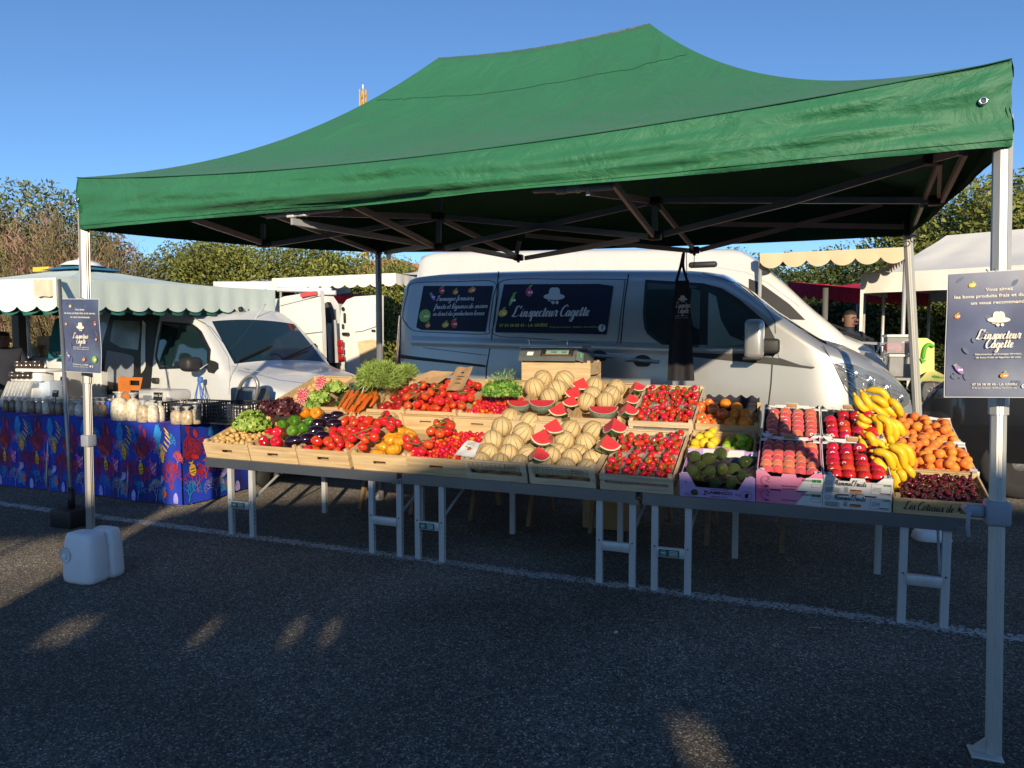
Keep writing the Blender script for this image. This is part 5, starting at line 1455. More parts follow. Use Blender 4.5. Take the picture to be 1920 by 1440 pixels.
# orange crate inside the minivan door
mat("orangecrate", (.55, .17, .03), .5)
p = V3.P(*p3(250, 715)[:1], .25, 0); a = S(222, 738, 2.2); b = S(277, 708, 2.2)
th = thing("bottle_crate", "orange brown bottle crate in the open minivan door", "crate", ((a.x + b.x) / 2, 2.2, a.z))
m = MB("orangecrate"); w = b.x - a.x; z1 = b.z; z0 = a.z - .12
m.bb((a.x, 2.2, z0), (a.x + w * .38, 2.22, z1)); m.bb((b.x - w * .28, 2.2, z0), (b.x, 2.22, z1)); m.bb((a.x + w * .38, 2.2, z1 - .04), (b.x - w * .28, 2.22, z1)); m.bb((a.x + w * .38, 2.2, z0), (b.x - w * .28, 2.22, z1 - .1))
m.bb((a.x, 2.22, z0), (a.x + .02, 2.5, z1)); m.bb((b.x - .02, 2.22, z0), (b.x, 2.5, z1)); m.bb((a.x, 2.48, z0), (b.x, 2.5, z1)); m.build("crate", th)
m = MB("awnblue")
for k in range(5): m.tube([(a.x + w * (k + .5) / 5, 2.35, z1 - .1), (a.x + w * (k + .5) / 5, 2.35, z1 + .02)], .03, 8)
m.build("bottle_caps", th)
# ================================================================= green pop-up tent
def tentgreen():
    m = mat("tentgreen", (0.024, 0.150, 0.070), 0.6, var=0.04, vs=3, bump=0.12, bs=9, sheen=0.1)
    nt = m.node_tree; b = nt.nodes["Principled BSDF"]
    tc = [n for n in nt.nodes if n.type == 'TEX_COORD'][0]; bp = [n for n in nt.nodes if n.type == 'BUMP'][0]
    wv = _n(nt, "ShaderNodeTexNoise"); wv.inputs["Scale"].default_value = 3.4; wv.inputs["Detail"].default_value = 6; wv.inputs["Distortion"].default_value = 0.7; wv.inputs["Roughness"].default_value = 0.55
    mp = _n(nt, "ShaderNodeMapping"); mp.inputs["Scale"].default_value = (1.0, 1.0, 1.3); mp.inputs["Rotation"].default_value = (0, .3, .2)
    nt.links.new(tc.outputs["Object"], mp.inputs[0]); nt.links.new(mp.outputs[0], wv.inputs["Vector"])
    b2 = _n(nt, "ShaderNodeBump"); b2.inputs["Strength"].default_value = 0.8; b2.inputs["Distance"].default_value = 0.05
    nt.links.new(wv.outputs["Fac"], b2.inputs["Height"]); nt.links.new(bp.outputs[0], b2.inputs["Normal"]); nt.links.new(b2.outputs[0], b.inputs["Normal"])
tentgreen()
mat("tentgreenin", (0.022, 0.12, 0.068), 0.85, var=0.05)
mat("stitch", (0.010, 0.085, 0.036), 0.8)
ZB = 2.13
A_ = toF(CP + ray(148, 430) * ((ZB - HC) / ray(148, 430).z)); B_ = G(1897, 275, ZB); C_ = G(1709, 441, 2.2); D_ = G(704, 473, 2.25)
At = S(145, 333, A_.y); Bt = S(1897, 111, B_.y)
tent = thing("pop_up_tent", "large green pop up market tent with white metal legs over the fruit stall", "tent", ((A_.x + B_.x) / 2, .3, 0))
Ct = C_ + Vector((0, 0, .31)); Dt = D_ + Vector((0, 0, .31))
tm = (A_.y + D_.y) / 2 + .02
PK1 = S(822, 108, tm); PK2 = S(1217, 43, tm)
def edge(a, b, u, sag): return a.lerp(b, u) - Vector((0, 0, sag * math.sin(math.pi * u) ** .8))
fsag = 0.105
def g_(w): return 0.30 * w + 0.70 * w ** 2.3
def face(p, q, r, s, sag, N=120, M_=44, seed=0.0, wr=.03):
    out = []
    for i in range(M_ + 1):
        w = i / M_; row = []
        for j in range(N + 1):
            u = j / N; e = edge(p, q, u, sag); c = r.lerp(s, u)
            if (r - s).length > .1: c = c - Vector((0, 0, .035 * math.sin(math.pi * u)))
            x = e.lerp(c, w); x.z = e.z + (c.z - e.z) * g_(w)
            amp = math.sin(math.pi * min(1, w * 1.02)) * math.sin(math.pi * u) ** .4
            f = .018 * nz(u * 9 + w * 5, w * 4 - u * 4, seed + 3) + .014 * nz(u * 3.1, w * 2.3, seed + 9)
            for kk, cu in enumerate((0.0, 1.0) if (r - s).length > .1 else (.5,)):
                dx, dy = (u - cu) * (1.6 - .6 * w) , 1.02 - w; rd = math.hypot(dx, dy) + 1e-4; th = math.atan2(dx, dy)
                f += .040 * math.exp(-rd / .40) * (nz(th * 7 + seed + kk * 5, rd * 1.3, 2) + .7 * nz(th * 19 + seed, rd * 2.5, 7)) * min(1, rd * 6)
            x.z += f * amp
            row.append(x)
        out.append(row)
    return out
cv = MB("tentgreen"); cvi = MB("tentgreenin")
faces = [(At, Bt, PK1, PK2, fsag), (Bt, Ct, PK2, PK2, .03), (Ct, Dt, PK2, PK1, .06), (Dt, At, PK1, PK1, .03)]
for i, (p, q, r, s, sg) in enumerate(faces):
    P = face(p, q, r, s, sg, seed=i * 11.0); cv.grid(P)
    cvi.grid([[x - Vector((0, 0, .006)) for x in row] for row in reversed(P)])
weld(cv); weld(cvi)
can = cv.build("canopy", tent); cvi.build("lining", can)
# seam line around the peak panel
st_ = MB("stitch")
P = face(At, Bt, PK1, PK2, fsag, seed=0.0)
for w in (35,): st_.tube([x + Vector((0, -.002, .001)) for x in P[w][3:-3]], .0014, 4, cap=False)
st_.tube([edge(At, Bt, k / 60, fsag) + Vector((0, -.006, .0)) for k in range(61)], .0022, 4, cap=False)
# front valance with billowing folds
def val(p_top, q_top, p_bot, q_bot, sag_t, sag_b, out, N=110, M_=14, amp=.034, seed=0.0, foldline=True):
    P = []
    for i in range(M_ + 1):
        w = i / M_; row = []
        for j in range(N + 1):
            u = j / N; t_ = edge(p_top, q_top, u, sag_t); b_ = edge(p_bot, q_bot, u, sag_b); x = t_.lerp(b_, w)
            mid = math.sin(math.pi * w) ; cen = math.sin(math.pi * u)
            f = .045 * mid * cen                                        # belly
            f += 1.5 * amp * (w ** .7) * nz(u * 4 + w * 1.9, w * 2.4 - u * 3, seed)
            f += .013 * math.sin((u * 16 - w * 5.5) + 3 * nz(u * 4, w * 2, seed)) * mid * (.4 + u)
            f += .5 * amp * nz(u * 22 + w * 8, w * 4, seed + 5) * min(1, w * 3)
            f += .012 * math.sin(u * 37 + w * 9 + 4 * nz(u * 3, w, seed)) * math.exp(-((w - .35) / .3) ** 2) * (1 - cen * .7)
            if foldline:                                                 # sharp drooping crease near the bottom
                wc = .80 + .12 * nz(u * 2.3, 7.7, seed) - .1 * (1 - cen)
                f += .040 * cen ** .5 * math.exp(-((w - wc + .06) / .07) ** 2) - .030 * cen ** .5 * math.exp(-((w - wc - .05) / .05) ** 2)
            x = x + out * f; row.append(x)
        P.append(row)
    return P
vf = MB("tentgreen")
outF = Vector((0, -1, 0))
PF = val(At, Bt, A_, B_, fsag, 0.0, outF, seed=2.0); vf.grid(PF)
outR = Vector((1, 0, 0)); PR = val(Bt, Ct, B_, C_, .03, .0, outR, 60, 10, amp=.01, seed=4.0, foldline=False); vf.grid(PR)
PB = val(Ct, Dt, C_, D_, .06, .03, Vector((0, 1, 0)), 80, 8, amp=.012, seed=6.0, foldline=False); vf.grid(PB)
PL = val(Dt, At, D_, A_, .03, .02, Vector((-1, 0, 0)), 50, 8, amp=.01, seed=8.0, foldline=False); vf.grid(PL)
weld(vf)
vo_ = vf.build("valance", tent)
vi = MB("tentgreenin")
for P, o in ((PF, outF), (PR, outR), (PB, Vector((0, 1, 0))), (PL, Vector((-1, 0, 0)))):
    vi.grid([[x - o * .012 for x in row] for row in reversed(P)])
vi.build("lining", vo_)
st_.tube([x + Vector((0, -.002, 0)) for x in PF[13]], .0012, 4, cap=False)
# sewn pocket outlines on the valance
def onval(u, w):
    i = int(w * 14); j = int(u * 110); return PF[i][j] + Vector((0, -.005, 0))
def pocket(u0, u1, w0, w1):
    pts = [onval(lerp(u0, u1, k / 8), w0) for k in range(9)] + [onval(u1, lerp(w0, w1, k / 4)) for k in range(1, 5)] + [onval(lerp(u1, u0, k / 8), w1) for k in range(1, 9)] + [onval(u0, lerp(w1, w0, k / 4)) for k in range(1, 5)]
    st_.tube(pts, .0009, 4, cap=False)
st_.build("stitching", vo_)
gm = MB("chrome")
for u, w, r in ((.988, .44, .011), (.008, .44, .011)):
    c = onval(u, w) + Vector((0, -.004, 0)); gm.tube([c + Vector((math.cos(a), 0, math.sin(a))) * r for a in [k * math.pi / 8 for k in range(16)]], .005, 6, close=True)
    gm.m = "black"; disc(gm, c, (1, 0, 0), (0, 0, 1), r * .7); gm.m = "chrome"
gm.build("grommet", vo_)
# legs: octagonal grooved outer tube, inner tube, clamp, foot
def leg(top, bot, split, wd, mt="alupole", clampz=None, foot=True, lean_clamp=True):
    m = MB(mt); h = wd / 2
    def sec(w): 
        return [(w, w * .42), (w * .93, w * .36), (w * .93, w * .12), (w, w * .06), (w, -w * .06), (w * .93, -w * .12), (w * .93, -w * .36), (w, -w * .42)]
    def ring(c, w):
        s = sec(w); pts = []
        for q in range(4):
            ca, sa = math.cos(q * math.pi / 2), math.sin(q * math.pi / 2)
            for x, y in reversed(s): pts.append(c + Vector((x * ca - y * sa, x * sa + y * ca, 0)))
        return pts
    mid = top.lerp(bot, split)
    m.rings([ring(top, h), ring(mid, h)], smooth=False); o = m.build("leg", tent)
    m = MB(mt); m.rings([ring(mid + Vector((0, 0, .01)), h * .8), ring(bot + Vector((0, 0, .01)), h * .8)], smooth=False); m.build("inner_tube", o)
    if clampz is not None:
        c = top.lerp(bot, (top.z - clampz) / (top.z - bot.z)); m = MB("clampgrey"); m.rbox(c, (wd * 1.28, wd * 1.28, .085), .008, 2)
        m.smooth = True
        if not lean_clamp: m.v = [c + (v - c) * .86 for v in m.v]; m.build("clamp", o); return o
        m.rbox(c + Vector((-wd * 1.1, -.0, .0)), (wd * 1.0, .035, .045), .012, 2); m.tube([c + Vector((-wd * 1.55, -.03, .0)), c + Vector((-wd * 1.55, .05, -.0))], .012, 8); m.tube(smooth([c + Vector((-wd * 1.55, -.03, 0)), c + Vector((-wd * 1.6, -.035, -.05)), c + Vector((-wd * 1.5, -.03, -.09))], 4), .007, 6)
        m.build("clamp", o)
    if foot:
        m = MB("alupole"); m.rbox(bot + Vector((-.025, -.005, .006)), (wd * 1.7, wd * 1.4, .010), .004, 2)
        m.prism([bot + Vector((-wd * 1.2, -.01, .012)), bot + Vector((-wd * .4, -.01, .012)), bot + Vector((-wd * .4, -.01, .06))], (0, .02, 0)); m.build("foot", o)
    return o
lb = G(1862, 1418); lbt = B_.y + .05
lt_ = Vector((S(1878, 280, lbt).x, lbt, ZB + .12)); legB = leg(lt_, lb, 0.47, .058, clampz=S(1878, 970, lb.y).z)
la = G(172, 1080); legA = leg(Vector((S(158, 430, A_.y + .05).x, A_.y + .05, ZB + .12)), la, 0.47, .058, "aluleg", clampz=S(165, 828, la.y).z, foot=True, lean_clamp=False)
for ch in list(legA.children):
    if ch.name.startswith("clamp"): pass
lc = Vector((C_.x - .03, C_.y + .0, 2.3)); lcb = YD(1736, 900, 5.12); lcb.z = 0; legC = leg(lc, lcb, 0.62, .058)
cz_ = S(1722, 770, lc.y).z
ld = D_ + Vector((.03, 0, .1)); legD = leg(ld, Vector((ld.x, ld.y, 0)), 0.5, .052, "aluleg")
# screw at the end of the outer tube of the rear right leg
m = MB("chrome"); c = lc.lerp(lcb, .62); m.tube([c + Vector((0, -.04, .0)), c + Vector((0, .03, .0))], .016, 8); m.build("screw", legC)
# truss bars
BARS = [((360, 410), (494, 456), -1, .1), ((493, 420), (493, 450), .1, .1), ((510, 458), (813, 410), .1, 2), ((502, 398), (707, 474), .0, 3), ((547, 415), (816, 462), -1, 2),
 ((563, 399), (813, 406), -1, 2), ((658, 382), (816, 463), -1, 2), ((825, 350), (822, 462), 2, 2), ((832, 413), (970, 481), 2, 3), ((835, 407), (1219, 444), 2, 2), ((835, 465), (1213, 380), 2, 2),
 ((722, 474), (810, 460), 3, 2), ((863, 463), (965, 483), 2, 3), ((974, 452), (968, 480), 3, 3), ((985, 484), (1197, 447), 3, 2), ((985, 441), (1293, 470), 3, 3),
 ((1227, 330), (1228, 440), 2, 2), ((1150, 343), (1226, 442), -1, 2), ((1102, 359), (1219, 376), -1, 2), ((1237, 388), (1300, 466), 2, 3), ((1245, 375), (1748, 376), 2, 4), ((1245, 439), (1479, 380), 2, 2.4),
 ((1479, 380), (1745, 300), 2.4, 5), ((1750, 298), (1803, 282), 5, 6), ((1811, 284), (1766, 377), 6, 4), ((1761, 303), (1734, 370), 5, 4), ((1763, 303), (1760, 370), 5, 4), ((1312, 469), (1490, 423), 3, 3), ((1490, 423), (1654, 383), 3, 3.0),
 ((1325, 420), (1697, 425), 3, 3), ((1729, 383), (1713, 425), 4, 3)]
tF, tB = A_.y + .05, D_.y - .03
def tv(k, px):
    u = (px - 145) / 1750
    return {-1: tF, .1: tF + .9, 0.0: tF + .15, 2: tm, 3: lerp(D_.y, C_.y, max(0, min(1, (px - 704) / 1000))) - .05, 2.4: tm - .2, 4: tm + .05, 5: tF + .75, 6: tF + .25}[k]
for a, b, ka, kb in BARS:
    m = MB("truss"); m.bar(S(*a, tv(ka, a[0])), S(*b, tv(kb, b[0])), .017, .034); m.build("truss_bar", tent)
for (x, y, k) in [(494, 457, .1), (500, 398, 0.0), (821, 406, 2), (821, 464, 2), (972, 483, 3), (1228, 378, 2), (1228, 442, 2), (1302, 469, 3), (1755, 376, 4), (1748, 299, 5), (707, 462, 3), (1706, 426, 3)]:
    p = S(x, y, tv(k, x)); m = MB("bracket"); m.rbox(p, (.075, .07, .05 if x not in (707, 1706) else .13), .01, 2)
    if x in (1302, 972): m.tube([p + Vector((0, 0, 0)), p + Vector((0, 0, -.04))], .012, 6)
    if x in (707, 1706): m.tube([p + Vector((.02, -.03, -.09)) + Vector((math.cos(a), 0, math.sin(a))) * .018 for a in [q * math.pi / 6 for q in range(12)]], .004, 5, close=True)
    m.build("truss_bracket", tent)
# strip lamps hooked under the front valance
for (x0, y0, x1, y1, lab) in ((500, 406, 640, 391, "white strip lamp with grey end fitting under the left half of the green valance"), (1000, 357, 1150, 351, "white strip lamp with grey end fitting under the middle of the green valance")):
    a, b = S(x0, y0, tF + .02), S(x1, y1, tF + .02); th = thing("strip_lamp", lab, "lamp", tuple((a + b) / 2), "strip lamps under the front of the tent")
    m = MB("offwhite"); m.tube([a, b], .014, 8); m.build("tube", th)
    c = a.lerp(b, .42); m = MB("white"); m.rbox(c, (.10, .03, .035), .006, 2); m.rbox(c + Vector((.055, 0, .004)), (.03, .04, .05), .01, 2); m.build("fitting", th)
    m = MB("ltgrey"); m.rbox(a.lerp(b, .36) + Vector((0, -.01, -.008)), (.05, .03, .032), .006, 2); m.build("plug", th)
# white foot weights
mat("weightwhite", (.70, .71, .74), .45, var=.03)
def weight(c, lab, ang=0.0, hs=1.0):
    th = thing("tent_weight", lab, "weight", (c.x, c.y, 0), "white plastic leg weights")
    for k, off in enumerate(((.035, -.085), (.055, .03))):
        m = MB("weightwhite"); rings = []
        for (w, z) in ((.86, .0), (.96, .012), (1.0, .04), (.93, .2), (.84, .27), (.76, .295), (.6, .30)):
            rg = []
            for q in range(28):
                a = 2 * math.pi * q / 28; ca, sa = math.cos(a), math.sin(a)
                x = (.128 if k == 0 else .11) * w * (abs(ca) ** .55) * (1 if ca > 0 else -1); y = (.085 if k == 0 else .06) * w * (abs(sa) ** .55) * (1 if sa > 0 else -1)
                rg.append(Vector((c.x + off[0] + x * math.cos(ang) - y * math.sin(ang), c.y + off[1] + x * math.sin(ang) + y * math.cos(ang), z * hs)))
            rings.append(rg)
        m.rings(rings); o = m.build("shell", th)
        if k == 0 and hs == 1:
            m = MB("ltgrey"); q = Vector((c.x + off[0] - .065, c.y + off[1] - .082, .17))
            m.lathe([(.048, 0), (.044, .006), (.036, -.012), (.02, -.014)], 16, q, rot=Matrix.Rotation(math.pi / 2, 3, 'X') @ Matrix.Identity(3)); m.m = "weightwhite"; m.rbox(q + Vector((0, -.005, -.005)), (.03, .02, .035), .006, 2); m.build("filler_cap", o)
weight(la + Vector((.01, .02, 0)), "white plastic water weight gripping the foot of the front left tent leg", R(4))
weight(Vector((lcb.x, lcb.y, 0)), "white plastic weight at the foot of the rear right tent leg under the table", R(10), .25)

# ================================================================= signs on the front legs
mat("lamin", (.16, .19, .26), .25, var=.3, vs=5, coat=.6)
def stall_sign(corn, t, lab, scale, dy):
    """corn: pixel corners TL, TR, BR, BL"""
    TL, TR, BR, BL = [S(*c, t) for c in corn]
    c = (TL + TR + BR + BL) / 4
    th = thing("stall_sign", lab, "sign", tuple(c), "dark blue stall signs on the front legs")
    X = (TR - TL + BR - BL).normalized(); Z = (TL - BL + TR - BR).normalized(); w = ((TR - TL).length + (BR - BL).length) / 2; h = ((TL - BL).length + (TR - BR).length) / 2
    N = X.cross(Z)
    def q(u, v, d=0.0): return TL.lerp(TR, u).lerp(BL.lerp(BR, u), v) + N * (.004 + d)
    m = MB("bagclear" if 0 else "ltgrey"); P = [[q(lerp(-.006, 1.006, i / 10), lerp(-.004, 1.004, j / 14), -.003 + .004 * math.sin(j * .5)) for i in range(11)] for j in range(15)]
    m.grid(P); m.build("pocket_edge", th)
    m = MB("navysign"); P = [[q(lerp(.006, .994, i / 10), lerp(.004, .996, j / 14), .0 + .004 * math.sin(j * .5)) for i in range(11)] for j in range(15)]; m.grid(P); pn = m.build("panel", th)
    m = MB("ltcream"); d = .0065
    plain(m, "Vous aimez", q(.5, .155, d), X, Z, .052 * w, 'C', bold=.02, width=w * .26)
    plain(m, "les bons produits frais et du terroir,", q(.5, .205, d), X, Z, .052 * w, 'C', bold=.02, width=w * .86)
    plain(m, "on vous recommande", q(.5, .258, d), X, Z, .052 * w, 'C', bold=.02, width=w * .54)
    hat(m, q(.5, .385, d), X, Z, w * .22); m.m = "ltcream"
    script(m, "L'inspecteur", q(.5, .535, d) - X * w * .215, X, Z, .052 * w, .30, width=w * .42)
    script(m, "Cagette", q(.5, .605, d) - X * w * .125, X, Z, .052 * w, .30, width=w * .26)
    plain(m, "Sélectionneur de fromages fermiers,", q(.5, .662, d), X, Z, .028 * w, 'C', bold=.008, width=w * .44)
    plain(m, "de bons fruits et légumes du coin", q(.5, .688, d), X, Z, .028 * w, 'C', bold=.008, width=w * .42)
    plain(m, "07 54 38 00 43 - LA GRIÈRE", q(.47, .905, d), X, Z, .036 * w, 'C', bold=.012, width=w * .43)
    plain(m, "97 Bd des Vendéens - 85360 La Tranche-sur-Mer", q(.47, .93, d), X, Z, .019 * w, 'C', bold=.008, width=w * .43)
    for u in (.74, .80): disc(m, q(u, .912, d), X, Z, w * .022, None, 14)
    m.m = "navysign"; plain(m, "f", q(.74, .92, d + .001), X, Z, .04 * w, 'C', bold=.01); disc(m, q(.80, .912, d + .001), X, Z, w * .011, None, 10)
    for kd, u, v, s in (("lemon", .24, .10, .075), ("tomato", .10, .345, .07), ("pepper", .90, .335, .09), ("tomato", .92, .545, .06), ("aubergine", .13, .775, .11), ("potato", .56, .825, .085), ("cabbage", .86, .815, .13)):
        icon(m, kd, q(u, v, d), X, Z, s * w)
    m.m = 'ighost'
    rr = random.Random(3)
    for k in range(14):
        disc(m, q(rr.uniform(.06, .94), rr.uniform(.04, .96), .0035), X, Z, w * rr.uniform(.02, .05), w * rr.uniform(.01, .03), 12, rr.uniform(0, 3))
    m.build("print", pn)
    m = MB("ltgrey")
    m.tube([q(.5 + dy, .0, .0), q(.5 + dy, -.02, -.03)], .003, 4); m.tube([q(.5 + dy + .08, .0, .0), q(.5 + dy + .08, -.02, -.03)], .003, 4); m.build("tie", th)
mat("navysign", (.075, .09, .165), .3, var=.3, vs=5, coat=.35, col2=(.15, .19, .28), c2s=4, c2lo=.5, c2hi=.75)
sw = 1.0
stall_sign([(118, 560.5), (186, 561), (190.5, 700), (124, 696)], la.y - .07, "small looking dark blue stall sign tied to the front left tent leg", .3, -.1)
stall_sign([(1777.5, 514), (1972, 502), (1972, 745), (1770.5, 744)], lb.y - .07, "large looking dark blue stall sign cut by the right edge on the front right leg", .3, -.1)
# apron hanging from the rear truss
mat("apronblack", (.018, .017, .022), .85, var=.1, bump=.4, bs=7)
pp_ = [(1266, 528), (1293, 528), (1297, 640), (1302, 714), (1251, 714), (1254, 650), (1262, 590)]
th = thing("apron", "black apron with white stall print hanging from the rear truss", "apron", tuple(S(1277, 620, 1.95)))
m = MB("apronblack"); P = []
for k in range(15):
    y = lerp(526, 714, k / 14); xl = interp([(526, 1267), (560, 1263), (590, 1261), (650, 1254), (714, 1251)], y); xr = interp([(526, 1292), (590, 1295), (650, 1298), (714, 1302)], y)
    P.append([S(lerp(xl, xr, j / 10), y, 1.95 + .03 * math.sin(j * 1.1 + k * .1) * k / 14) for j in range(11)])
m.grid(P); m.grid([[x + Vector((0, .006, 0)) for x in r] for r in reversed(P)]); ac = m.build("cloth", th)
m = MB("apronblack"); a = S(1282, 474, 1.95)
m.tube(smooth([S(1268, 528, 1.95), S(1276, 500, 1.93), a, S(1281, 500, 1.96), S(1289, 528, 1.95)], 5), .012, 6); m.build("neck_strap", th)
m = MB("black"); m.tube([S(1287, 474, 1.96), S(1288, 528, 1.96)], .003, 4); m.tube([S(1302, 474, 1.96), S(1301, 500, 1.96)], .003, 4); m.build("cord", th)
m = MB("ltgrey"); Xa, Za = Vector((1, 0, 0)), Vector((0, 0, 1)); yy = 1.95 - .045
def pa(x, y): p = S(x, y, yy); return p
hat(m, pa(1280, 561), Xa, Za, .075, "ltgrey"); m.m = "ltgrey"
script(m, "L'inspecteur", pa(1267, 577), Xa, Za, .024, .3, width=S(1294, 577, yy).x - S(1267, 577, yy).x); script(m, "Cagette", pa(1271, 587), Xa, Za, .024, .3, width=S(1290, 577, yy).x - S(1270, 577, yy).x)
plain(m, "Sélectionneur de fromages", pa(1266, 593), Xa, Za, .012, width=.10); plain(m, "fermiers, fruits et légumes", pa(1266, 597), Xa, Za, .012, width=.10)
m.build("print", ac)
# ================================================================= metal display tables
def metal_table(s0, s1, legs, lab, plates):
    t = thing("display_table", lab, "table", ((s0 + s1) / 2, .42, 0), "metal display tables of the fruit stall")
    m = MB("alu"); m.bb((s0, 0, .505), (s1, .012, .572)); m.bb((s0, .013, .535), (s1, .86, .56)); m.bb((s0, .012, .562), (s1, .03, .572))
    m.build("table_top", t)
    m = MB("alu"); m.bb((s1 - .03, -.006, .50), (s1 + .02, .0, .53)); m.build("edge_hook", t)
    for i, (x0, x1) in enumerate(legs):
        for x in (x0, x1):
            k = MB("tableleg"); k.bb((x - .019, .015, 0), (x + .019, .045, .53)); lg = k.build("leg", t)
            k = MB("bracket"); k.rbox((x, .012, .245 + .02), (.008, .01, .008), .002, 1)
            for q in range(4): k.tube([(x + .0195, .03, .1 + q * .03), (x + .0205, .03, .1 + q * .03)], .005, 6)
            k.build("bolt", lg)
        k = MB("tableleg"); k.rbox(((x0 + x1) / 2, .018, .235), (x1 - x0 - .03, .03, .055), .003, 1); cb = k.build("crossbar", t)
        if plates[i]:
            w = (x1 - x0) * .62; c = Vector(((x0 + x1) / 2 - .01, .001, .235)); k = MB("plategreen"); k.box(c, (w, .003, .04)); pl_ = k.build("maker_plate", cb)
            k = MB("ltcream")
            hx = [c + Vector((-w * .26 + math.cos(a) * w * .14, -.004, math.sin(a) * .014)) for a in [q * math.pi / 3 for q in range(6)]]
            k.tube(hx, .0012, 4, close=True)
            k.bar(c + Vector((-w * .34, -.004, 0)), c + Vector((-w * .18, -.004, 0)), .003, .006)
            for q in range(4): k.bar(c + Vector((w * .02, -.003, .012 - q * .008)), c + Vector((w * .42, -.003, .012 - q * .008)), .002, .0025)
            k.build("print", pl_)
        k = MB("tableleg"); k.bar((x1 - .02, .05, .27), (x1 + .03, .5, .53), .012); k.build("brace", t)
    for x in (s0 + .46, s1 - .28):
        k = MB("tableleg"); k.bb((x - .019, .82, 0), (x + .019, .85, .53)); k.build("leg", t)
mat("plategreen", (.01, .10, .09), .4)
metal_table(-.22, 1.455, [(0, .2), (1.24, 1.46)], "metal display table at the left end of the fruit stall", (1, 0))
metal_table(1.495, 3.06, [(1.6, 1.78), (2.84, 3.04)], "metal display table in the middle of the fruit stall", (1, 0))
metal_table(3.10, 4.69, [(3.17, 3.36), (4.44, 4.63)], "metal display table at the right end of the fruit stall", (1, 0))
# wooden trestles and box under the rear boards
def trestle(x, lab):
    t = thing("wooden_trestle", lab, "trestle", (x, 1.35, 0), "wooden trestles under the back row")
    for dy in (-1, 1):
        for dx in (-.25, .25):
            m = MB("woodold"); m.bar((x + dx, 1.35 + dy * .04, .72), (x + dx, 1.35 + dy * .3, 0), .03, .04); m.build("leg", t)
        m = MB("woodold"); m.bar((x - .25, 1.35 + dy * .2, .26), (x + .25, 1.35 + dy * .2, .26), .04, .03); m.build("rail", t)
    m = MB("woodold"); m.bb((x - .3, 1.28, .72), (x + .3, 1.42, .78)); m.build("top_beam", t)
for x, l in ((.7, "wooden trestle furthest left under the stall"), (1.75, "wooden trestle under the tomato crates"), (2.75, "wooden trestle beside the cardboard carton"), (3.6, "wooden trestle under the orange crate")): trestle(x, l)
tb = thing("board", "long wooden board carrying the back row of crates", "board", (2.2, 1.3, .78)); m = MB("woodold"); m.bb((-.2, 1.05, .781), (4.1, 1.55, .80)); m.build("plank", tb)
a = S(1103, 995, 1.3); b = S(1172, 930, 1.3)
t = thing("carton", "plain brown cardboard carton standing on the ground below the melons", "box", ((a.x + b.x) / 2, 1.35, 0))
m = MB("cardboard"); m.rbox(((a.x + b.x) / 2 + .03, 1.35, .2), (b.x - a.x + .1, .3, .4), .006, 1); m.build("box", t)
m = MB("woodold"); m.bar(((a.x + b.x) / 2 - .12, 1.35, .403), ((a.x + b.x) / 2 + .2, 1.35, .403), .03, .003); m.build("tape", t)

# ================================================================= crates
TH1, TH2 = R(17), R(18)
def wcrate(name, w, d, h, mt="wood", bars=False, handle=True, corner=True, gap=False):
    """wooden crate in its own coordinates: x width, y depth, z up, origin at the front left bottom corner"""
    def mk(root):
        th = .008
        m = MB(mt); m.bb((.002, .002, .002), (w - .002, d - .002, .008)); parts = [("bottom", m)]
        m = MB(mt)
        if bars:
            m.bb((0, -.001, 0), (w, th, h * .33)); m.bb((.0, -.004, h * .58), (w, th, h * 1.08)); m.bb((0, 0, 0), (.035, th - .001, h)); m.bb((w - .035, 0, 0), (w, th - .001, h))
        elif gap:
            m.bb((0, 0, 0), (w, th, h * .42)); m.bb((0, 0, h * .62), (w, th, h)); m.bb((0, th, 0), (.03, th + .02, h)); m.bb((w - .03, th, 0), (w, th + .02, h))
        elif handle:
            hw, hz0, hz1 = .05, h * .40, h * .58
            m.bb((0, 0, 0), (w, th, hz0)); m.bb((0, 0, hz1), (w, th, h)); m.bb((0, 0, hz0), (w / 2 - hw, th, hz1)); m.bb((w / 2 + hw, 0, hz0), (w, th, hz1))
        else: m.bb((0, 0, 0), (w, th, h))
        parts.append(("front_panel", m))
        m = MB(mt)
        if handle and not bars:
            hw, hz0, hz1 = .05, h * .5, h * .66
            m.bb((0, d - th, 0), (w, d, hz0)); m.bb((0, d - th, hz1), (w, d, h)); m.bb((0, d - th, hz0), (w / 2 - hw, d, hz1)); m.bb((w / 2 + hw, d - th, hz0), (w, d, hz1))
        else: m.bb((0, d - th, 0), (w, d, h))
        m.bb((.012, d - th - .012, h - .0), (w - .012, d, h + .008)); parts.append(("back_panel", m))
        for x0, x1 in ((0, th), (w - th, w)):
            m = MB(mt); m.bb((x0, th + .001, 0), (x1, d - th - .001, h * .46)); m.bb((x0, th + .001, h * .52), (x1, d - th - .001, h * .99)); parts.append(("side_panel", m))
        if corner:
            for cx, cy in ((th, th + .001), (w - th - .022, th + .001), (th, d - th - .024), (w - th - .022, d - th - .024)):
                m = MB(mt); m.prism([(cx, cy, .01), (cx + .022, cy, .01), (cx + (.022 if cx < w / 2 else 0), cy + (.001), .01), (cx + (.0 if cx < w / 2 else .022), cy + .022, .01)] if 0 else [(cx, cy, .01), (cx + .022, cy, .01), (cx + .022, cy + .022, .01), (cx, cy + .022, .01)], (0, 0, h + .006)); parts.append(("corner_post", m))
        return parts
    return mk
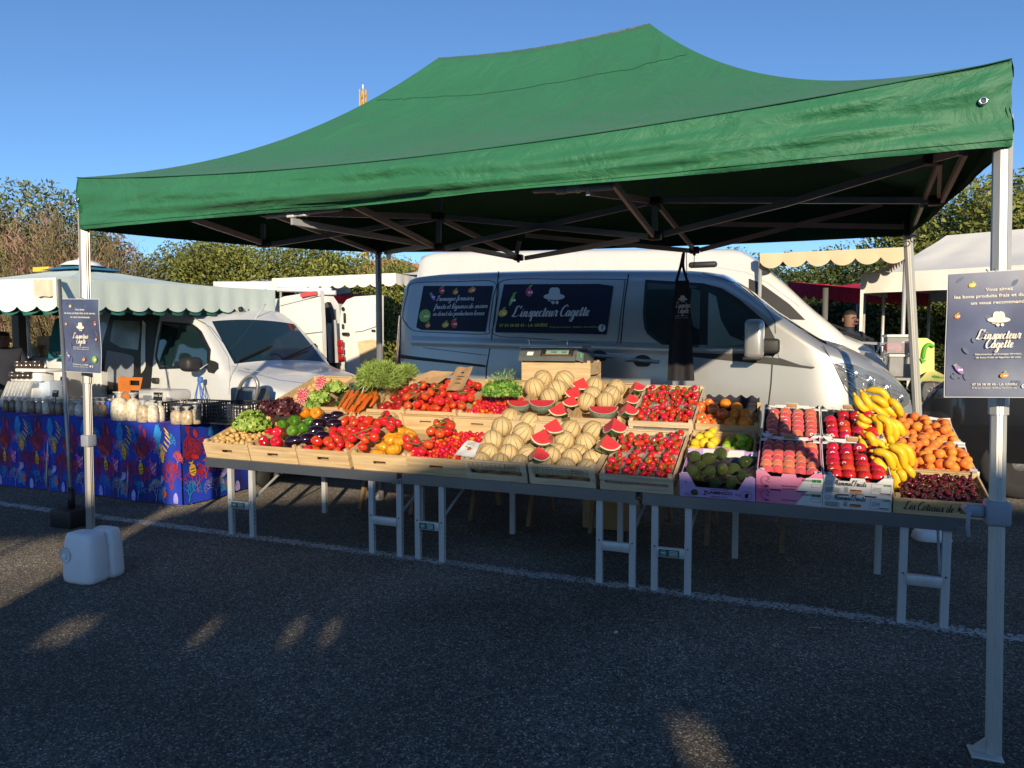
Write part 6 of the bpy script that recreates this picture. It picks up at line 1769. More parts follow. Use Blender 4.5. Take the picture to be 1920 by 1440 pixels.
def place_crate(mk, label, cat, loc, tilt, group="wooden crates of the fruit stall", yaw=0.0, name="wooden_crate"):
    rot = Matrix.Rotation(yaw, 3, 'Z') @ Matrix.Rotation(tilt, 3, 'X')
    t = thing(name, label, cat, loc, group, rot=rot)
    for n, m in mk(t): m.build(n, t, off=(0, 0, 0))
    return (Vector(loc), rot)
_pc = {}
def crate_copy(key, mk, label, loc, tilt, group="wooden crates of the fruit stall", yaw=0.0):
    rot = Matrix.Rotation(yaw, 3, 'Z') @ Matrix.Rotation(tilt, 3, 'X')
    if key not in _pc:
        fr = place_crate(mk, label, "crate", loc, tilt, group, yaw); _pc[key] = bpy.data.objects[[o.name for o in COL.objects if o.get("label") == label][0]]
        return fr
    c = copy_tree(_pc[key]); c["label"] = label; c["group"] = group; c.matrix_world = FM(loc, rot); LOC[c.name] = (Vector(loc), rot)
    return (Vector(loc), rot)
def cw(fr, p): return fr[0] + fr[1] @ Vector(p)      # crate coordinates -> frame
H1 = .125
FR = {}
front = [("potato", -.22, .20, "wooden crate of small potatoes at the left end of the front row"), ("pepper", .205, .64, "wooden crate of lettuces, peppers and aubergines in the front row"), ("redtom", .645, 1.095, "wooden crate of red beef tomatoes in the front row"),
 ("yeltom", 1.105, 1.53, "wooden crate of yellow tomatoes in the front row"), ("chertom", 1.535, 1.96, "wooden crate of cherry tomatoes in the front row")]
for key, s0, s1, lab in front:
    FR[key] = crate_copy("a", wcrate("crate", .43, .68, H1), lab, (s0, .02, .5735), TH1) if 1 else None
rear = [("r0", -.20, "wooden crate behind the potatoes at the left end of the back row"), ("r1", .245, "back row wooden crate holding the radishes and courgettes"), ("r2", .69, "back row wooden crate of dark tomatoes under the feathery greens"),
 ("r3", 1.135, "back row wooden crate of vine tomatoes below the paper bags"), ("r4", 1.58, "back row wooden crate of mixed cherry tomatoes"), ("r5", 2.025, "back row wooden crate of melons beside the parsley")]
R2Z = .80
for key, s0, lab in rear:
    FR[key] = crate_copy("a", None, lab, (s0, .70, R2Z), TH2)
FR["m1"] = crate_copy("b", wcrate("crate", .42, .66, .125, "woodpale", bars=True), "pale melon crate with printed label, left of the front pair", (1.965, .015, .5735), TH1, "pale printed melon crates")
FR["m2"] = crate_copy("b", None, "pale melon crate with printed label, right of the front pair", (2.40, .015, .5735), TH1, "pale printed melon crates")
for k_, fr in (("m1", FR["m1"]), ("m2", FR["m2"])):
    m = MB("ink"); w = .42
    def L_(a, b, th=.0016): m.bar(cw(fr, (a[0], -.0065, a[1])), cw(fr, (b[0], -.0065, b[1])), th, .001)
    z0, z1 = .078, .122
    for k in range(9): L_((.03 + k * .031, z0), (.03 + k * .031, z1))
    for z in (z0, z0 + .015, z0 + .03, z1): L_((.03, z), (.375, z))
    for x in (.28, .375): L_((x, z0), (x, z1))
    for k in range(8):
        for q in range(2): L_((.036 + k * .031, z0 + .008 + q * .014), (.052 + k * .031, z0 + .008 + q * .014), .003)
    for q in range(4): L_((.29, z0 + .008 + q * .009), (.355, z0 + .008 + q * .009), .003)
    root = [o for o in COL.objects if o.get("label", "").startswith("pale melon crate") and (("left of" in o["label"]) == (k_ == "m1"))][0]
    fp = [c for c in root.children if c.name.startswith("front_panel")][0]
    inv = fr[1].transposed()
    m.v = [inv @ (v - fr[0]) for v in m.v]; me_ = m.build("print", None, loc=(0, 0, 0), off=(0, 0, 0)); me_.parent = fp; me_.matrix_parent_inverse = Matrix.Identity(4); me_.matrix_basis = Matrix.Identity(4)
FR["st1"] = crate_copy("c", wcrate("crate", .43, .66, .10, "woodpale", gap=True), "slatted wooden crate of strawberry punnets in the front row", (2.845, .015, .5735), TH1)
FR["st2"] = crate_copy("c", None, "slatted wooden crate of strawberry punnets in the back row", (2.86, .72, .815), TH2)
FR["m3"] = crate_copy("a", None, "back row wooden crate of melons behind the cut watermelons", (1.97 + .42, .70, R2Z + .0), TH2)
FR["lem"] = crate_copy("d", wcrate("crate", .40, .40, .11, "wood", handle=False), "small wooden crate of lemons and limes behind the avocados", (3.285, .37, .635), TH1)
FR["org"] = crate_copy("d", None, "small wooden crate of apples and oranges behind the lemons", (3.30, .775, .80), TH1)
FR["che"] = crate_copy("e", wcrate("crate", .43, .36, .085, "wood", handle=False), "shallow wooden crate of cherries with script lettering at the right end", (4.385, .01, .5735), R(15))
fr = FR["che"]; root = [o for o in COL.objects if o.get("label", "").startswith("shallow wooden crate of cherries")][0]
m = MB("ink"); script(m, "Les Coteaux de Millau", (.045, -.004, .028), (1, 0, 0), (0, 0, 1), .023, .22, width=.33)
pr = m.build("print", None, loc=(0, 0, 0), off=(0, 0, 0)); pr.parent = [c for c in root.children if c.name.startswith("front_panel")][0]; pr.matrix_parent_inverse = Matrix.Identity(4); pr.matrix_basis = Matrix.Identity(4)
# crate turned over under the scale
a = S(978, 712, 1.55); b = S(1085, 680, 1.55)
fr = (Vector((a.x, 1.55, a.z - .06)), Matrix.Identity(3))
place_crate(wcrate("crate", b.x - a.x + .1, .34, b.z - a.z + .06, "wood", handle=False), "wooden crate used as a stand under the weighing scale", "crate", fr[0], 0.0)
scz = b.z + .012
# ---------------------------------------------------------------- cardboard trays
mat("lavender", (.50, .33, .62), .5, var=.03); mat("cartpink", (.78, .10, .30), .5, var=.03, col2=(.80, .42, .56), c2s=1.2, c2lo=.4, c2hi=.7); mat("cartwhite", (.70, .70, .70), .5, var=.03)
mat("linerblack", (.012, .012, .014), .3, bump=.8, bs=30, coat=.3); mat("dgreen", (.02, .22, .06), .5)
def tray(w, d, h, outer, inner="cardboard", notch=True, tall=.03):
    def mk(root):
        th = .005; parts = []
        m = MB(inner); m.bb((.002, .002, .001), (w - .002, d - .002, .006)); parts.append(("bottom", m))
        for y0, y1 in ((0, th), (d - th, d)):
            m = MB(outer); f = y0 == 0; hb = h + (tall if not f else 0.0)
            prof = [(0, 0), (w, 0), (w, h + .022), (w - .045, h + .022), (w - .075, hb - .008), (w * .62, hb - .008), (w * .6, hb + .012), (w * .4, hb + .012), (w * .38, hb - .008), (.075, hb - .008), (.045, h + .022), (0, h + .022)]
            if f and not notch: prof = [(0, 0), (w, 0), (w, h + .03), (w - .05, h + .03), (w - .09, h * .55), (.09, h * .55), (.05, h + .03), (0, h + .03)]
            if not f: prof = [(0, 0), (w, 0), (w, h + .026), (w - .06, h + .022), (w * .8, hb), (w * .62, hb), (w * .6, hb + .016), (w * .4, hb + .016), (w * .38, hb), (w * .2, hb), (.06, h + .022), (0, h + .026)]
            m.prism([(x, y0, z) for x, z in prof], (0, th, 0)); parts.append(("front_panel" if f else "back_panel", m))
            if not f:
                m = MB("cardboard"); m.rbox((w / 2, y0 - .004, hb + .002), (w * .19, .008, .026), .003, 2); parts.append(("tab", m))
                m = MB("cartwhite"); m.bb((w * .22, y0 - .0035, h - .02), (w * .80, y0 - .0015, hb - .003)); parts.append(("flap", m))
        for x0, x1 in ((0, th), (w - th, w)):
            m = MB(outer); m.prism([(x0, th, 0), (x0, d - th, 0), (x0, d - th, h + .015), (x0, d * .8, h), (x0, d * .2, h), (x0, th, h + .015)], (th, 0, 0)); parts.append(("side_panel", m))
        for cx, cy in ((th, th), (w - th - .035, th), (th, d - th - .035), (w - th - .035, d - th - .035)):
            m = MB("cartwhite"); m.bb((cx, cy, h + .012), (cx + .035, cy + .035, h + .02)); parts.append(("corner_flap", m))
        return parts
    return mk
G2 = "printed cardboard fruit trays"
def trayp(mk, label, loc, tilt, yaw=0.0):
    return place_crate(mk, label, "tray", loc, tilt, G2, yaw, name="fruit_tray")
def rootof(label): return [o for o in COL.objects if o.get("label") == label][0]
def printon(label, m, part="front_panel"):
    o = m.build("print", None, loc=(0, 0, 0), off=(0, 0, 0)); r = rootof(label); o.parent = [c for c in r.children if c.name.startswith(part)][0]; o.matrix_parent_inverse = Matrix.Identity(4); o.matrix_basis = Matrix.Identity(4)
X_, Z_ = (1, 0, 0), (0, 0, 1)
lab = "lavender cardboard tray of avocados at the front"; FR["avo"] = trayp(tray(.405, .36, .11, "lavender", notch=False), lab, (3.312, .01, .5735), R(16))
m = MB("ink"); plain(m, "FLAMINGO", (.21, -.0035, .028), X_, Z_, .026, 'C', bold=.02, width=.15); plain(m, "CO.", (.30, -.0035, .028), X_, Z_, .017, bold=.01); plain(m, "QUALITY AVOCADOS", (.215, -.0035, .052), X_, Z_, .010, 'C', width=.10); plain(m, "ANTIQUE TASTE", (.215, -.0035, .008), X_, Z_, .012, 'C', bold=.01, width=.09)
plain(m, "FRESH", (.025, -.0035, .018), X_, Z_, .009); plain(m, "AVOCADO", (.025, -.0035, .008), X_, Z_, .009)
m.tube([(.36 + .03 * math.cos(q * .52), -.003, .033 + .026 * math.sin(q * .52)) for q in range(12)], .0008, 4, close=True); disc(m, (.36, -.0035, .03), X_, Z_, .009, .014); disc(m, (.366, -.0037, .042), X_, Z_, .006)
printon(lab, m)
def pinkprint(m):
    m.m = "cartwhite"; m.add([(.20, -.0025, .002), (.33, -.0025, .002), (.33, -.0025, .082), (.25, -.0025, .082)], [(0, 1, 2, 3)])
    m.m = "ink"; m.tube([(.05 + .026 * math.cos(a), -.003, .05 + .028 * math.sin(a)) for a in [.6 + q * .4 for q in range(12)]], .001, 4)
    m.tube(smooth([(.055, -.003, .07), (.065, -.003, .06), (.05, -.003, .05), (.07, -.003, .042)], 4), .001, 4)
    plain(m, "BO", (.045, -.0035, .012), X_, Z_, .016, bold=.02); plain(m, "BONNE ORIGINE", (.13, -.0035, .022), X_, Z_, .011, bold=.01, width=.075)
    plain(m, "FRANCE", (.228, -.0035, .062), X_, Z_, .013, bold=.02); m.m = "dgreen"; m.bb((.278, -.004, .058), (.322, -.0026, .074)); m.m = "cartwhite"; plain(m, "1", (.296, -.0045, .060), X_, Z_, .013, bold=.02)
    m.m = "ink"
    for z in (.028, .048): m.bar((.275, -.003, z), (.322, -.003, z), .0008, .001)
    for x in (.275, .322): m.bar((x, -.003, .028), (x, -.003, .048), .001, .0008, up=(0, 1, 0))
for i, (z, lab) in enumerate(((.5735, "pink cardboard tray at the bottom of the front peach stack"), (.66, "pink cardboard tray of peaches on top of the front stack"))):
    off = .085 * math.cos(TH1) * i; FR["pe%d" % i] = trayp(tray(.328, .45, .083, "cartpink"), lab, (3.722, .012 - .085 * math.sin(TH1) * i, .5735 + off), TH1); m = MB("ink"); pinkprint(m); printon(lab, m)
def mamprint(m):
    m.m = "ink"; script(m, "Mammul'Fruits", (.05, -.003, .052), X_, Z_, .0165, .22, width=.15)
    m.tube([(.025 + .015 * math.cos(q * .6), -.003, .062 + .013 * math.sin(q * .6)) for q in range(10)], .0008, 4, close=True); plain(m, "M", (.025, -.0035, .057), X_, Z_, .012, 'C')
    for k in range(6): m.bar((.012, -.003, .036 - k * .005), (.075 + .008 * (k % 2), -.003, .036 - k * .005), .0009, .0012)
    for k in range(5): m.bar((.10, -.003, .042 - k * .006), (.118, -.003, .042 - k * .006), .001, .0016)
    for a, b in (((.225, .012), (.315, .012)), ((.225, .072), (.315, .072)), ((.225, .012), (.225, .072)), ((.315, .012), (.315, .072))): m.bar((a[0], -.003, a[1]), (b[0], -.003, b[1]), .0008, .0008)
    for k in range(3): m.bar((.232, -.003, .05 - k * .008), (.27, -.003, .05 - k * .008), .0008, .0014)
    m.bar((.265, -.003, .02), (.31, -.003, .02), .001, .004)
    m.m = "dgreen"; m.bb((.282, -.004, .062), (.312, -.0026, .073)); m.m = "cartwhite"; plain(m, "CAT 1", (.297, -.0045, .0635), X_, Z_, .0095, 'C', bold=.02)
    m.m = "iora"; 
    for k in range(4): disc(m, (.138 + k * .012, -.003 - k * .0002, .022 + .003 * (k % 2)), X_, Z_, .009, .009)
    m.m = "ink"; m.bar((.13, -.0045, .03), (.18, -.0045, .03), .0015, .004)
for i, lab in enumerate(("white cardboard tray at the bottom of the front nectarine stack", "white cardboard tray of nectarines on top of the front stack")):
    FR["ne%d" % i] = trayp(tray(.322, .45, .083, "cartwhite"), lab, (4.054, .012 - .085 * math.sin(TH1) * i, .5735 + .085 * math.cos(TH1) * i), TH1); m = MB("ink"); mamprint(m); printon(lab, m)
def backflap(m, w, h):
    m.m = "ink"; script(m, "Mammul Fruits", (w * .35, .45 - .0115, h + .004), X_, Z_, .009, .2, width=.075)
def second(fr0, x, d=.45): return Vector((x, fr0[0].y + (fr0[1] @ Vector((0, d + .01, .0))).y, fr0[0].z + (fr0[1] @ Vector((0, d + .01, 0))).z + .012))
lab = "white cardboard tray of peaches in the back row"; FR["pe2"] = trayp(tray(.328, .45, .083, "cartwhite"), lab, second(FR["pe1"], 3.728), TH1); m = MB("ink"); backflap(m, .328, .083); printon(lab, m, "back_panel")
lab = "white cardboard tray of nectarines in the back row beside the bananas"; FR["ne2"] = trayp(tray(.322, .45, .083, "cartwhite"), lab, second(FR["ne1"], 4.06), TH1); m = MB("ink"); backflap(m, .322, .083); printon(lab, m, "back_panel")
# apricot trays stand sideways with their long side along the stall
FR["ap1"] = trayp(tray(.55, .38, .085, "cartwhite"), "white cardboard tray of apricots just behind the cherries", (4.275, .365, .655), R(16))
FR["ap2"] = trayp(tray(.55, .38, .085, "cartwhite"), "white cardboard tray of apricots, rear one beside the bananas", (4.265, .735, .765), R(15))
m = MB("ink"); script(m, "Mammul", (.551, .1, .05), (0, 1, 0), Z_, .014, .2, width=.09); printon("white cardboard tray of apricots just behind the cherries", m, "side_panel")
# support cartons beneath the raised trays
for (x0, x1, y0, y1, z, lab) in ((3.29, 3.70, .42, .70, .62, "carton propping up the lemon crate"), (3.31, 3.72, .84, 1.12, .78, "carton propping up the orange crate"), (3.74, 4.04, .52, .9, .70, "carton propping up the rear peach tray"), (4.07, 4.36, .52, .9, .70, "carton propping up the rear nectarine tray"), (4.40, 4.80, .42, .70, .64, "carton propping up the front apricot tray"), (4.40, 4.80, .80, 1.05, .74, "carton propping up the rear apricot tray")):
    m = MB("cardboard"); m.bb((x0, y0, .5605), (x1, y1, z)); one(m, "carton", lab, "box", ((x0 + x1) / 2, (y0 + y1) / 2, .5605))
# ================================================================= produce
def pm(name, col, rough=.3, **k): return mat(name, col, rough, **k)
pm("tomred", (.62, .028, .012), .16, coat=.5, rnd=.12, hue=.012, var=.08, vs=20, col2=(.66, .07, .012), c2s=14, c2lo=.55, c2hi=.8)
pm("tomdark", (.40, .022, .016), .2, coat=.4, rnd=.15, var=.1); pm("tomyel", (.74, .33, .02), .2, coat=.4, rnd=.08, var=.06, col2=(.70, .12, .015), c2s=9, c2lo=.56, c2hi=.75)
pm("cherred", (.58, .015, .012), .12, coat=.6, rnd=.2, hue=.015, var=.05); pm("cherorange", (.78, .24, .01), .12, coat=.6, rnd=.1)
pm("vine", (.12, .16, .035), .6); pm("calyx", (.09, .16, .03), .6); pm("potatoskin", (.58, .37, .13), .6, rnd=.12, var=.14, vs=40)
pm("pepred", (.52, .006, .02), .12, coat=.7, rnd=.08); pm("pepgreen", (.07, .21, .012), .14, coat=.6, rnd=.2, hue=.02); pm("peporange", (.80, .24, .008), .14, coat=.6, col2=(.05, .13, .01), c2s=9, c2lo=.56, c2hi=.62, rnd=.05)
pm("aubskin", (.014, .004, .012), .08, coat=1.0); pm("carrot", (.70, .15, .018), .45, rnd=.1, var=.12, vs=30, stretch=(1, 1, 6)); pm("courg", (.028, .085, .015), .25, coat=.4, rnd=.3, var=.3, vs=30, stretch=(6, 6, .5))
pm("radishp", (.62, .06, .12), .3, rnd=.12, hue=.02); pm("radishw", (.74, .45, .42), .35); pm("lettg", (.22, .34, .045), .5, rnd=.05, var=.3, vs=25); pm("lettg2", (.34, .44, .09), .5, var=.2, vs=25)
pm("lettr", (.055, .013, .02), .4, var=.5, vs=18, coat=.2); pm("lettr2", (.13, .035, .035), .4, var=.4, vs=18); pm("herb", (.10, .24, .03), .55, var=.35, vs=20); pm("herb2", (.20, .34, .05), .55, var=.3, vs=20); pm("fern", (.32, .44, .10), .6, var=.3, vs=14); pm("fern2", (.22, .33, .07), .6, var=.3, vs=14)
pm("straw", (.64, .012, .014), .2, coat=.45, rnd=.15, hue=.012, var=.16, vs=260, det=1); pm("cherry", (.085, .003, .007), .08, coat=.9, rnd=.55); pm("stemg", (.20, .17, .05), .6)
pm("apricot", (.80, .225, .02), .5, rnd=.06, hue=.012, var=.06, vs=20, col2=(.74, .12, .03), c2s=10, c2lo=.6, c2hi=.85, sheen=.2); pm("peach", (.58, .055, .035), .7, rnd=.14, hue=.02, var=.18, vs=25, col2=(.72, .26, .09), c2s=12, c2lo=.52, c2hi=.75, sheen=.6)
pm("nect", (.50, .012, .022), .2, coat=.35, rnd=.16, hue=.015, var=.16, vs=25, col2=(.75, .14, .03), c2s=9, c2lo=.56, c2hi=.8); pm("applered", (.66, .04, .02), .22, coat=.3, rnd=.08, col2=(.72, .38, .05), c2s=11, c2lo=.46, c2hi=.62, stretch=(1, 1, .25)); pm("orange", (.80, .24, .012), .35, rnd=.06, bump=.25, bs=350)
pm("lemon", (.82, .55, .03), .35, rnd=.05, bump=.2, bs=260); pm("lime", (.27, .46, .015), .28, rnd=.16, bump=.2, bs=260); pm("avocado", (.062, .090, .019), .42, rnd=.35, hue=.03, var=.5, vs=120, bump=.9, bs=160, det=2, coat=.15)
pm("banana", (.80, .50, .02), .42, rnd=.06, var=.07, vs=30, col2=(.50, .44, .04), c2s=5, c2lo=.6, c2hi=.9); pm("bananatip", (.06, .06, .02), .6)
pm("flesh", (.64, .045, .055), .35, var=.12, vs=40, coat=.25, det=8); pm("rindw", (.60, .55, .36), .5); pm("rindg", (.02, .06, .02), .25, coat=.4, col2=(.06, .16, .04), c2s=8); pm("seed", (.012, .006, .004), .3); pm("film", (.8, .8, .8), .05, alpha=.22, bump=.9, bs=40, coat=.6)
def melonmat():
    m = mat("melon", (.60, .52, .24), .5, var=.08, vs=20, rnd=.05, bump=.35, bs=90); nt = m.node_tree; b = nt.nodes["Principled BSDF"]
    hsv = [n for n in nt.nodes if n.type == 'HUE_SAT'][0]
    tc = [n for n in nt.nodes if n.type == 'TEX_COORD'][0]
    sp = _n(nt, "ShaderNodeSeparateXYZ"); nt.links.new(tc.outputs["Object"], sp.inputs[0])
    at = _n(nt, "ShaderNodeMath", operation='ARCTAN2'); nt.links.new(sp.outputs[1], at.inputs[0]); nt.links.new(sp.outputs[0], at.inputs[1])
    nn = _n(nt, "ShaderNodeTexNoise"); nn.inputs["Scale"].default_value = 22; nt.links.new(tc.outputs["Object"], nn.inputs["Vector"])
    ma = _n(nt, "ShaderNodeMath", operation='MULTIPLY_ADD'); nt.links.new(nn.outputs["Fac"], ma.inputs[0]); ma.inputs[1].default_value = .22; nt.links.new(at.outputs[0], ma.inputs[2])
    mu = _n(nt, "ShaderNodeMath", operation='MULTIPLY'); mu.inputs[1].default_value = 5.0; nt.links.new(ma.outputs[0], mu.inputs[0])
    co = _n(nt, "ShaderNodeMath", operation='COSINE'); nt.links.new(mu.outputs[0], co.inputs[0])
    ab = _n(nt, "ShaderNodeMath", operation='ABSOLUTE'); nt.links.new(co.outputs[0], ab.inputs[0])
    rp = _n(nt, "ShaderNodeValToRGB"); e = rp.color_ramp.elements; e[0].position = .0; e[0].color = (.13, .17, .055, 1); e[1].position = .28; e[1].color = (.62, .44, .225, 1)
    x = e.new(.16); x.color = (.20, .23, .09, 1); nt.links.new(ab.outputs[0], rp.inputs[0])
    oi = [n for n in nt.nodes if n.type == 'OBJECT_INFO'][0]
    # netting
    vo = _n(nt, "ShaderNodeTexVoronoi"); vo.feature = 'DISTANCE_TO_EDGE'; vo.inputs["Scale"].default_value = 75; nt.links.new(tc.outputs["Object"], vo.inputs["Vector"])
    r2 = _n(nt, "ShaderNodeValToRGB"); r2.color_ramp.elements[0].color = (1.25, 1.22, 1.2, 1); r2.color_ramp.elements[0].position = .04; r2.color_ramp.elements[1].color = (.92, .93, .9, 1); r2.color_ramp.elements[1].position = .12
    nt.links.new(vo.outputs["Distance"], r2.inputs[0]); mx = _n(nt, "ShaderNodeMix", data_type='RGBA', blend_type='MULTIPLY'); mx.inputs[0].default_value = .8
    nt.links.new(rp.outputs[0], mx.inputs[6]); nt.links.new(r2.outputs[0], mx.inputs[7]); nt.links.new(mx.outputs[2], hsv.inputs["Color"])
melonmat()

PRO = {}
def reg(name, mb): PRO[name] = proto(mb, name); return PRO[name]
def ball(mb, r, rz=None, n=16, m=10, fn=None, c=(0, 0, 0)):
    rz = rz or r; prof = [(max(1e-4, r * math.sin(math.pi * k / m)), -rz * math.cos(math.pi * k / m)) for k in range(m + 1)]
    return mb.lathe(prof, n, c, fn)
def calyx(mb, z, r, n=5, up=.15):
    mb.m = "calyx"
    for k in range(n):
        a = 2 * math.pi * k / n; d = Vector((math.cos(a), math.sin(a), 0)); s = Vector((-math.sin(a), math.cos(a), 0)) * r * .17
        mb.add([Vector((0, 0, z)) - s, Vector((0, 0, z)) + s, d * r * .55 + s * .7 + Vector((0, 0, z + r * up)), d * r + Vector((0, 0, z + r * (up - .25))), d * r * .55 - s * .7 + Vector((0, 0, z + r * up))], [(0, 1, 2, 3, 4)], False)
def unit_tomato(mt, flat=.82, lob=.02, nl=5, dimp=.12, cal=True, n=18):
    mb = MB(mt); M_ = 12; prof = []
    for k in range(M_ + 1):
        t = math.pi * k / M_; r = math.sin(t); z = -flat * math.cos(t)
        if z > 0: z -= dimp * math.exp(-(r / .35) ** 2) * 1.6
        prof.append((max(r, 1e-4), z))
    mb.lathe(prof, n, fn=lambda a, r, z: r * (1 + lob * math.cos(nl * a) * (1 if r > .1 else 0)))
    if cal: calyx(mb, flat - dimp * 1.4, .62); mb.m = "vine"; mb.tube([(0, 0, flat - dimp * 1.5), (.03, .02, flat + .18)], .06, 5)
    return mb
reg("tomato", unit_tomato("tomred")); reg("beef", unit_tomato("tomred", .78, .05, 7, .16)); reg("darktom", unit_tomato("tomdark", .8, .05, 6, .14)); reg("yeltom", unit_tomato("tomyel", .72, .075, 9, .18, False, 36))
reg("cherrytom", unit_tomato("cherred", .95, 0, 5, .05, False, 12)); reg("cherryora", unit_tomato("cherorange", .95, 0, 5, .05, False, 12))
mb = MB("potatoskin"); ball(mb, 1, 1.25, 12, 8, lambda a, r, z: r * (1 + .1 * math.sin(2 * a + z * 2))); reg("potato", mb)
def pepper(mt):
    mb = MB(mt); prof = [(1e-4, .62), (.28, .68), (.55, .82), (.85, .72), (.95, .4), (.93, 0), (.82, -.5), (.7, -.85), (.45, -1.0), (.2, -.9), (1e-4, -.82)][::-1]
    mb.lathe(prof, 24, fn=lambda a, r, z: r * (1 + .13 * abs(math.cos(2 * a)) - .09)); mb.m = "calyx"; mb.tube(smooth([(0, 0, .6), (.02, 0, .8), (.12, 0, 1.05)], 4), [.16, .12, .1, .1, .1, .1, .1, .1, .13], 7); return mb
for c in ("pepred", "pepgreen", "peporange"): reg(c, pepper(c))
mb = MB("aubskin"); mb.lathe([(1e-4, -1.45), (.45, -1.38), (.82, -1.05), (1.0, -.5), (.98, 0), (.82, .6), (.62, 1.05), (.42, 1.3), (.2, 1.36)], 20); mb.m = "calyx"; mb.lathe([(.45, 1.22), (.40, 1.35), (.15, 1.45), (.12, 1.75), (1e-4, 1.76)], 10, fn=lambda a, r, z: r * (1 + .15 * math.cos(5 * a))); reg("aubergine", mb)
mb = MB("melon"); ball(mb, 1, .98, 40, 20, lambda a, r, z: r * (1 - .022 * math.exp(-(math.cos(5 * a) / .35) ** 2))); mb.m = "stemg"; mb.tube([(0, 0, .93), (.02, 0, 1.06)], .07, 6); reg("melon", mb)
def octant():
    mb = MB("rindg"); N = 10
    def sp(a, b, r=1.0): return Vector((math.sin(a) * math.cos(b), math.sin(a) * math.sin(b), math.cos(a))) * r
    mb.grid([[sp(math.pi / 2 * i / N + 1e-4, math.pi / 2 * j / N) for j in range(N + 1)] for i in range(N + 1)])
    for ax in range(3):
        def cyc(x, y):
            v = [0, 0, 0]; v[(ax + 1) % 3] = x; v[(ax + 2) % 3] = y; return Vector(v)
        for m_, r0, r1 in (("flesh", 0, .90), ("rindw", .90, .985), ("rindg", .985, 1)):
            mb.m = m_; arc = [cyc(math.cos(math.pi / 2 * k / N), math.sin(math.pi / 2 * k / N)) for k in range(N + 1)]
            if r0 == 0: mb.add([Vector((0, 0, 0))] + [p * r1 for p in arc], [(0, k + 1, k + 2) for k in range(N)], False)
            else: mb.add([p * r0 for p in arc] + [p * r1 for p in arc], [(k, k + 1, k + N + 2, k + N + 1) for k in range(N)], False)
        mb.m = "seed"; rr = random.Random(ax)
        for k in range(11):
            a = rr.uniform(.15, 1.42); q = rr.uniform(.45, .78); p = cyc(math.cos(a) * q, math.sin(a) * q); nn = Vector((0, 0, 0)); nn[ax] = -1
            d = cyc(math.cos(a), math.sin(a)); s = d.cross(nn) * .013; p = p + nn * .004; mb.add([p - d * .03, p + s, p + d * .03, p - s], [(0, 1, 2, 3)], False)
    return mb
reg("octant", octant())
def quarter():
    mb = MB("rindg"); N = 10; M_ = 20
    def sp(a, b): return Vector((math.cos(a), math.sin(a) * math.cos(b), math.sin(a) * math.sin(b)))   # lune about x axis
    mb.grid([[sp(math.pi * i / M_, -math.pi / 2 * j / N) for j in range(N + 1)] for i in range(M_ + 1)])
    for d2, nn in ((Vector((0, 1, 0)), Vector((0, 0, 1))), (Vector((0, 0, -1)), Vector((0, -1, 0)))):
        arc = [Vector((math.cos(math.pi * k / M_), 0, 0)) + d2 * math.sin(math.pi * k / M_) for k in range(M_ + 1)]
        mb.m = "flesh"; mb.add([Vector((0, 0, 0))] + [p * .90 for p in arc], [(0, k + 1, k + 2) for k in range(M_)], False)
        for m_, r0, r1 in (("rindw", .92, .985), ("rindg", .985, 1)):
            mb.m = m_; mb.add([p * r0 for p in arc] + [p * r1 for p in arc], [(k, k + 1, k + M_ + 2, k + M_ + 1) for k in range(M_)], False)
        mb.m = "seed"; rr = random.Random(4)
        for k in range(18):
            a = rr.uniform(.25, 2.9); q = rr.uniform(.45, .75); d = (Vector((math.cos(a), 0, 0)) + d2 * math.sin(a)); p = d * q + nn * .005; s = d.cross(nn) * .014; mb.add([p - d * .03, p + s, p + d * .03, p - s], [(0, 1, 2, 3)], False)
    return mb
reg("quarter", quarter())
mb = MB("straw"); mb.lathe([(1e-4, -1.15), (.3, -1.0), (.65, -.55), (.9, -.05), (.95, .3), (.75, .6), (.35, .72), (1e-4, .7)], 10); calyx(mb, .68, 1.0, 7, .25); reg("strawberry", mb)
mb = MB("cherry"); ball(mb, 1, .95, 12, 8); mb.m = "stemg"; mb.tube(smooth([(0, 0, .85), (.4, .2, 2.0), (1.4, .5, 3.2)], 4), .07, 4); reg("cherry", mb)
def stone(mt, fl=.95, crease=.08, stick=False):
    mb = MB(mt); ball(mb, 1, fl, 20, 12, lambda a, r, z: r * (1 - crease * math.exp(-((((a + math.pi) % (2 * math.pi)) - math.pi) / .25) ** 2)))
    if stick: mb.m = "white"; mb.add([Vector((.30 * math.cos(a) - .1, -.62 + .2 * math.sin(a), .0)) for a in [k * math.pi / 6 for k in range(12)]], [list(range(12))], False); k0 = len(mb.v) - 12
    if stick:
        for i in range(k0, len(mb.v)):
            v = mb.v[i]; v.z = 0; x, y = v.x, v.y; z2 = max(0.0, 1.02 - x * x - y * y); mb.v[i] = Vector((x, y, math.sqrt(z2) * fl + .01))
    return mb
reg("apricot", stone("apricot", .93, .07)); reg("peach", stone("peach", .92, .08, False)); reg("nect", stone("nect", .95, .06, True)); reg("peachst", stone("peach", .92, .08, True)); reg("nectp", stone("nect", .95, .06, False))
mb = MB("applered"); prof = [(1e-4, -.78), (.3, -.88), (.65, -.72), (.93, -.25), (1, .15), (.85, .6), (.5, .82), (.22, .76), (1e-4, .55)]; mb.lathe(prof, 20); mb.m = "oakpost"; mb.tube([(0, 0, .55), (.08, 0, 1.0)], .04, 5); reg("apple", mb)
mb = MB("orange"); ball(mb, 1, .96, 18, 12); mb.m = "calyx"; mb.lathe([(.1, .945), (.06, .975), (1e-4, .98)], 6); reg("orange", mb)
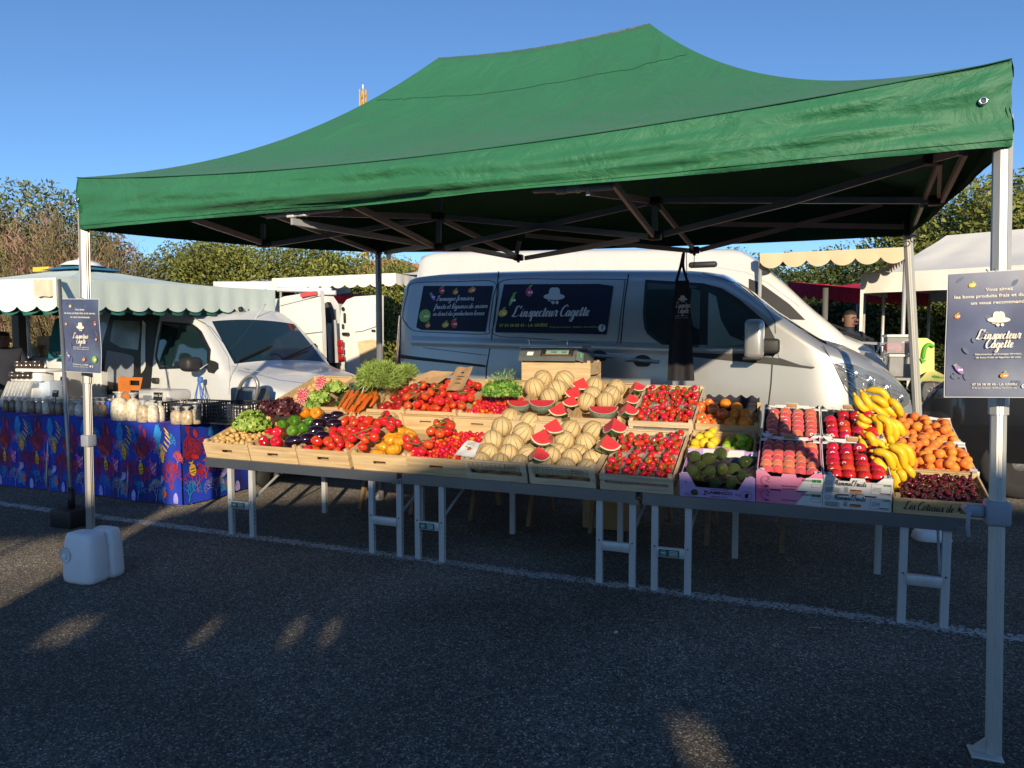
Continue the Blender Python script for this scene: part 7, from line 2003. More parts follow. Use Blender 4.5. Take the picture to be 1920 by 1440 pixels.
for c in ("lemon", "lime"):
    mb = MB(c); mb.lathe([(1e-4, -1.35), (.12, -1.3), (.25, -1.12), (.6, -.9), (.92, -.45), (1, 0), (.92, .45), (.6, .9), (.28, 1.1), (.14, 1.22), (1e-4, 1.25)] if c == "lemon" else [(1e-4, -1.1), (.2, -1.02), (.62, -.82), (.92, -.4), (1, 0), (.92, .42), (.6, .84), (.2, 1.02), (1e-4, 1.06)], 16); reg(c, mb)
mb = MB("avocado"); mb.lathe([(1e-4, -1.1), (.45, -1.0), (.82, -.65), (1, -.15), (.95, .3), (.75, .75), (.52, 1.15), (.38, 1.4), (.2, 1.52), (1e-4, 1.54)], 18); mb.m = "oakpost"; mb.tube([(0, 0, 1.5), (0, 0, 1.6)], .09, 6); reg("avocado", mb)

def put(name, key, wm, label, cat, group=None, s=1.0, parent=None):
    o = PRO[key].copy(); o.name = name; COL.objects.link(o)
    sc = s if isinstance(s, (tuple, list)) else (s, s, s)
    o.matrix_world = wm @ Matrix.Diagonal((*sc, 1))
    return tag(o, label, cat, group)
def rrot(rr, tilt=math.pi): return Euler((rr.uniform(-tilt, tilt), rr.uniform(-tilt, tilt), rr.uniform(-math.pi, math.pi))).to_matrix()
def pack(rr, x0, x1, y0, y1, rad, n, z0=.01, cap=lambda x, y: 1.0, tries=26, jit=.12, fixed=()):
    """drop balls into a box, each settling in the lowest of some tried places"""
    out = list(fixed)
    for _ in range(n):
        r = rad * (1 + rr.uniform(-jit, jit)); best = None
        for _t in range(tries):
            x = rr.uniform(x0 + r, x1 - r); y = rr.uniform(y0 + r, y1 - r); z = z0 + r
            for (a, b, c, q) in out:
                d2 = (a - x) ** 2 + (b - y) ** 2; s = (q + r) * .95
                if d2 < s * s: z = max(z, c + math.sqrt(s * s - d2))
            if z + r < cap(x, y) and (best is None or z < best[2]): best = (x, y, z, r)
        if best: out.append(best)
    return out[len(fixed):]
def fill(fr, rr, name, key, label, cat, group, balls, tilt=math.pi, sc=1.0, keep=None, rotf=None):
    for (x, y, z, r) in balls:
        p = W(cw(fr, (x, y, z)))
        m = Matrix.Translation(p) @ Matrix.Rotation(-YAW, 4, 'Z') @ ((rotf(rr) if rotf else rrot(rr, tilt)).to_4x4())
        k = key if isinstance(key, str) else key(rr)
        put(name if isinstance(name, str) else name(k), k, m, label if isinstance(label, str) else label(k), cat if isinstance(cat, str) else cat(k), group if isinstance(group, str) else group(k), r * sc)
oF = toF(CP)
def rayF(x, y): d = ray(x, y); return Vector((d.dot(UX), d.dot(VX), d.z))
def onplane(fr, px, py, h):
    d = fr[1].transposed() @ rayF(px, py); o = fr[1].transposed() @ (oF - fr[0]); k = (h - o.z) / d.z
    return oF + rayF(px, py) * k
def px_place(fr, items, h0, placed=None):
    """items (px, py, radius m[, h]); keeps each on its line of sight and pushes it back until it touches nothing"""
    placed = [] if placed is None else placed; out = []
    for it in items:
        px, py, r = it[:3]; h = it[3] if len(it) > 3 else h0
        p = onplane(fr, px, py, h); d = rayF(px, py).normalized()
        for _ in range(60):
            hit = [q for q in placed if (q[0] - p).length < (q[1] + r) * .93]
            if not hit and (fr[1].transposed() @ (p - fr[0])).y > r * .9: break
            p = p + d * .006
        placed.append((p, r)); out.append(p)
    return out
def pf(p, rot): return Matrix.Translation(W(p)) @ Matrix.Rotation(-YAW, 4, 'Z') @ rot.to_4x4()
rr = random.Random(21)
FW, FD = .43, .68
heap = lambda h, x1=FW, y1=FD: (lambda x, y: h + .035 * math.sin(math.pi * min(1, max(0, x / x1))) + .02 * math.sin(math.pi * min(1, max(0, y / y1))))
# potatoes
fill(FR["potato"], rr, "potato", "potato", "small yellow potato in the left end crate", "potato", "small potatoes", pack(rr, .01, .42, .012, .42, .0175, 210, .055, heap(.118)), sc=.95)
fill(FR["r0"], rr, "potato", "potato", "pale potato in the crate behind the radishes", "potato", "potatoes in the rear left crate", pack(rr, .03, .42, .25, .66, .024, 50, .06, heap(.13)), sc=.95)
# beef tomatoes
fill(FR["redtom"], rr, "tomato", "beef", "red beef tomato in the third crate from the left", "tomato", "red beef tomatoes", pack(rr, .01, .42, .012, .6, .036, 90, .03, lambda x, y: .155 + (.02 if y > .1 else 0)), tilt=.9)
fill(FR["yeltom"], rr, "tomato", "yeltom", "large ribbed yellow tomato flushed with red", "tomato", "ribbed yellow tomatoes", pack(rr, .01, .30, .012, .56, .054, 30, .02, lambda x, y: .17), tilt=.5)
fill(FR["r2"], rr, "tomato", "darktom", "dark red ribbed tomato in the back row crate under the feathery greens", "tomato", "dark ribbed tomatoes", pack(rr, .15, .42, .012, .60, .034, 80, .03, lambda x, y: .165), tilt=.9)
fill(FR["r3"], rr, "tomato", "tomato", "round red tomato in the back row vine tomato crate", "tomato", "round tomatoes in the back row", pack(rr, .01, .42, .012, .62, .033, 110, .04, lambda x, y: .165), tilt=.9)
# cherry tomatoes
ck = lambda r_: "cherryora" if r_.random() < .12 else "cherrytom"
for key, lab in (("chertom", "front"), ("r4", "back")):
    b = pack(rr, .01 if lab == "front" else .02, .42, .012, .45 if lab == "front" else .40, .0150, 230 if lab == "front" else 150, .085 if lab == "front" else .075, heap(.135))
    fill(FR[key], rr, "cherry_tomato", ck, lambda k, l=lab: ("tiny orange" if k == "cherryora" else "tiny shiny red") + " cherry tomato in the %s row crate" % l, "cherry tomato", lambda k, l=lab: ("orange" if k == "cherryora" else "red") + " cherry tomatoes in the %s row" % l, b)
# trusses of vine tomatoes laid on top, following the photo
def truss_toms(fr, pts, lab, r=.034, h=.20, stemz=.035):
    ps = px_place(fr, [(x, y, r) for x, y in pts], h)
    c = sum(ps, Vector()) / len(ps); t = thing("tomato_truss", lab, "tomato truss", tuple(c), "trusses of vine tomatoes")
    inv = FM(c).inverted()
    for p in ps:
        o = PRO["tomato"].copy(); o.name = "tomato"; COL.objects.link(o); o.parent = t
        o.matrix_parent_inverse = Matrix.Identity(4); o.matrix_basis = inv @ pf(p, Euler((rr.uniform(-1.2, -.2), rr.uniform(-.7, .7), rr.uniform(-3, 3))).to_matrix()) @ Matrix.Diagonal((r, r, r, 1))
    m = MB("vine"); ps2 = sorted(ps, key=lambda v: (v.x - v.y))
    cl = [v.lerp(c, .35) + Vector((0, -.022, r * .9)) for v in ps2]
    if len(cl) > 2: m.tube(smooth(cl, 4), .0042, 5)
    for v, q in zip(ps2, cl): m.tube([q, v + Vector((0, -.006, r * .8))], .003, 4)
    m.build("stem", t)
truss_toms(FR["redtom"], [(723, 777), (720, 790), (735, 790), (745, 793), (732, 800), (709, 793)], "vine tomato truss at the top right of the red beef tomatoes")
truss_toms(FR["redtom"], [(660, 822), (684, 824), (705, 807), (702, 820), (693, 808), (680, 838)], "vine tomato truss across the front of the red beef tomatoes")
truss_toms(FR["yeltom"], [(836, 792), (820, 795), (845, 797), (825, 812), (838, 810), (808, 808)], "vine tomato truss above the right side of the yellow tomatoes", .036)
truss_toms(FR["yeltom"], [(765, 837), (780, 827), (763, 824), (803, 833), (791, 845), (775, 847)], "vine tomato truss at the lower right front of the yellow tomatoes", .036)
truss_toms(FR["r4"], [(793, 722), (763, 744), (782, 742), (797, 743), (783, 758), (765, 760)], "vine tomato truss left of the paper bags in the back row")
truss_toms(FR["r4"], [(896, 723), (869, 747), (882, 745), (866, 760), (855, 742), (873, 733)], "vine tomato truss right of the paper bags in the back row")
truss_toms(FR["r4"], [(828, 726), (815, 724), (808, 735), (830, 738), (826, 752)], "vine tomato truss just below the folded paper bags")
# peppers and aubergines
pl = []
for key, name, lab, lst in (("pepred", "pepper", "glossy red pepper at the front of the second crate", [(494, 826, .040), (520, 829, .048), (521, 810, .045), (504, 808, .033)]),
      ("pepgreen", "pepper", "glossy green pepper beside the aubergines", [(553, 789, .047), (530, 795, .04), (549, 808, .042), (568, 803, .042), (580, 790, .035)]),
      ("peporange", "pepper", "orange and green pepper on top of the green ones", [(573, 774, .045), (594, 774, .050)])):
    ps = px_place(FR["pepper"], lst, .13 if key == "pepred" else .16, pl)
    for p, it in zip(ps, lst): put(name, key, pf(p, Euler((rr.uniform(.9, 1.9), rr.uniform(-.4, .4), rr.uniform(-1, 1))).to_matrix()), lab, "pepper", lab.split()[1] + " peppers", it[2] / 1.02)
AU = [(551, 827, .046, 1.5), (579, 823, .048, .9), (593, 808, .043, .6), (604, 818, .04, .6), (598, 795, .046, .35), (627, 795, .042, .5), (632, 779, .038, .5), (615, 783, .036, .4)]
ps = px_place(FR["pepper"], [(x, y, r * 1.0) for x, y, r, a in AU], .13, pl)
for p, (x, y, r, a) in zip(ps, AU): put("aubergine", "aubergine", pf(p, Matrix.Rotation(a + .35, 3, 'Z') @ Euler((1.35, 0, 0)).to_matrix() if a > 1.4 else Matrix.Rotation(a - math.pi / 2 + .2, 3, 'Z') @ Euler((-1.45, 0, 0)).to_matrix()), "shiny dark purple aubergine on the right of the second crate", "aubergine", "aubergines", r)
# leafy things
def frill(rad, n, ls, mats_, flat=.75, seed=1, wav=1.0):
    r2 = random.Random(seed); mb = MB(mats_[0])
    for _ in range(n):
        u = r2.uniform(-.25, 1); a = r2.uniform(0, 6.283); q = math.sqrt(max(0, 1 - u * u))
        d = Vector((q * math.cos(a), q * math.sin(a), u)); c = Vector((d.x, d.y, d.z * flat)) * rad * r2.uniform(.55, 1.0)
        nrm = (d + Vector((r2.gauss(0, .5), r2.gauss(0, .5), r2.gauss(0, .5)))).normalized(); t = nrm.cross(Vector((r2.gauss(0, 1), r2.gauss(0, 1), r2.gauss(0, 1)))).normalized(); b = nrm.cross(t)
        s = ls * r2.uniform(.7, 1.3); ph = r2.uniform(0, 6); mb.m = mats_[0] if r2.random() < .6 else mats_[1]
        P = [[c + t * (i / 2 - 1) * s * (1 if abs(j - 2) < 2 else .7) + b * (j / 2 - 1) * s * (1 if abs(i - 2) < 2 else .7) + nrm * (wav * s * .35 * math.sin(i * 2.1 + j * 1.7 + ph) * (abs(i - 2) + abs(j - 2)) / 3) for j in range(5)] for i in range(5)]
        mb.grid(P)
    return mb
def head(name, fr, px, py, h, rad, mbf, lab, cat):
    p = onplane(fr, px, py, h); t = thing(name, lab, cat, tuple(p)); m = mbf
    m.v = [v + p for v in m.v]; m.build("leaves", t); return t
head("lettuce", FR["potato"], 474, 798, .18, .1, frill(.138, 430, .018, ("lettg", "lettg2"), .85, 3), "frilly green lettuce head beside the potatoes", "lettuce")
head("lettuce", FR["pepper"], 508, 772, .21, .1, frill(.115, 190, .024, ("lettr", "lettr2"), .8, 5), "dark red lettuce head, left and lower of the two", "lettuce")
head("lettuce", FR["pepper"], 533, 768, .24, .1, frill(.105, 170, .024, ("lettr", "lettr2"), .8, 6), "dark red lettuce head, right one below the radishes", "lettuce")
def radish(fr, px, py, h, rad, n, lab, leafdir):
    p = onplane(fr, px, py, h); t = thing("radish_bunch", lab, "radishes", tuple(p), "bunches of pink radishes"); r2 = random.Random(int(px))
    view = (oF - p).normalized(); 
    for k in range(n):
        a = k * 2.4; q = math.sqrt((k + .5) / n); x = Vector((1, 0, 0)); y = Vector((0, .35, .94))
        c = p + x * math.cos(a) * q * rad + y * math.sin(a) * q * rad * 1.15 + view * rad * .5 * (1 - q * q)
        m = MB("radishp"); rt = .0125; d = (view + x * math.cos(a) * q + y * math.sin(a) * q + Vector((r2.gauss(0, .2), 0, r2.gauss(0, .2)))).normalized()
        pts = [c - d * rt * 1.4, c - d * rt * .9, c - d * .1 * rt, c + d * rt * .8, c + d * rt * 1.3]
        m.tube(pts, [rt * .35, rt * .85, rt, rt * .62, rt * .2], 8); m.m = "radishw"; m.tube([c + d * rt * .95, c + d * rt * 1.3, c + d * rt * 1.7, c + d * rt * 3], [rt * .62, rt * .35, rt * .15, rt * .03], 6); m.build("radish", t)
    m = frill(rad * 1.7, 170, .019, ("herb2", "fern"), .7, int(px)); m.v = [v + p + Vector(leafdir) for v in m.v]; m.build("leaves", t)
radish(FR["r1"], 567, 743, .20, .052, 36, "pink radish bunch in the middle above the dark lettuces", (.12, .06, -.02))
radish(FR["r1"], 601, 717, .24, .048, 38, "pink radish bunch standing highest beside its leaves", (.12, .04, -.05))
radish(FR["r1"], 558, 764, .15, .034, 18, "small pink radish bunch lowest beside the orange peppers", (.09, .08, .0))
# courgettes
for k in range(12):
    i, j = k % 6, k // 6; p = onplane(FR["r2"], 640 + i * 5.5 + j * 5, 757 - i * 7 + j * 3, .09 + .035 * j + .004 * i)
    q = p + Vector((.20, -.05, .035)); m = MB("courg"); m.tube([p + Vector((-.08, .02, 0)), p + Vector((-.07, .02, 0)), p.lerp(q, .3), p.lerp(q, .6), q], [.008, .019, .022, .021, .012], 10)
    one(m, "courgette", "dark green courgette lying behind the carrots", "courgette", tuple(p), "courgettes")
# carrots
CA = [((655, 733), (633, 767)), ((662, 733), (642, 770)), ((672, 733), (646, 773)), ((676, 737), (652, 771)), ((664, 740), (640, 764)), ((683, 733), (660, 775)), ((692, 732), (664, 777)), ((699, 730), (670, 774)), ((688, 740), (658, 770)), ((702, 736), (687, 762)), ((705, 737), (700, 762)), ((697, 742), (679, 768)), ((681, 742), (649, 776)), ((692, 748), (673, 772)), ((707, 745), (693, 763))]
for k, (a, b) in enumerate(CA):
    z = .15 + .016 * (k % 3); A2 = onplane(FR["r2"], a[0], a[1], z); B2 = onplane(FR["r2"], b[0], b[1], z - .02); c = A2.lerp(B2, .5) + Vector((.004 * math.sin(k), 0, .004))
    m = MB("carrot"); m.tube(smooth([A2, A2.lerp(B2, .06), c, A2.lerp(B2, .85), B2], 3), [.009, .014, .0165, .0165, .016, .015, .0145, .0135, .012, .010, .007, .004, .0015], 8)
    m.m = "vine"; m.tube([A2, A2 + (A2 - B2).normalized() * .06 + Vector((0, 0, .02))], .004, 4)
    one(m, "carrot", "bright orange carrot in the bunch hanging over the aubergines", "carrot", tuple(A2), "bunch of carrots")
def feathers(c, rad, n, mats_, seed, ln=.03, w=.0016, flat=.8):
    r2 = random.Random(seed); mb = MB(mats_[0])
    for _ in range(n):
        u = r2.uniform(-.35, 1); a = r2.uniform(0, 6.283); q = math.sqrt(max(0, 1 - u * u)); d = Vector((q * math.cos(a), q * math.sin(a), u))
        p = c + Vector((d.x, d.y, d.z * flat)) * rad * r2.uniform(.5, 1.05) * (1 + .18 * nz(d.x * 3, d.y * 3, seed + d.z * 3)); dd = (d + Vector((r2.gauss(0, .7), r2.gauss(0, .7), r2.gauss(0, .6)))).normalized(); s = dd.cross(Vector((r2.gauss(0, 1), r2.gauss(0, 1), 1))).normalized() * w
        mb.m = mats_[0] if r2.random() < .6 else mats_[1]; L = ln * r2.uniform(.6, 1.3)
        mb.add([p - s, p + s, p + dd * L + s * .5, p + dd * L - s * .5], [(0, 1, 2, 3)], False)
    return mb
for (px, py, h, rad, n, lab) in ((712, 712, .25, .175, 9000, "large bunch of feathery green fronds above the carrots"), (762, 700, .20, .085, 2500, "small tuft of feathery green behind the large bunch")):
    p = onplane(FR["r3"], px, py, h); t = thing("herb_bunch", lab, "herbs", tuple(p)); feathers(p, rad, n, ("fern", "fern2"), int(px), .035, .0022).build("leaves", t)
    m = MB("vine")
    if rad > .1:
        e = onplane(FR["r2"], 684, 735, .2)
        for k in range(8): m.tube(smooth([e + Vector((.01 * math.sin(k), 0, 0)), e.lerp(p, .4) + Vector((0, -.03, .01 * math.cos(k * 2))), p + Vector((.06 * math.sin(k), -.05, .06 * math.cos(k)))], 3), .004, 4)
        m.m = "white"; m.tube(smooth([e + Vector((-.015, -.02, -.01)), e + Vector((.0, -.025, .02)), e + Vector((.02, -.02, .075))], 4), .003, 4)
    else: m.tube([p, p - Vector((0, 0, .08))], .01, 6)
    m.build("stalks", t)
p = onplane(FR["r5"], 942, 735, .20); t = thing("herb_bunch", "bushy bunch of flat leaf parsley beside the first melons", "herbs", tuple(p)); m = frill(.155, 1150, .0105, ("herb", "herb2"), .62, 9); m.v = [v + p for v in m.v]; m.build("leaves", t)
m = feathers(p + Vector((.02, 0, .06)), .12, 260, ("herb2", "vine"), 4, .03, .003, .9); m.build("stalks", t)
# melons
RM = .0735
def melons(fr, lst, h, lab, grp, pl_=None):
    ps = px_place(fr, [(x, y, RM * s) for x, y, s in lst], h, pl_)
    for p, (x, y, s) in zip(ps, lst): put("melon", "melon", pf(p, Euler((rr.uniform(-.75, .5), rr.uniform(-.6, .6), rr.uniform(0, 6))).to_matrix()), lab, "melon", grp, RM * s)
pm1, pm2, pm3 = [], [], []
for kk in ("m1", "m2"):
    for j in range(2):
        for i in range(3):
            p = cw(FR[kk], (.072 + i * .138, .084 + j * .14, .078)); pm1.append((p, RM * .92)); put("melon", "melon", pf(p, Euler((rr.uniform(-.75, .5), rr.uniform(-.6, .6), rr.uniform(0, 6))).to_matrix()), "netted cream melon with green stripes in the %s front melon crate" % ("left" if kk == "m1" else "right"), "melon", "striped melons in the %s front crate" % ("left" if kk == "m1" else "right"), RM * .92)
melons(FR["m1"], [(924, 826, 1.0), (962, 834, 1.04), (998, 849, .9), (941, 800, 1), (981, 812, 1.02), (957, 783, .98), (993, 792, 1.05), (1010, 812, .9)], .10, "netted cream melon with green stripes in the left front melon crate", "striped melons in the left front crate", pm1)
melons(FR["m2"], [(1045, 850, .97), (1084, 853, .98), (1117, 863, .82), (1058, 826, .98), (1098, 830, .98), (1070, 806, .98), (1112, 808, .98)], .10, "netted cream melon with green stripes in the right front melon crate", "striped melons in the right front crate", pm1)
melons(FR["r5"], [(1030, 745, 1.0), (1002, 727, 1.12), (1045, 731, 1.1), (1018, 711, 1.05), (1058, 713, 1.12)], .13, "netted cream melon in the left heap of the back row", "striped melons in the left back heap", pm2)
melons(FR["m3"], [(1099, 753, .93), (1135, 752, .93), (1110, 741, .95), (1146, 741, 1.0), (1115, 724, 1.0), (1156, 727, .92)], .13, "netted cream melon in the right heap of the back row", "striped melons in the right back heap", pm2)
# watermelon pieces
OC0 = Matrix.Rotation(0, 3, 'Z')
def octrot(yaw, lean=0.0, roll=0.0):
    q0 = Vector((1, 1, 1)).normalized().rotation_difference(Vector((0, 0, -1))).to_matrix(); f0 = q0 @ Vector((-1, 0, 0)); yaw = yaw - math.atan2(f0.y, f0.x) + math.atan2(-1.0, -.1)
    # octant axis (1,1,1) turned to point down, tip up
    q = Vector((1, 1, 1)).normalized().rotation_difference(Vector((0, 0, -1))).to_matrix()
    return Matrix.Rotation(roll, 3, 'Y') @ Matrix.Rotation(lean, 3, 'X') @ Matrix.Diagonal((.74, .8, 1.12)) @ Matrix.Rotation(yaw, 3, 'Z') @ q
WM = [("m2", 1052, 766, .12, 0.0, .12, .1), ("m2", 1043, 797, .125, .2, .15, .15), ("m2", 1023, 818, .13, -.1, .2, .25), ("m2", 1010, 849, .11, .9, .2, .2), ("m2", 1151, 797, .135, 1.0, .1, 0), ("m2", 1138, 829, .13, .7, .1, .15),
      ("m3", 1094, 718, .12, .3, .1, .3), ("m3", 1082, 734, .12, 0, .15, .3), ("m3", 1074, 750, .105, .1, .2, .1), ("m3", 1191, 724, .105, .9, .2, -.3), ("m3", 1181, 746, .10, .8, .2, 0), ("m3", 1176, 766, .115, .95, .1, 0)]
WL = ["watermelon wedge hanging over the board between the two melon heaps", "watermelon wedge behind the large facing one, front row", "large watermelon wedge facing forward between the two front melon crates", "small watermelon wedge lowest, at the crate joint", "large ridge backed watermelon wedge at the top right of the front melons", "watermelon wedge on the right edge of the front melon crate",
      "watermelon wedge standing tallest in the back row beside the scale crate", "watermelon wedge below the tallest one in the back row", "small watermelon wedge lowest of the left group in the back row", "watermelon wedge at the far right rear, by the strawberries", "small watermelon wedge in the middle of the right rear group", "watermelon wedge at the bottom of the right rear group"]
for (k, x, y, s, yw, ln, rl), lab in zip(WM, WL):
    p = onplane(FR[k], x, y + 3, .19 if k == "m2" else .17); d = rayF(x, y).normalized()
    for _ in range(40):
        if all((q - p).length > r * .85 + s * .38 for q, r in pm1 + pm2): break
        p = p - d * .008
    put("watermelon_wedge", "octant", pf(p + Vector((0, 0, s * .45)), octrot(yw, ln * .6, rl * .5)), lab, "watermelon", "cut watermelon wedges", s)
for (k, x, y, s, lab) in (("r5", 974, 748, .092, "half moon watermelon slice, leftmost below the parsley"), ("r5", 1016, 747, .10, "half moon watermelon slice in front of the left rear melons"), ("m3", 1131, 759, .105, "half moon watermelon slice in front of the right rear melons")):
    p = onplane(FR[k], x, y + 3, .17); d = rayF(x, y).normalized()
    for _ in range(40):
        if all((q - p).length > r * .85 + s * .62 for q, r in pm2): break
        p = p - d * .008
    put("watermelon_slice", "quarter", pf(p, Matrix.Rotation(.30, 3, 'Z') @ Matrix.Rotation(R(26), 3, 'X') @ Matrix.Rotation(math.pi, 3, 'Z')), lab, "watermelon", "half moon watermelon slices", s)
    m = MB("film"); m.v = []; N = 8
    P = [[p + (Matrix.Rotation(.30, 3, 'Z') @ Matrix.Rotation(R(26), 3, 'X') @ Matrix.Rotation(math.pi, 3, 'Z')) @ (Vector((math.cos(math.pi * i / 16), math.sin(math.pi * i / 16) * math.cos(-math.pi / 2 * j / N), math.sin(math.pi * i / 16) * math.sin(-math.pi / 2 * j / N))) * s * (1.02 + .015 * nz(i, j))) for j in range(N + 1)] for i in range(17)]
    m.grid(P); one(m, "cling_film", "clear film stretched under the " + lab.replace("half moon ", ""), "film", tuple(p), None)
# strawberries in punnets
def punnet(fr, x0, x1, y0, y1, h, lab):
    p0 = cw(fr, (x0, y0, .02)); t = thing("punnet", lab, "punnet", tuple(p0), "clear strawberry punnets", rot=fr[1]); m = MB("punnetpl")
    w, d = x1 - x0, y1 - y0; 
    for a, b in (((0, 0), (w, 0)), ((w, 0), (w, d)), ((w, d), (0, d)), ((0, d), (0, 0))): m.prism([(a[0], a[1], 0), (b[0], b[1], 0), (b[0], b[1], h), (a[0], a[1], h)], (Vector((-(b[1] - a[1]), b[0] - a[0], 0)).normalized() * .002))
    m.build("tray", t, off=(0, 0, 0)); m = MB("punnetpl"); m.tube([(0, 0, h), (w, 0, h), (w, d, h), (0, d, h)], .003, 5, close=True); m.build("rim", t, off=(0, 0, 0))
mat("punnetpl", (.8, .8, .8), .05, alpha=.13, coat=.5)
for key, nr in (("st1", 4), ("st2", 4)):
    for i in range(4):
        for j in range(2 if key == "st1" else 2):
            x0 = .016 + i * .1; y0 = .02 + j * .30; x1 = x0 + .094; y1 = y0 + .285
            punnet(FR[key], x0, x1, y0, y1, .075, "clear punnet %s in the %s row strawberry crate" % (["nearest the melons", "second from the melons", "third from the melons", "farthest from the melons"][i] + (", front" if j == 0 else ", rear"), "front" if key == "st1" else "back"))
            b = pack(rr, x0 - .007, x1 + .007, y0, y1, .0215, 18, .05, lambda x, y: .15, 14)
            fill(FR[key], rr, "strawberry", "strawberry", "bright red strawberry in a %s row punnet" % ("front" if key == "st1" else "back"), "strawberry", "strawberries in the %s row" % ("front" if key == "st1" else "back"), b, tilt=1.5, sc=1.0)
# cherries
fill(FR["che"], rr, "cherry", "cherry", "dark red cherry with stalk in the crate at the right end", "cherry", "dark cherries", pack(rr, .03, .40, .012, .35, .0135, 290, .028, lambda x, y: .088 + .02 * math.sin(math.pi * y / .35)), sc=1)
# apricots
for key, l in (("ap1", "front"), ("ap2", "rear")):
    fill(FR[key], rr, "apricot", "apricot", "orange apricot in the %s apricot tray" % l, "apricot", "apricots in the %s tray" % l, pack(rr, .08, .54, .01, .37, .0262, 150, .035, lambda x, y: .145 + .02 * math.sin(math.pi * x / .55)))
# peaches, nectarines in rows
def rows_(fr, w, d, nx, ny, key, r, lab, cat, grp, z=.078, y0=.025, skip=(), xw=None):
    for j in range(ny):
        for i in range(nx):
            if (i, j) in skip: continue
            x = .02 + (w - .04) * (i + .5) / nx + rr.uniform(-.003, .003); y = y0 + (d - y0 - .03) * (j + .5) / ny + (.01 if i % 2 else 0)
            k = key if isinstance(key, str) else key(rr)
            put(cat, k, Matrix.Translation(W(cw(fr, (x, y, z + rr.uniform(-.004, .004))))) @ Matrix.Rotation(-YAW, 4, 'Z') @ (fr[1] @ Euler((rr.uniform(.1, .8), rr.uniform(-.4, .4), rr.uniform(-.5, .5))).to_matrix()).to_4x4(), lab, cat, grp, r * rr.uniform(.95, 1.04))
rows_(FR["pe1"], .328, .45, 5, 6, "peach", .0335, "downy pink peach in the front peach tray", "peach", "peaches in the front tray")
rows_(FR["pe2"], .328, .45, 4, 6, lambda r_: "peachst" if r_.random() < .75 else "peach", .036, "red peach with white sticker in the back row tray", "peach", "peaches in the back tray")
rows_(FR["ne1"], .322, .45, 4, 6, lambda r_: "nect" if r_.random() < .7 else "nectp", .0365, "shiny red nectarine in the front nectarine tray", "nectarine", "nectarines in the front tray")
rows_(FR["ne2"], .322, .45, 4, 5, lambda r_: "nect" if r_.random() < .8 else "nectp", .036, "shiny red nectarine in the back nectarine tray", "nectarine", "nectarines in the back tray", skip=((0, 4),))
for key, w in (("pe1", .328), ("pe2", .328), ("ne1", .322), ("ne2", .322), ("avo", .405)):
    fr = FR[key]; m = MB("linerblack"); D = .45 if key != "avo" else .36
    P = [[cw(fr, (lerp(.008, w - .008, i / 20), lerp(.01, D - .012, j / 20), .045 + .010 * nz(i * .9, j * .9, 2) + (.05 * (abs(j - 10) / 10) ** 8 + .03 * (abs(i - 10) / 10) ** 8))) for i in range(21)] for j in range(21)]; m.grid(P)
    one(m, "tray_liner", dict(pe1="black moulded liner under the front peaches", pe2="black moulded liner under the back row peaches", ne1="dark liner under the front nectarines", ne2="dark liner under the back row nectarines", avo="black liner under the avocados")[key], "liner", tuple(fr[0]))
# avocados
AV = [(1301, 918, .034), (1322, 922, .036), (1340, 906, .038), (1371, 905, .037), (1393, 893, .036), (1356, 915, .034), (1297, 883, .036), (1307, 897, .040), (1288, 900, .03), (1331, 883, .034), (1354, 880, .038), (1376, 880, .040), (1398, 866, .040), (1303, 857, .042), (1327, 860, .040), (1352, 850, .041), (1380, 915, .033), (1312, 873, .036)]
ps = px_place(FR["avo"], [(x, y, r * .95) for x, y, r in AV], .12)
for p, (x, y, r) in zip(ps, AV): put("avocado", "avocado", pf(p, Euler((rr.uniform(.7, 2.2), rr.uniform(-.5, .5), rr.uniform(-2, 2))).to_matrix()), "dark green knobbly avocado in the lavender tray", "avocado", "avocados", r * .92)
b = pack(rr, .01, .19, .012, .38, .0335, 30, .05, lambda x, y: .17); fill(FR["lem"], rr, "lemon", "lemon", "yellow lemon in the small crate behind the avocados", "lemon", "lemons", b, sc=.92)
b = pack(rr, .205, .39, .012, .38, .0305, 34, .05, lambda x, y: .16); fill(FR["lem"], rr, "lime", "lime", "green lime in the small crate behind the avocados", "lime", "limes", b)
AP = [(1321, 793, .042), (1341, 795, .042), (1315, 783, .040), (1332, 786, .038), (1355, 777, .043), (1314, 764, .043), (1337, 767, .042), (1330, 754, .038)]
OR = [(1370, 795, .044), (1397, 794, .048), (1385, 810, .036), (1408, 805, .036), (1399, 778, .044), (1377, 778, .040), (1382, 765, .042), (1360, 757, .040)]
pl = []; ps = px_place(FR["org"], AP, .11, pl)
for p, it in zip(ps, AP): put("apple", "apple", pf(p, Euler((rr.uniform(-1, .6), rr.uniform(-.6, .6), rr.uniform(-3, 3))).to_matrix()), "red and yellow apple in the left half of the small crate", "apple", "red and yellow apples", it[2] * .98)
ps = px_place(FR["org"], OR, .11, pl)
for p, it in zip(ps, OR): put("orange", "orange", pf(p, rrot(rr)), "dull orange citrus in the right half of the small crate", "orange", "oranges", it[2] * .98)
m = MB("darknavy"); fr = FR["org"]
P = [[cw(fr, (lerp(.03, .385, i / 24), .380 + .008 * math.sin(j), lerp(.05, .165, j / 6) + (.012 * math.sin(i * 1.3) + .01 * nz(i, 3)) * (j == 6))) for i in range(25)] for j in range(7)]; m.grid(P); one(m, "dark_cloth", "dark grey crumpled cloth behind the apples and oranges", "cloth", tuple(cw(fr, (.2, .4, .05))))
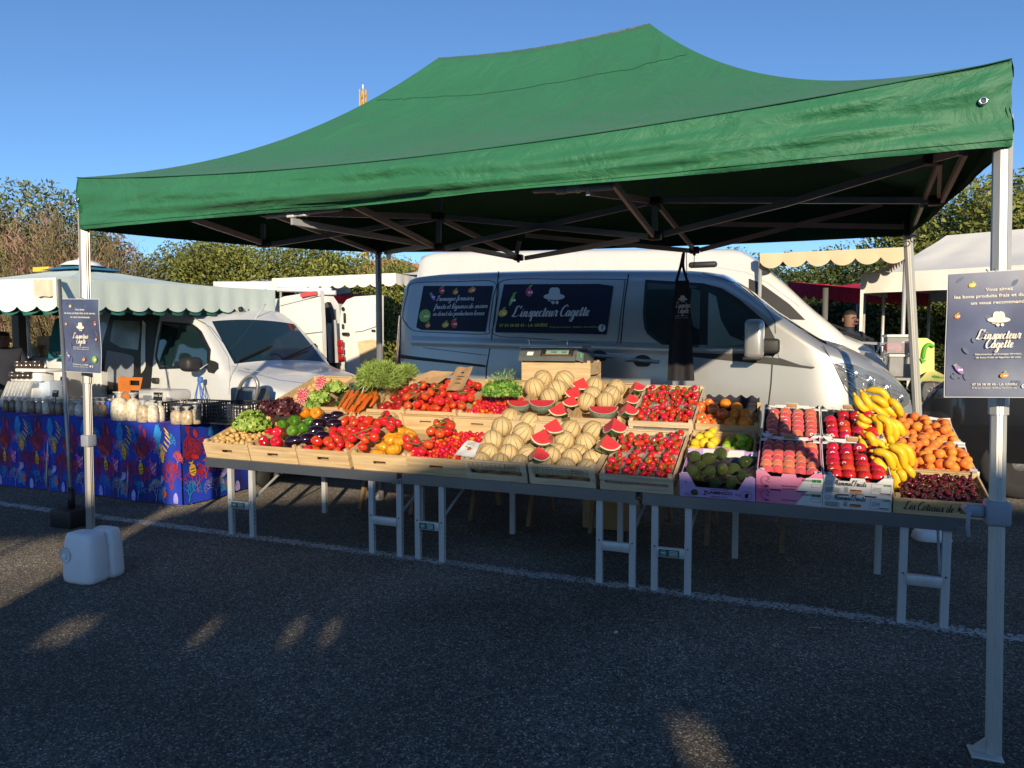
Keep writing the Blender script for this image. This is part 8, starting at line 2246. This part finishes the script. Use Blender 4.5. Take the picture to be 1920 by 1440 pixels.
# bananas
def zp(X, Y): return (1500 + X / 4.8, 700 + Y / 4.8)
BN = [("yellow banana bunch at the top in front of the van headlight", .80, [[(495, 200), (540, 290), (620, 350)], [(555, 170), (610, 260), (675, 350)], [(598, 150), (740, 165), (808, 300)], [(640, 210), (730, 250), (790, 310)], [(600, 260), (700, 330), (800, 400)], [(680, 250), (800, 330), (870, 385)], [(800, 230), (870, 290), (915, 385)]]),
      ("yellow green banana bunch second from the top", .56, [[(530, 365), (570, 410), (640, 440)], [(520, 425), (555, 465), (635, 490)], [(640, 390), (715, 440), (700, 585)], [(690, 385), (790, 440), (805, 580)], [(760, 400), (850, 480), (862, 605)], [(800, 420), (885, 470), (932, 565)], [(700, 500), (730, 580), (770, 640)], [(800, 540), (820, 600), (835, 640)]]),
      ("yellow banana bunch third from the top, left of the apricots", .36, [[(590, 535), (650, 590), (685, 695)], [(545, 590), (590, 680), (660, 730)], [(515, 660), (560, 740), (660, 800)], [(650, 590), (740, 640), (800, 700)]]),
      ("large yellow banana bunch lowest, hanging over the tray front", .15, [[(660, 700), (780, 730), (845, 862)], [(665, 770), (730, 830), (810, 955)], [(770, 690), (870, 760), (915, 900)], [(800, 650), (910, 710), (945, 860)], [(850, 640), (970, 690), (1010, 835)], [(820, 850), (880, 940), (858, 1050)], [(880, 870), (925, 910), (925, 970)], [(930, 820), (985, 870), (1020, 935)]])]
for lab, t0_, lst in BN:
    pts = [[S(*zp(*q), t0_ + .012 * (k % 3) - .02 * (i == 1)) for i, q in enumerate(b)] for k, b in enumerate(lst)]
    c = sum((p[0] for p in pts), Vector()) / len(pts); t = thing("banana_bunch", lab, "bananas", tuple(c), "bunches of bananas")
    for p in pts:
        L = sum((p[i + 1] - p[i]).length for i in range(2)); r0 = .0225 if L > .12 else .019
        m = MB("banana"); sp_ = smooth(p, 6); n = len(sp_) - 1; rs = [r0 * (.42 + .58 * min(1, min(k, n - k) / (n * .22))) for k in range(n + 1)]
        m.tube(sp_, rs, 7); m.m = "bananatip"; m.tube([sp_[-1], sp_[-1] + (sp_[-1] - sp_[-2]).normalized() * .006], r0 * .36, 6)
        m.m = "banana"; m.tube([sp_[0], sp_[0] + (sp_[0] - sp_[1]).normalized() * .02], [r0 * .42, r0 * .32], 6); m.build("banana", t)
# ---------------------------------------------------------------- scale, paper bags, flyer
mat("scalegrey", (.10, .11, .11), .45); mat("lcd", (.22, .36, .30), .3); mat("steel", (.6, .6, .6), .2, .9); mat("stickgreen", (.03, .45, .12), .5)
a = S(974, 672, 1.52); b = S(1080, 650, 1.52); wS = b.x - a.x; xS = a.x; zS = scz
t = thing("weighing_scale", "dark grey electronic weighing scale with lit display on its crate", "scale", (xS + wS / 2, 1.6, zS))
m = MB("scalegrey"); m.prism([(xS, 1.50, zS), (xS, 1.50, zS + .035), (xS, 1.56, zS + .10), (xS, 1.86, zS + .10), (xS, 1.86, zS)], (wS, 0, 0)); m.prism([(xS + wS + .001, 1.52, zS + .01), (xS + wS + .001, 1.54, zS + .085), (xS + wS + .001, 1.86, zS + .085), (xS + wS + .001, 1.86, zS + .01)], (.06, .0, -.02)); m.build("housing", t)
m = MB("steel"); m.rbox((xS + wS * .52, 1.71, zS + .114), (wS * 1.1, .3, .014), .004, 2); m.build("pan", t)
m = MB("steel"); m.tube(smooth([(xS + wS * .12, 1.6, zS + .12), (xS + wS * .12, 1.6, zS + .165), (xS + wS * .14, 1.6, zS + .17), (xS + wS * .78, 1.6, zS + .17), (xS + wS * .8, 1.6, zS + .165), (xS + wS * .8, 1.6, zS + .12)], 3), .004, 6); m.build("rail", t)
sl = math.atan2(.06, .065); rotS = Matrix.Rotation(-(math.pi / 2 - math.atan2(.065, .06)) , 3, 'X')
def onsc(u, v, o=.0): return Vector((xS + wS * u, 1.50 + .06 * v - o * .74, zS + .035 + .065 * v + o * .68))
m = MB("ink"); m.add([onsc(.38, .12, .002), onsc(.95, .12, .002), onsc(.95, .92, .002), onsc(.38, .92, .002)], [(0, 1, 2, 3)]); fc = m.build("display_frame", t)
m = MB("lcd"); m.add([onsc(.47, .3, .004), onsc(.87, .3, .004), onsc(.87, .82, .004), onsc(.47, .82, .004)], [(0, 1, 2, 3)]); ds = m.build("display", t)
m = MB("ink"); Yd = (onsc(0, 1) - onsc(0, 0)).normalized(); plain(m, "8888", onsc(.56, .42, .006), (1, 0, 0), Yd, .03, width=wS * .1); plain(m, "8888", onsc(.75, .42, .006), (1, 0, 0), Yd, .03, width=wS * .08); m.build("digits", ds)
m = MB("iora"); m.tube([onsc(.42, .2, .005), onsc(.92, .2, .005), onsc(.92, .88, .005), onsc(.42, .88, .005)], .0012, 4, close=True); m.build("keypad_edge", fc)
m = MB("white"); m.add([onsc(.14, .15, .003), onsc(.25, .15, .003), onsc(.25, .6, .003), onsc(.14, .6, .003)], [(0, 1, 2, 3)]); m.build("label", t)
m = MB("stickgreen"); m.box((xS + wS + .045, 1.515, zS + .045), (.014, .004, .035)); m.build("sticker", t)
m = MB("black")
for u in (.1, .9): m.tube([(xS + wS * u, 1.6, zS - .008), (xS + wS * u, 1.6, zS + .001)], .012, 8)
m.build("foot", t)
def paper(name, lab, corn, th, prints=True):
    c = sum(corn, Vector()) / 4; t = thing(name, lab, "paper bag", tuple(c)); m = MB("kraft"); TL, TR, BR, BL = corn; n = (TR - TL).cross(BL - TL).normalized(); n = -n if n.z < 0 else n
    P = [[TL.lerp(TR, i / 8).lerp(BL.lerp(BR, i / 8), j / 8) + n * (.004 * math.sin(i * 1.1 + j * .7)) for i in range(9)] for j in range(9)]
    for k in range(th): m.grid([[p - n * (.004 * k) + Vector((.004 * k * (-1) ** k, 0, 0)) for p in r] for r in P])
    ob = m.build("sheets", t); X = (TR - TL).normalized(); Y = (TL - BL).normalized(); ctr = TL.lerp(BR, .5) + n * .006; w = (TR - TL).length
    m = MB("ink"); hat(m, TL.lerp(TR, .55).lerp(BL.lerp(BR, .55), .28) + n * .006, X, Y, w * .22, "ink"); m.m = "ink"; script(m, "L'inspecteur", TL.lerp(TR, .3).lerp(BL.lerp(BR, .3), .45) + n * .006, X, Y, w * .055, .3, width=w * .45); script(m, "Cagette", TL.lerp(TR, .35).lerp(BL.lerp(BR, .35), .56) + n * .006, X, Y, w * .055, .3, width=w * .3)
    q = TL.lerp(TR, .52).lerp(BL.lerp(BR, .52), .72) + n * .006; m.bar(q - X * w * .16, q + X * w * .16, w * .06, .001, up=tuple(n)); m.build("print", ob)
f4 = FR["r4"]
paper("paper_bags", "stack of flat kraft paper bags lying over the back row tomatoes", [onplane(f4, 809, 695, .25), onplane(f4, 850, 697, .23), onplane(f4, 816, 721, .17), onplane(f4, 773, 710, .19)], 3)
paper("paper_bag", "single kraft paper bag leaning upright over the tomatoes", [onplane(f4, 857, 688, .24), onplane(f4, 887, 688, .24), onplane(f4, 868, 731, .16), onplane(f4, 835, 733, .16)], 1)
f5 = FR["chertom"]; corn = [onplane(f5, 876, 826, .165), onplane(f5, 902, 830, .16), onplane(f5, 888, 857, .14), onplane(f5, 850, 854, .15)]
t = thing("flyer", "white printed flyer lying on the cherry tomatoes beside the melons", "flyer", tuple(sum(corn, Vector()) / 4)); m = MB("white"); m.grid([[corn[0].lerp(corn[1], i / 6).lerp(corn[3].lerp(corn[2], i / 6), j / 6) + Vector((0, 0, .004 * math.sin(i + j))) for i in range(7)] for j in range(7)]); sh = m.build("sheet", t)
m = MB("iora"); TL, TR, BR, BL = corn; X = (TR - TL).normalized(); Y = (TL - BL).normalized(); r2 = random.Random(2)
for k in range(12): m.m = ("ired", "igrn", "iora", "navysign")[k % 4]; disc(m, TL.lerp(TR, r2.uniform(.1, .9)).lerp(BL.lerp(BR, .5), r2.uniform(.42, .62)) + Vector((0, -.004, .008)), X, Y, .009, .006)
m.m = "ink"
for k in range(3): q = TL.lerp(TR, .2).lerp(BL.lerp(BR, .2), .12 + k * .08) + Vector((0, -.003, .007)); m.bar(q, q + X * .06, .003, .001)
m.build("print", sh)
# ================================================================= small litter on the asphalt
mat("dryleaf", (.38, .20, .06), .7); mat("straw_bit", (.55, .50, .38), .7)
for i, (x, y, s, a, mt, lab) in enumerate(((5, 1141, .03, .4, "dryleaf", "small orange dry leaf on the asphalt at the left edge"), (1155, 1190, .012, 1.0, "straw_bit", "tiny pale scrap of paper on the asphalt below the middle table"),
        (910, 1378, .010, .2, "dryleaf", "tiny brown scrap low in the middle of the foreground"), (1527, 1181, .03, .05, "straw_bit", "thin pale straw lying on the asphalt right of centre"), (905, 1040, .02, 1.3, "straw_bit", "thin pale straw under the middle table"),
        (880, 862, .0, 0, "dryleaf", ""), (352, 948, .04, .5, "dryleaf", "brown leaf scraps beside the curved legs of the left table"), (300, 955, .03, 1.9, "dryleaf", "brown leaf scrap just below the corner of the blue cloth"))):
    if not lab: continue
    p = G(x, y); m = MB(mt); d = Vector((math.cos(a), math.sin(a), 0)); n = Vector((-d.y, d.x, 0)); w = .45 if mt == "dryleaf" else (.9 if s < .015 else .06)
    P = [[p + d * s * (u - 2) / 2 + n * s * w * (v - 1) * (1 - ((u - 2) / 2) ** 2 * .8) + Vector((0, 0, .006 + .004 * abs(v - 1) + .002 * u)) for v in range(3)] for u in range(5)]
    m.grid(P); one(m, "dry_leaf" if mt == "dryleaf" else "scrap", lab, "litter", tuple(p))
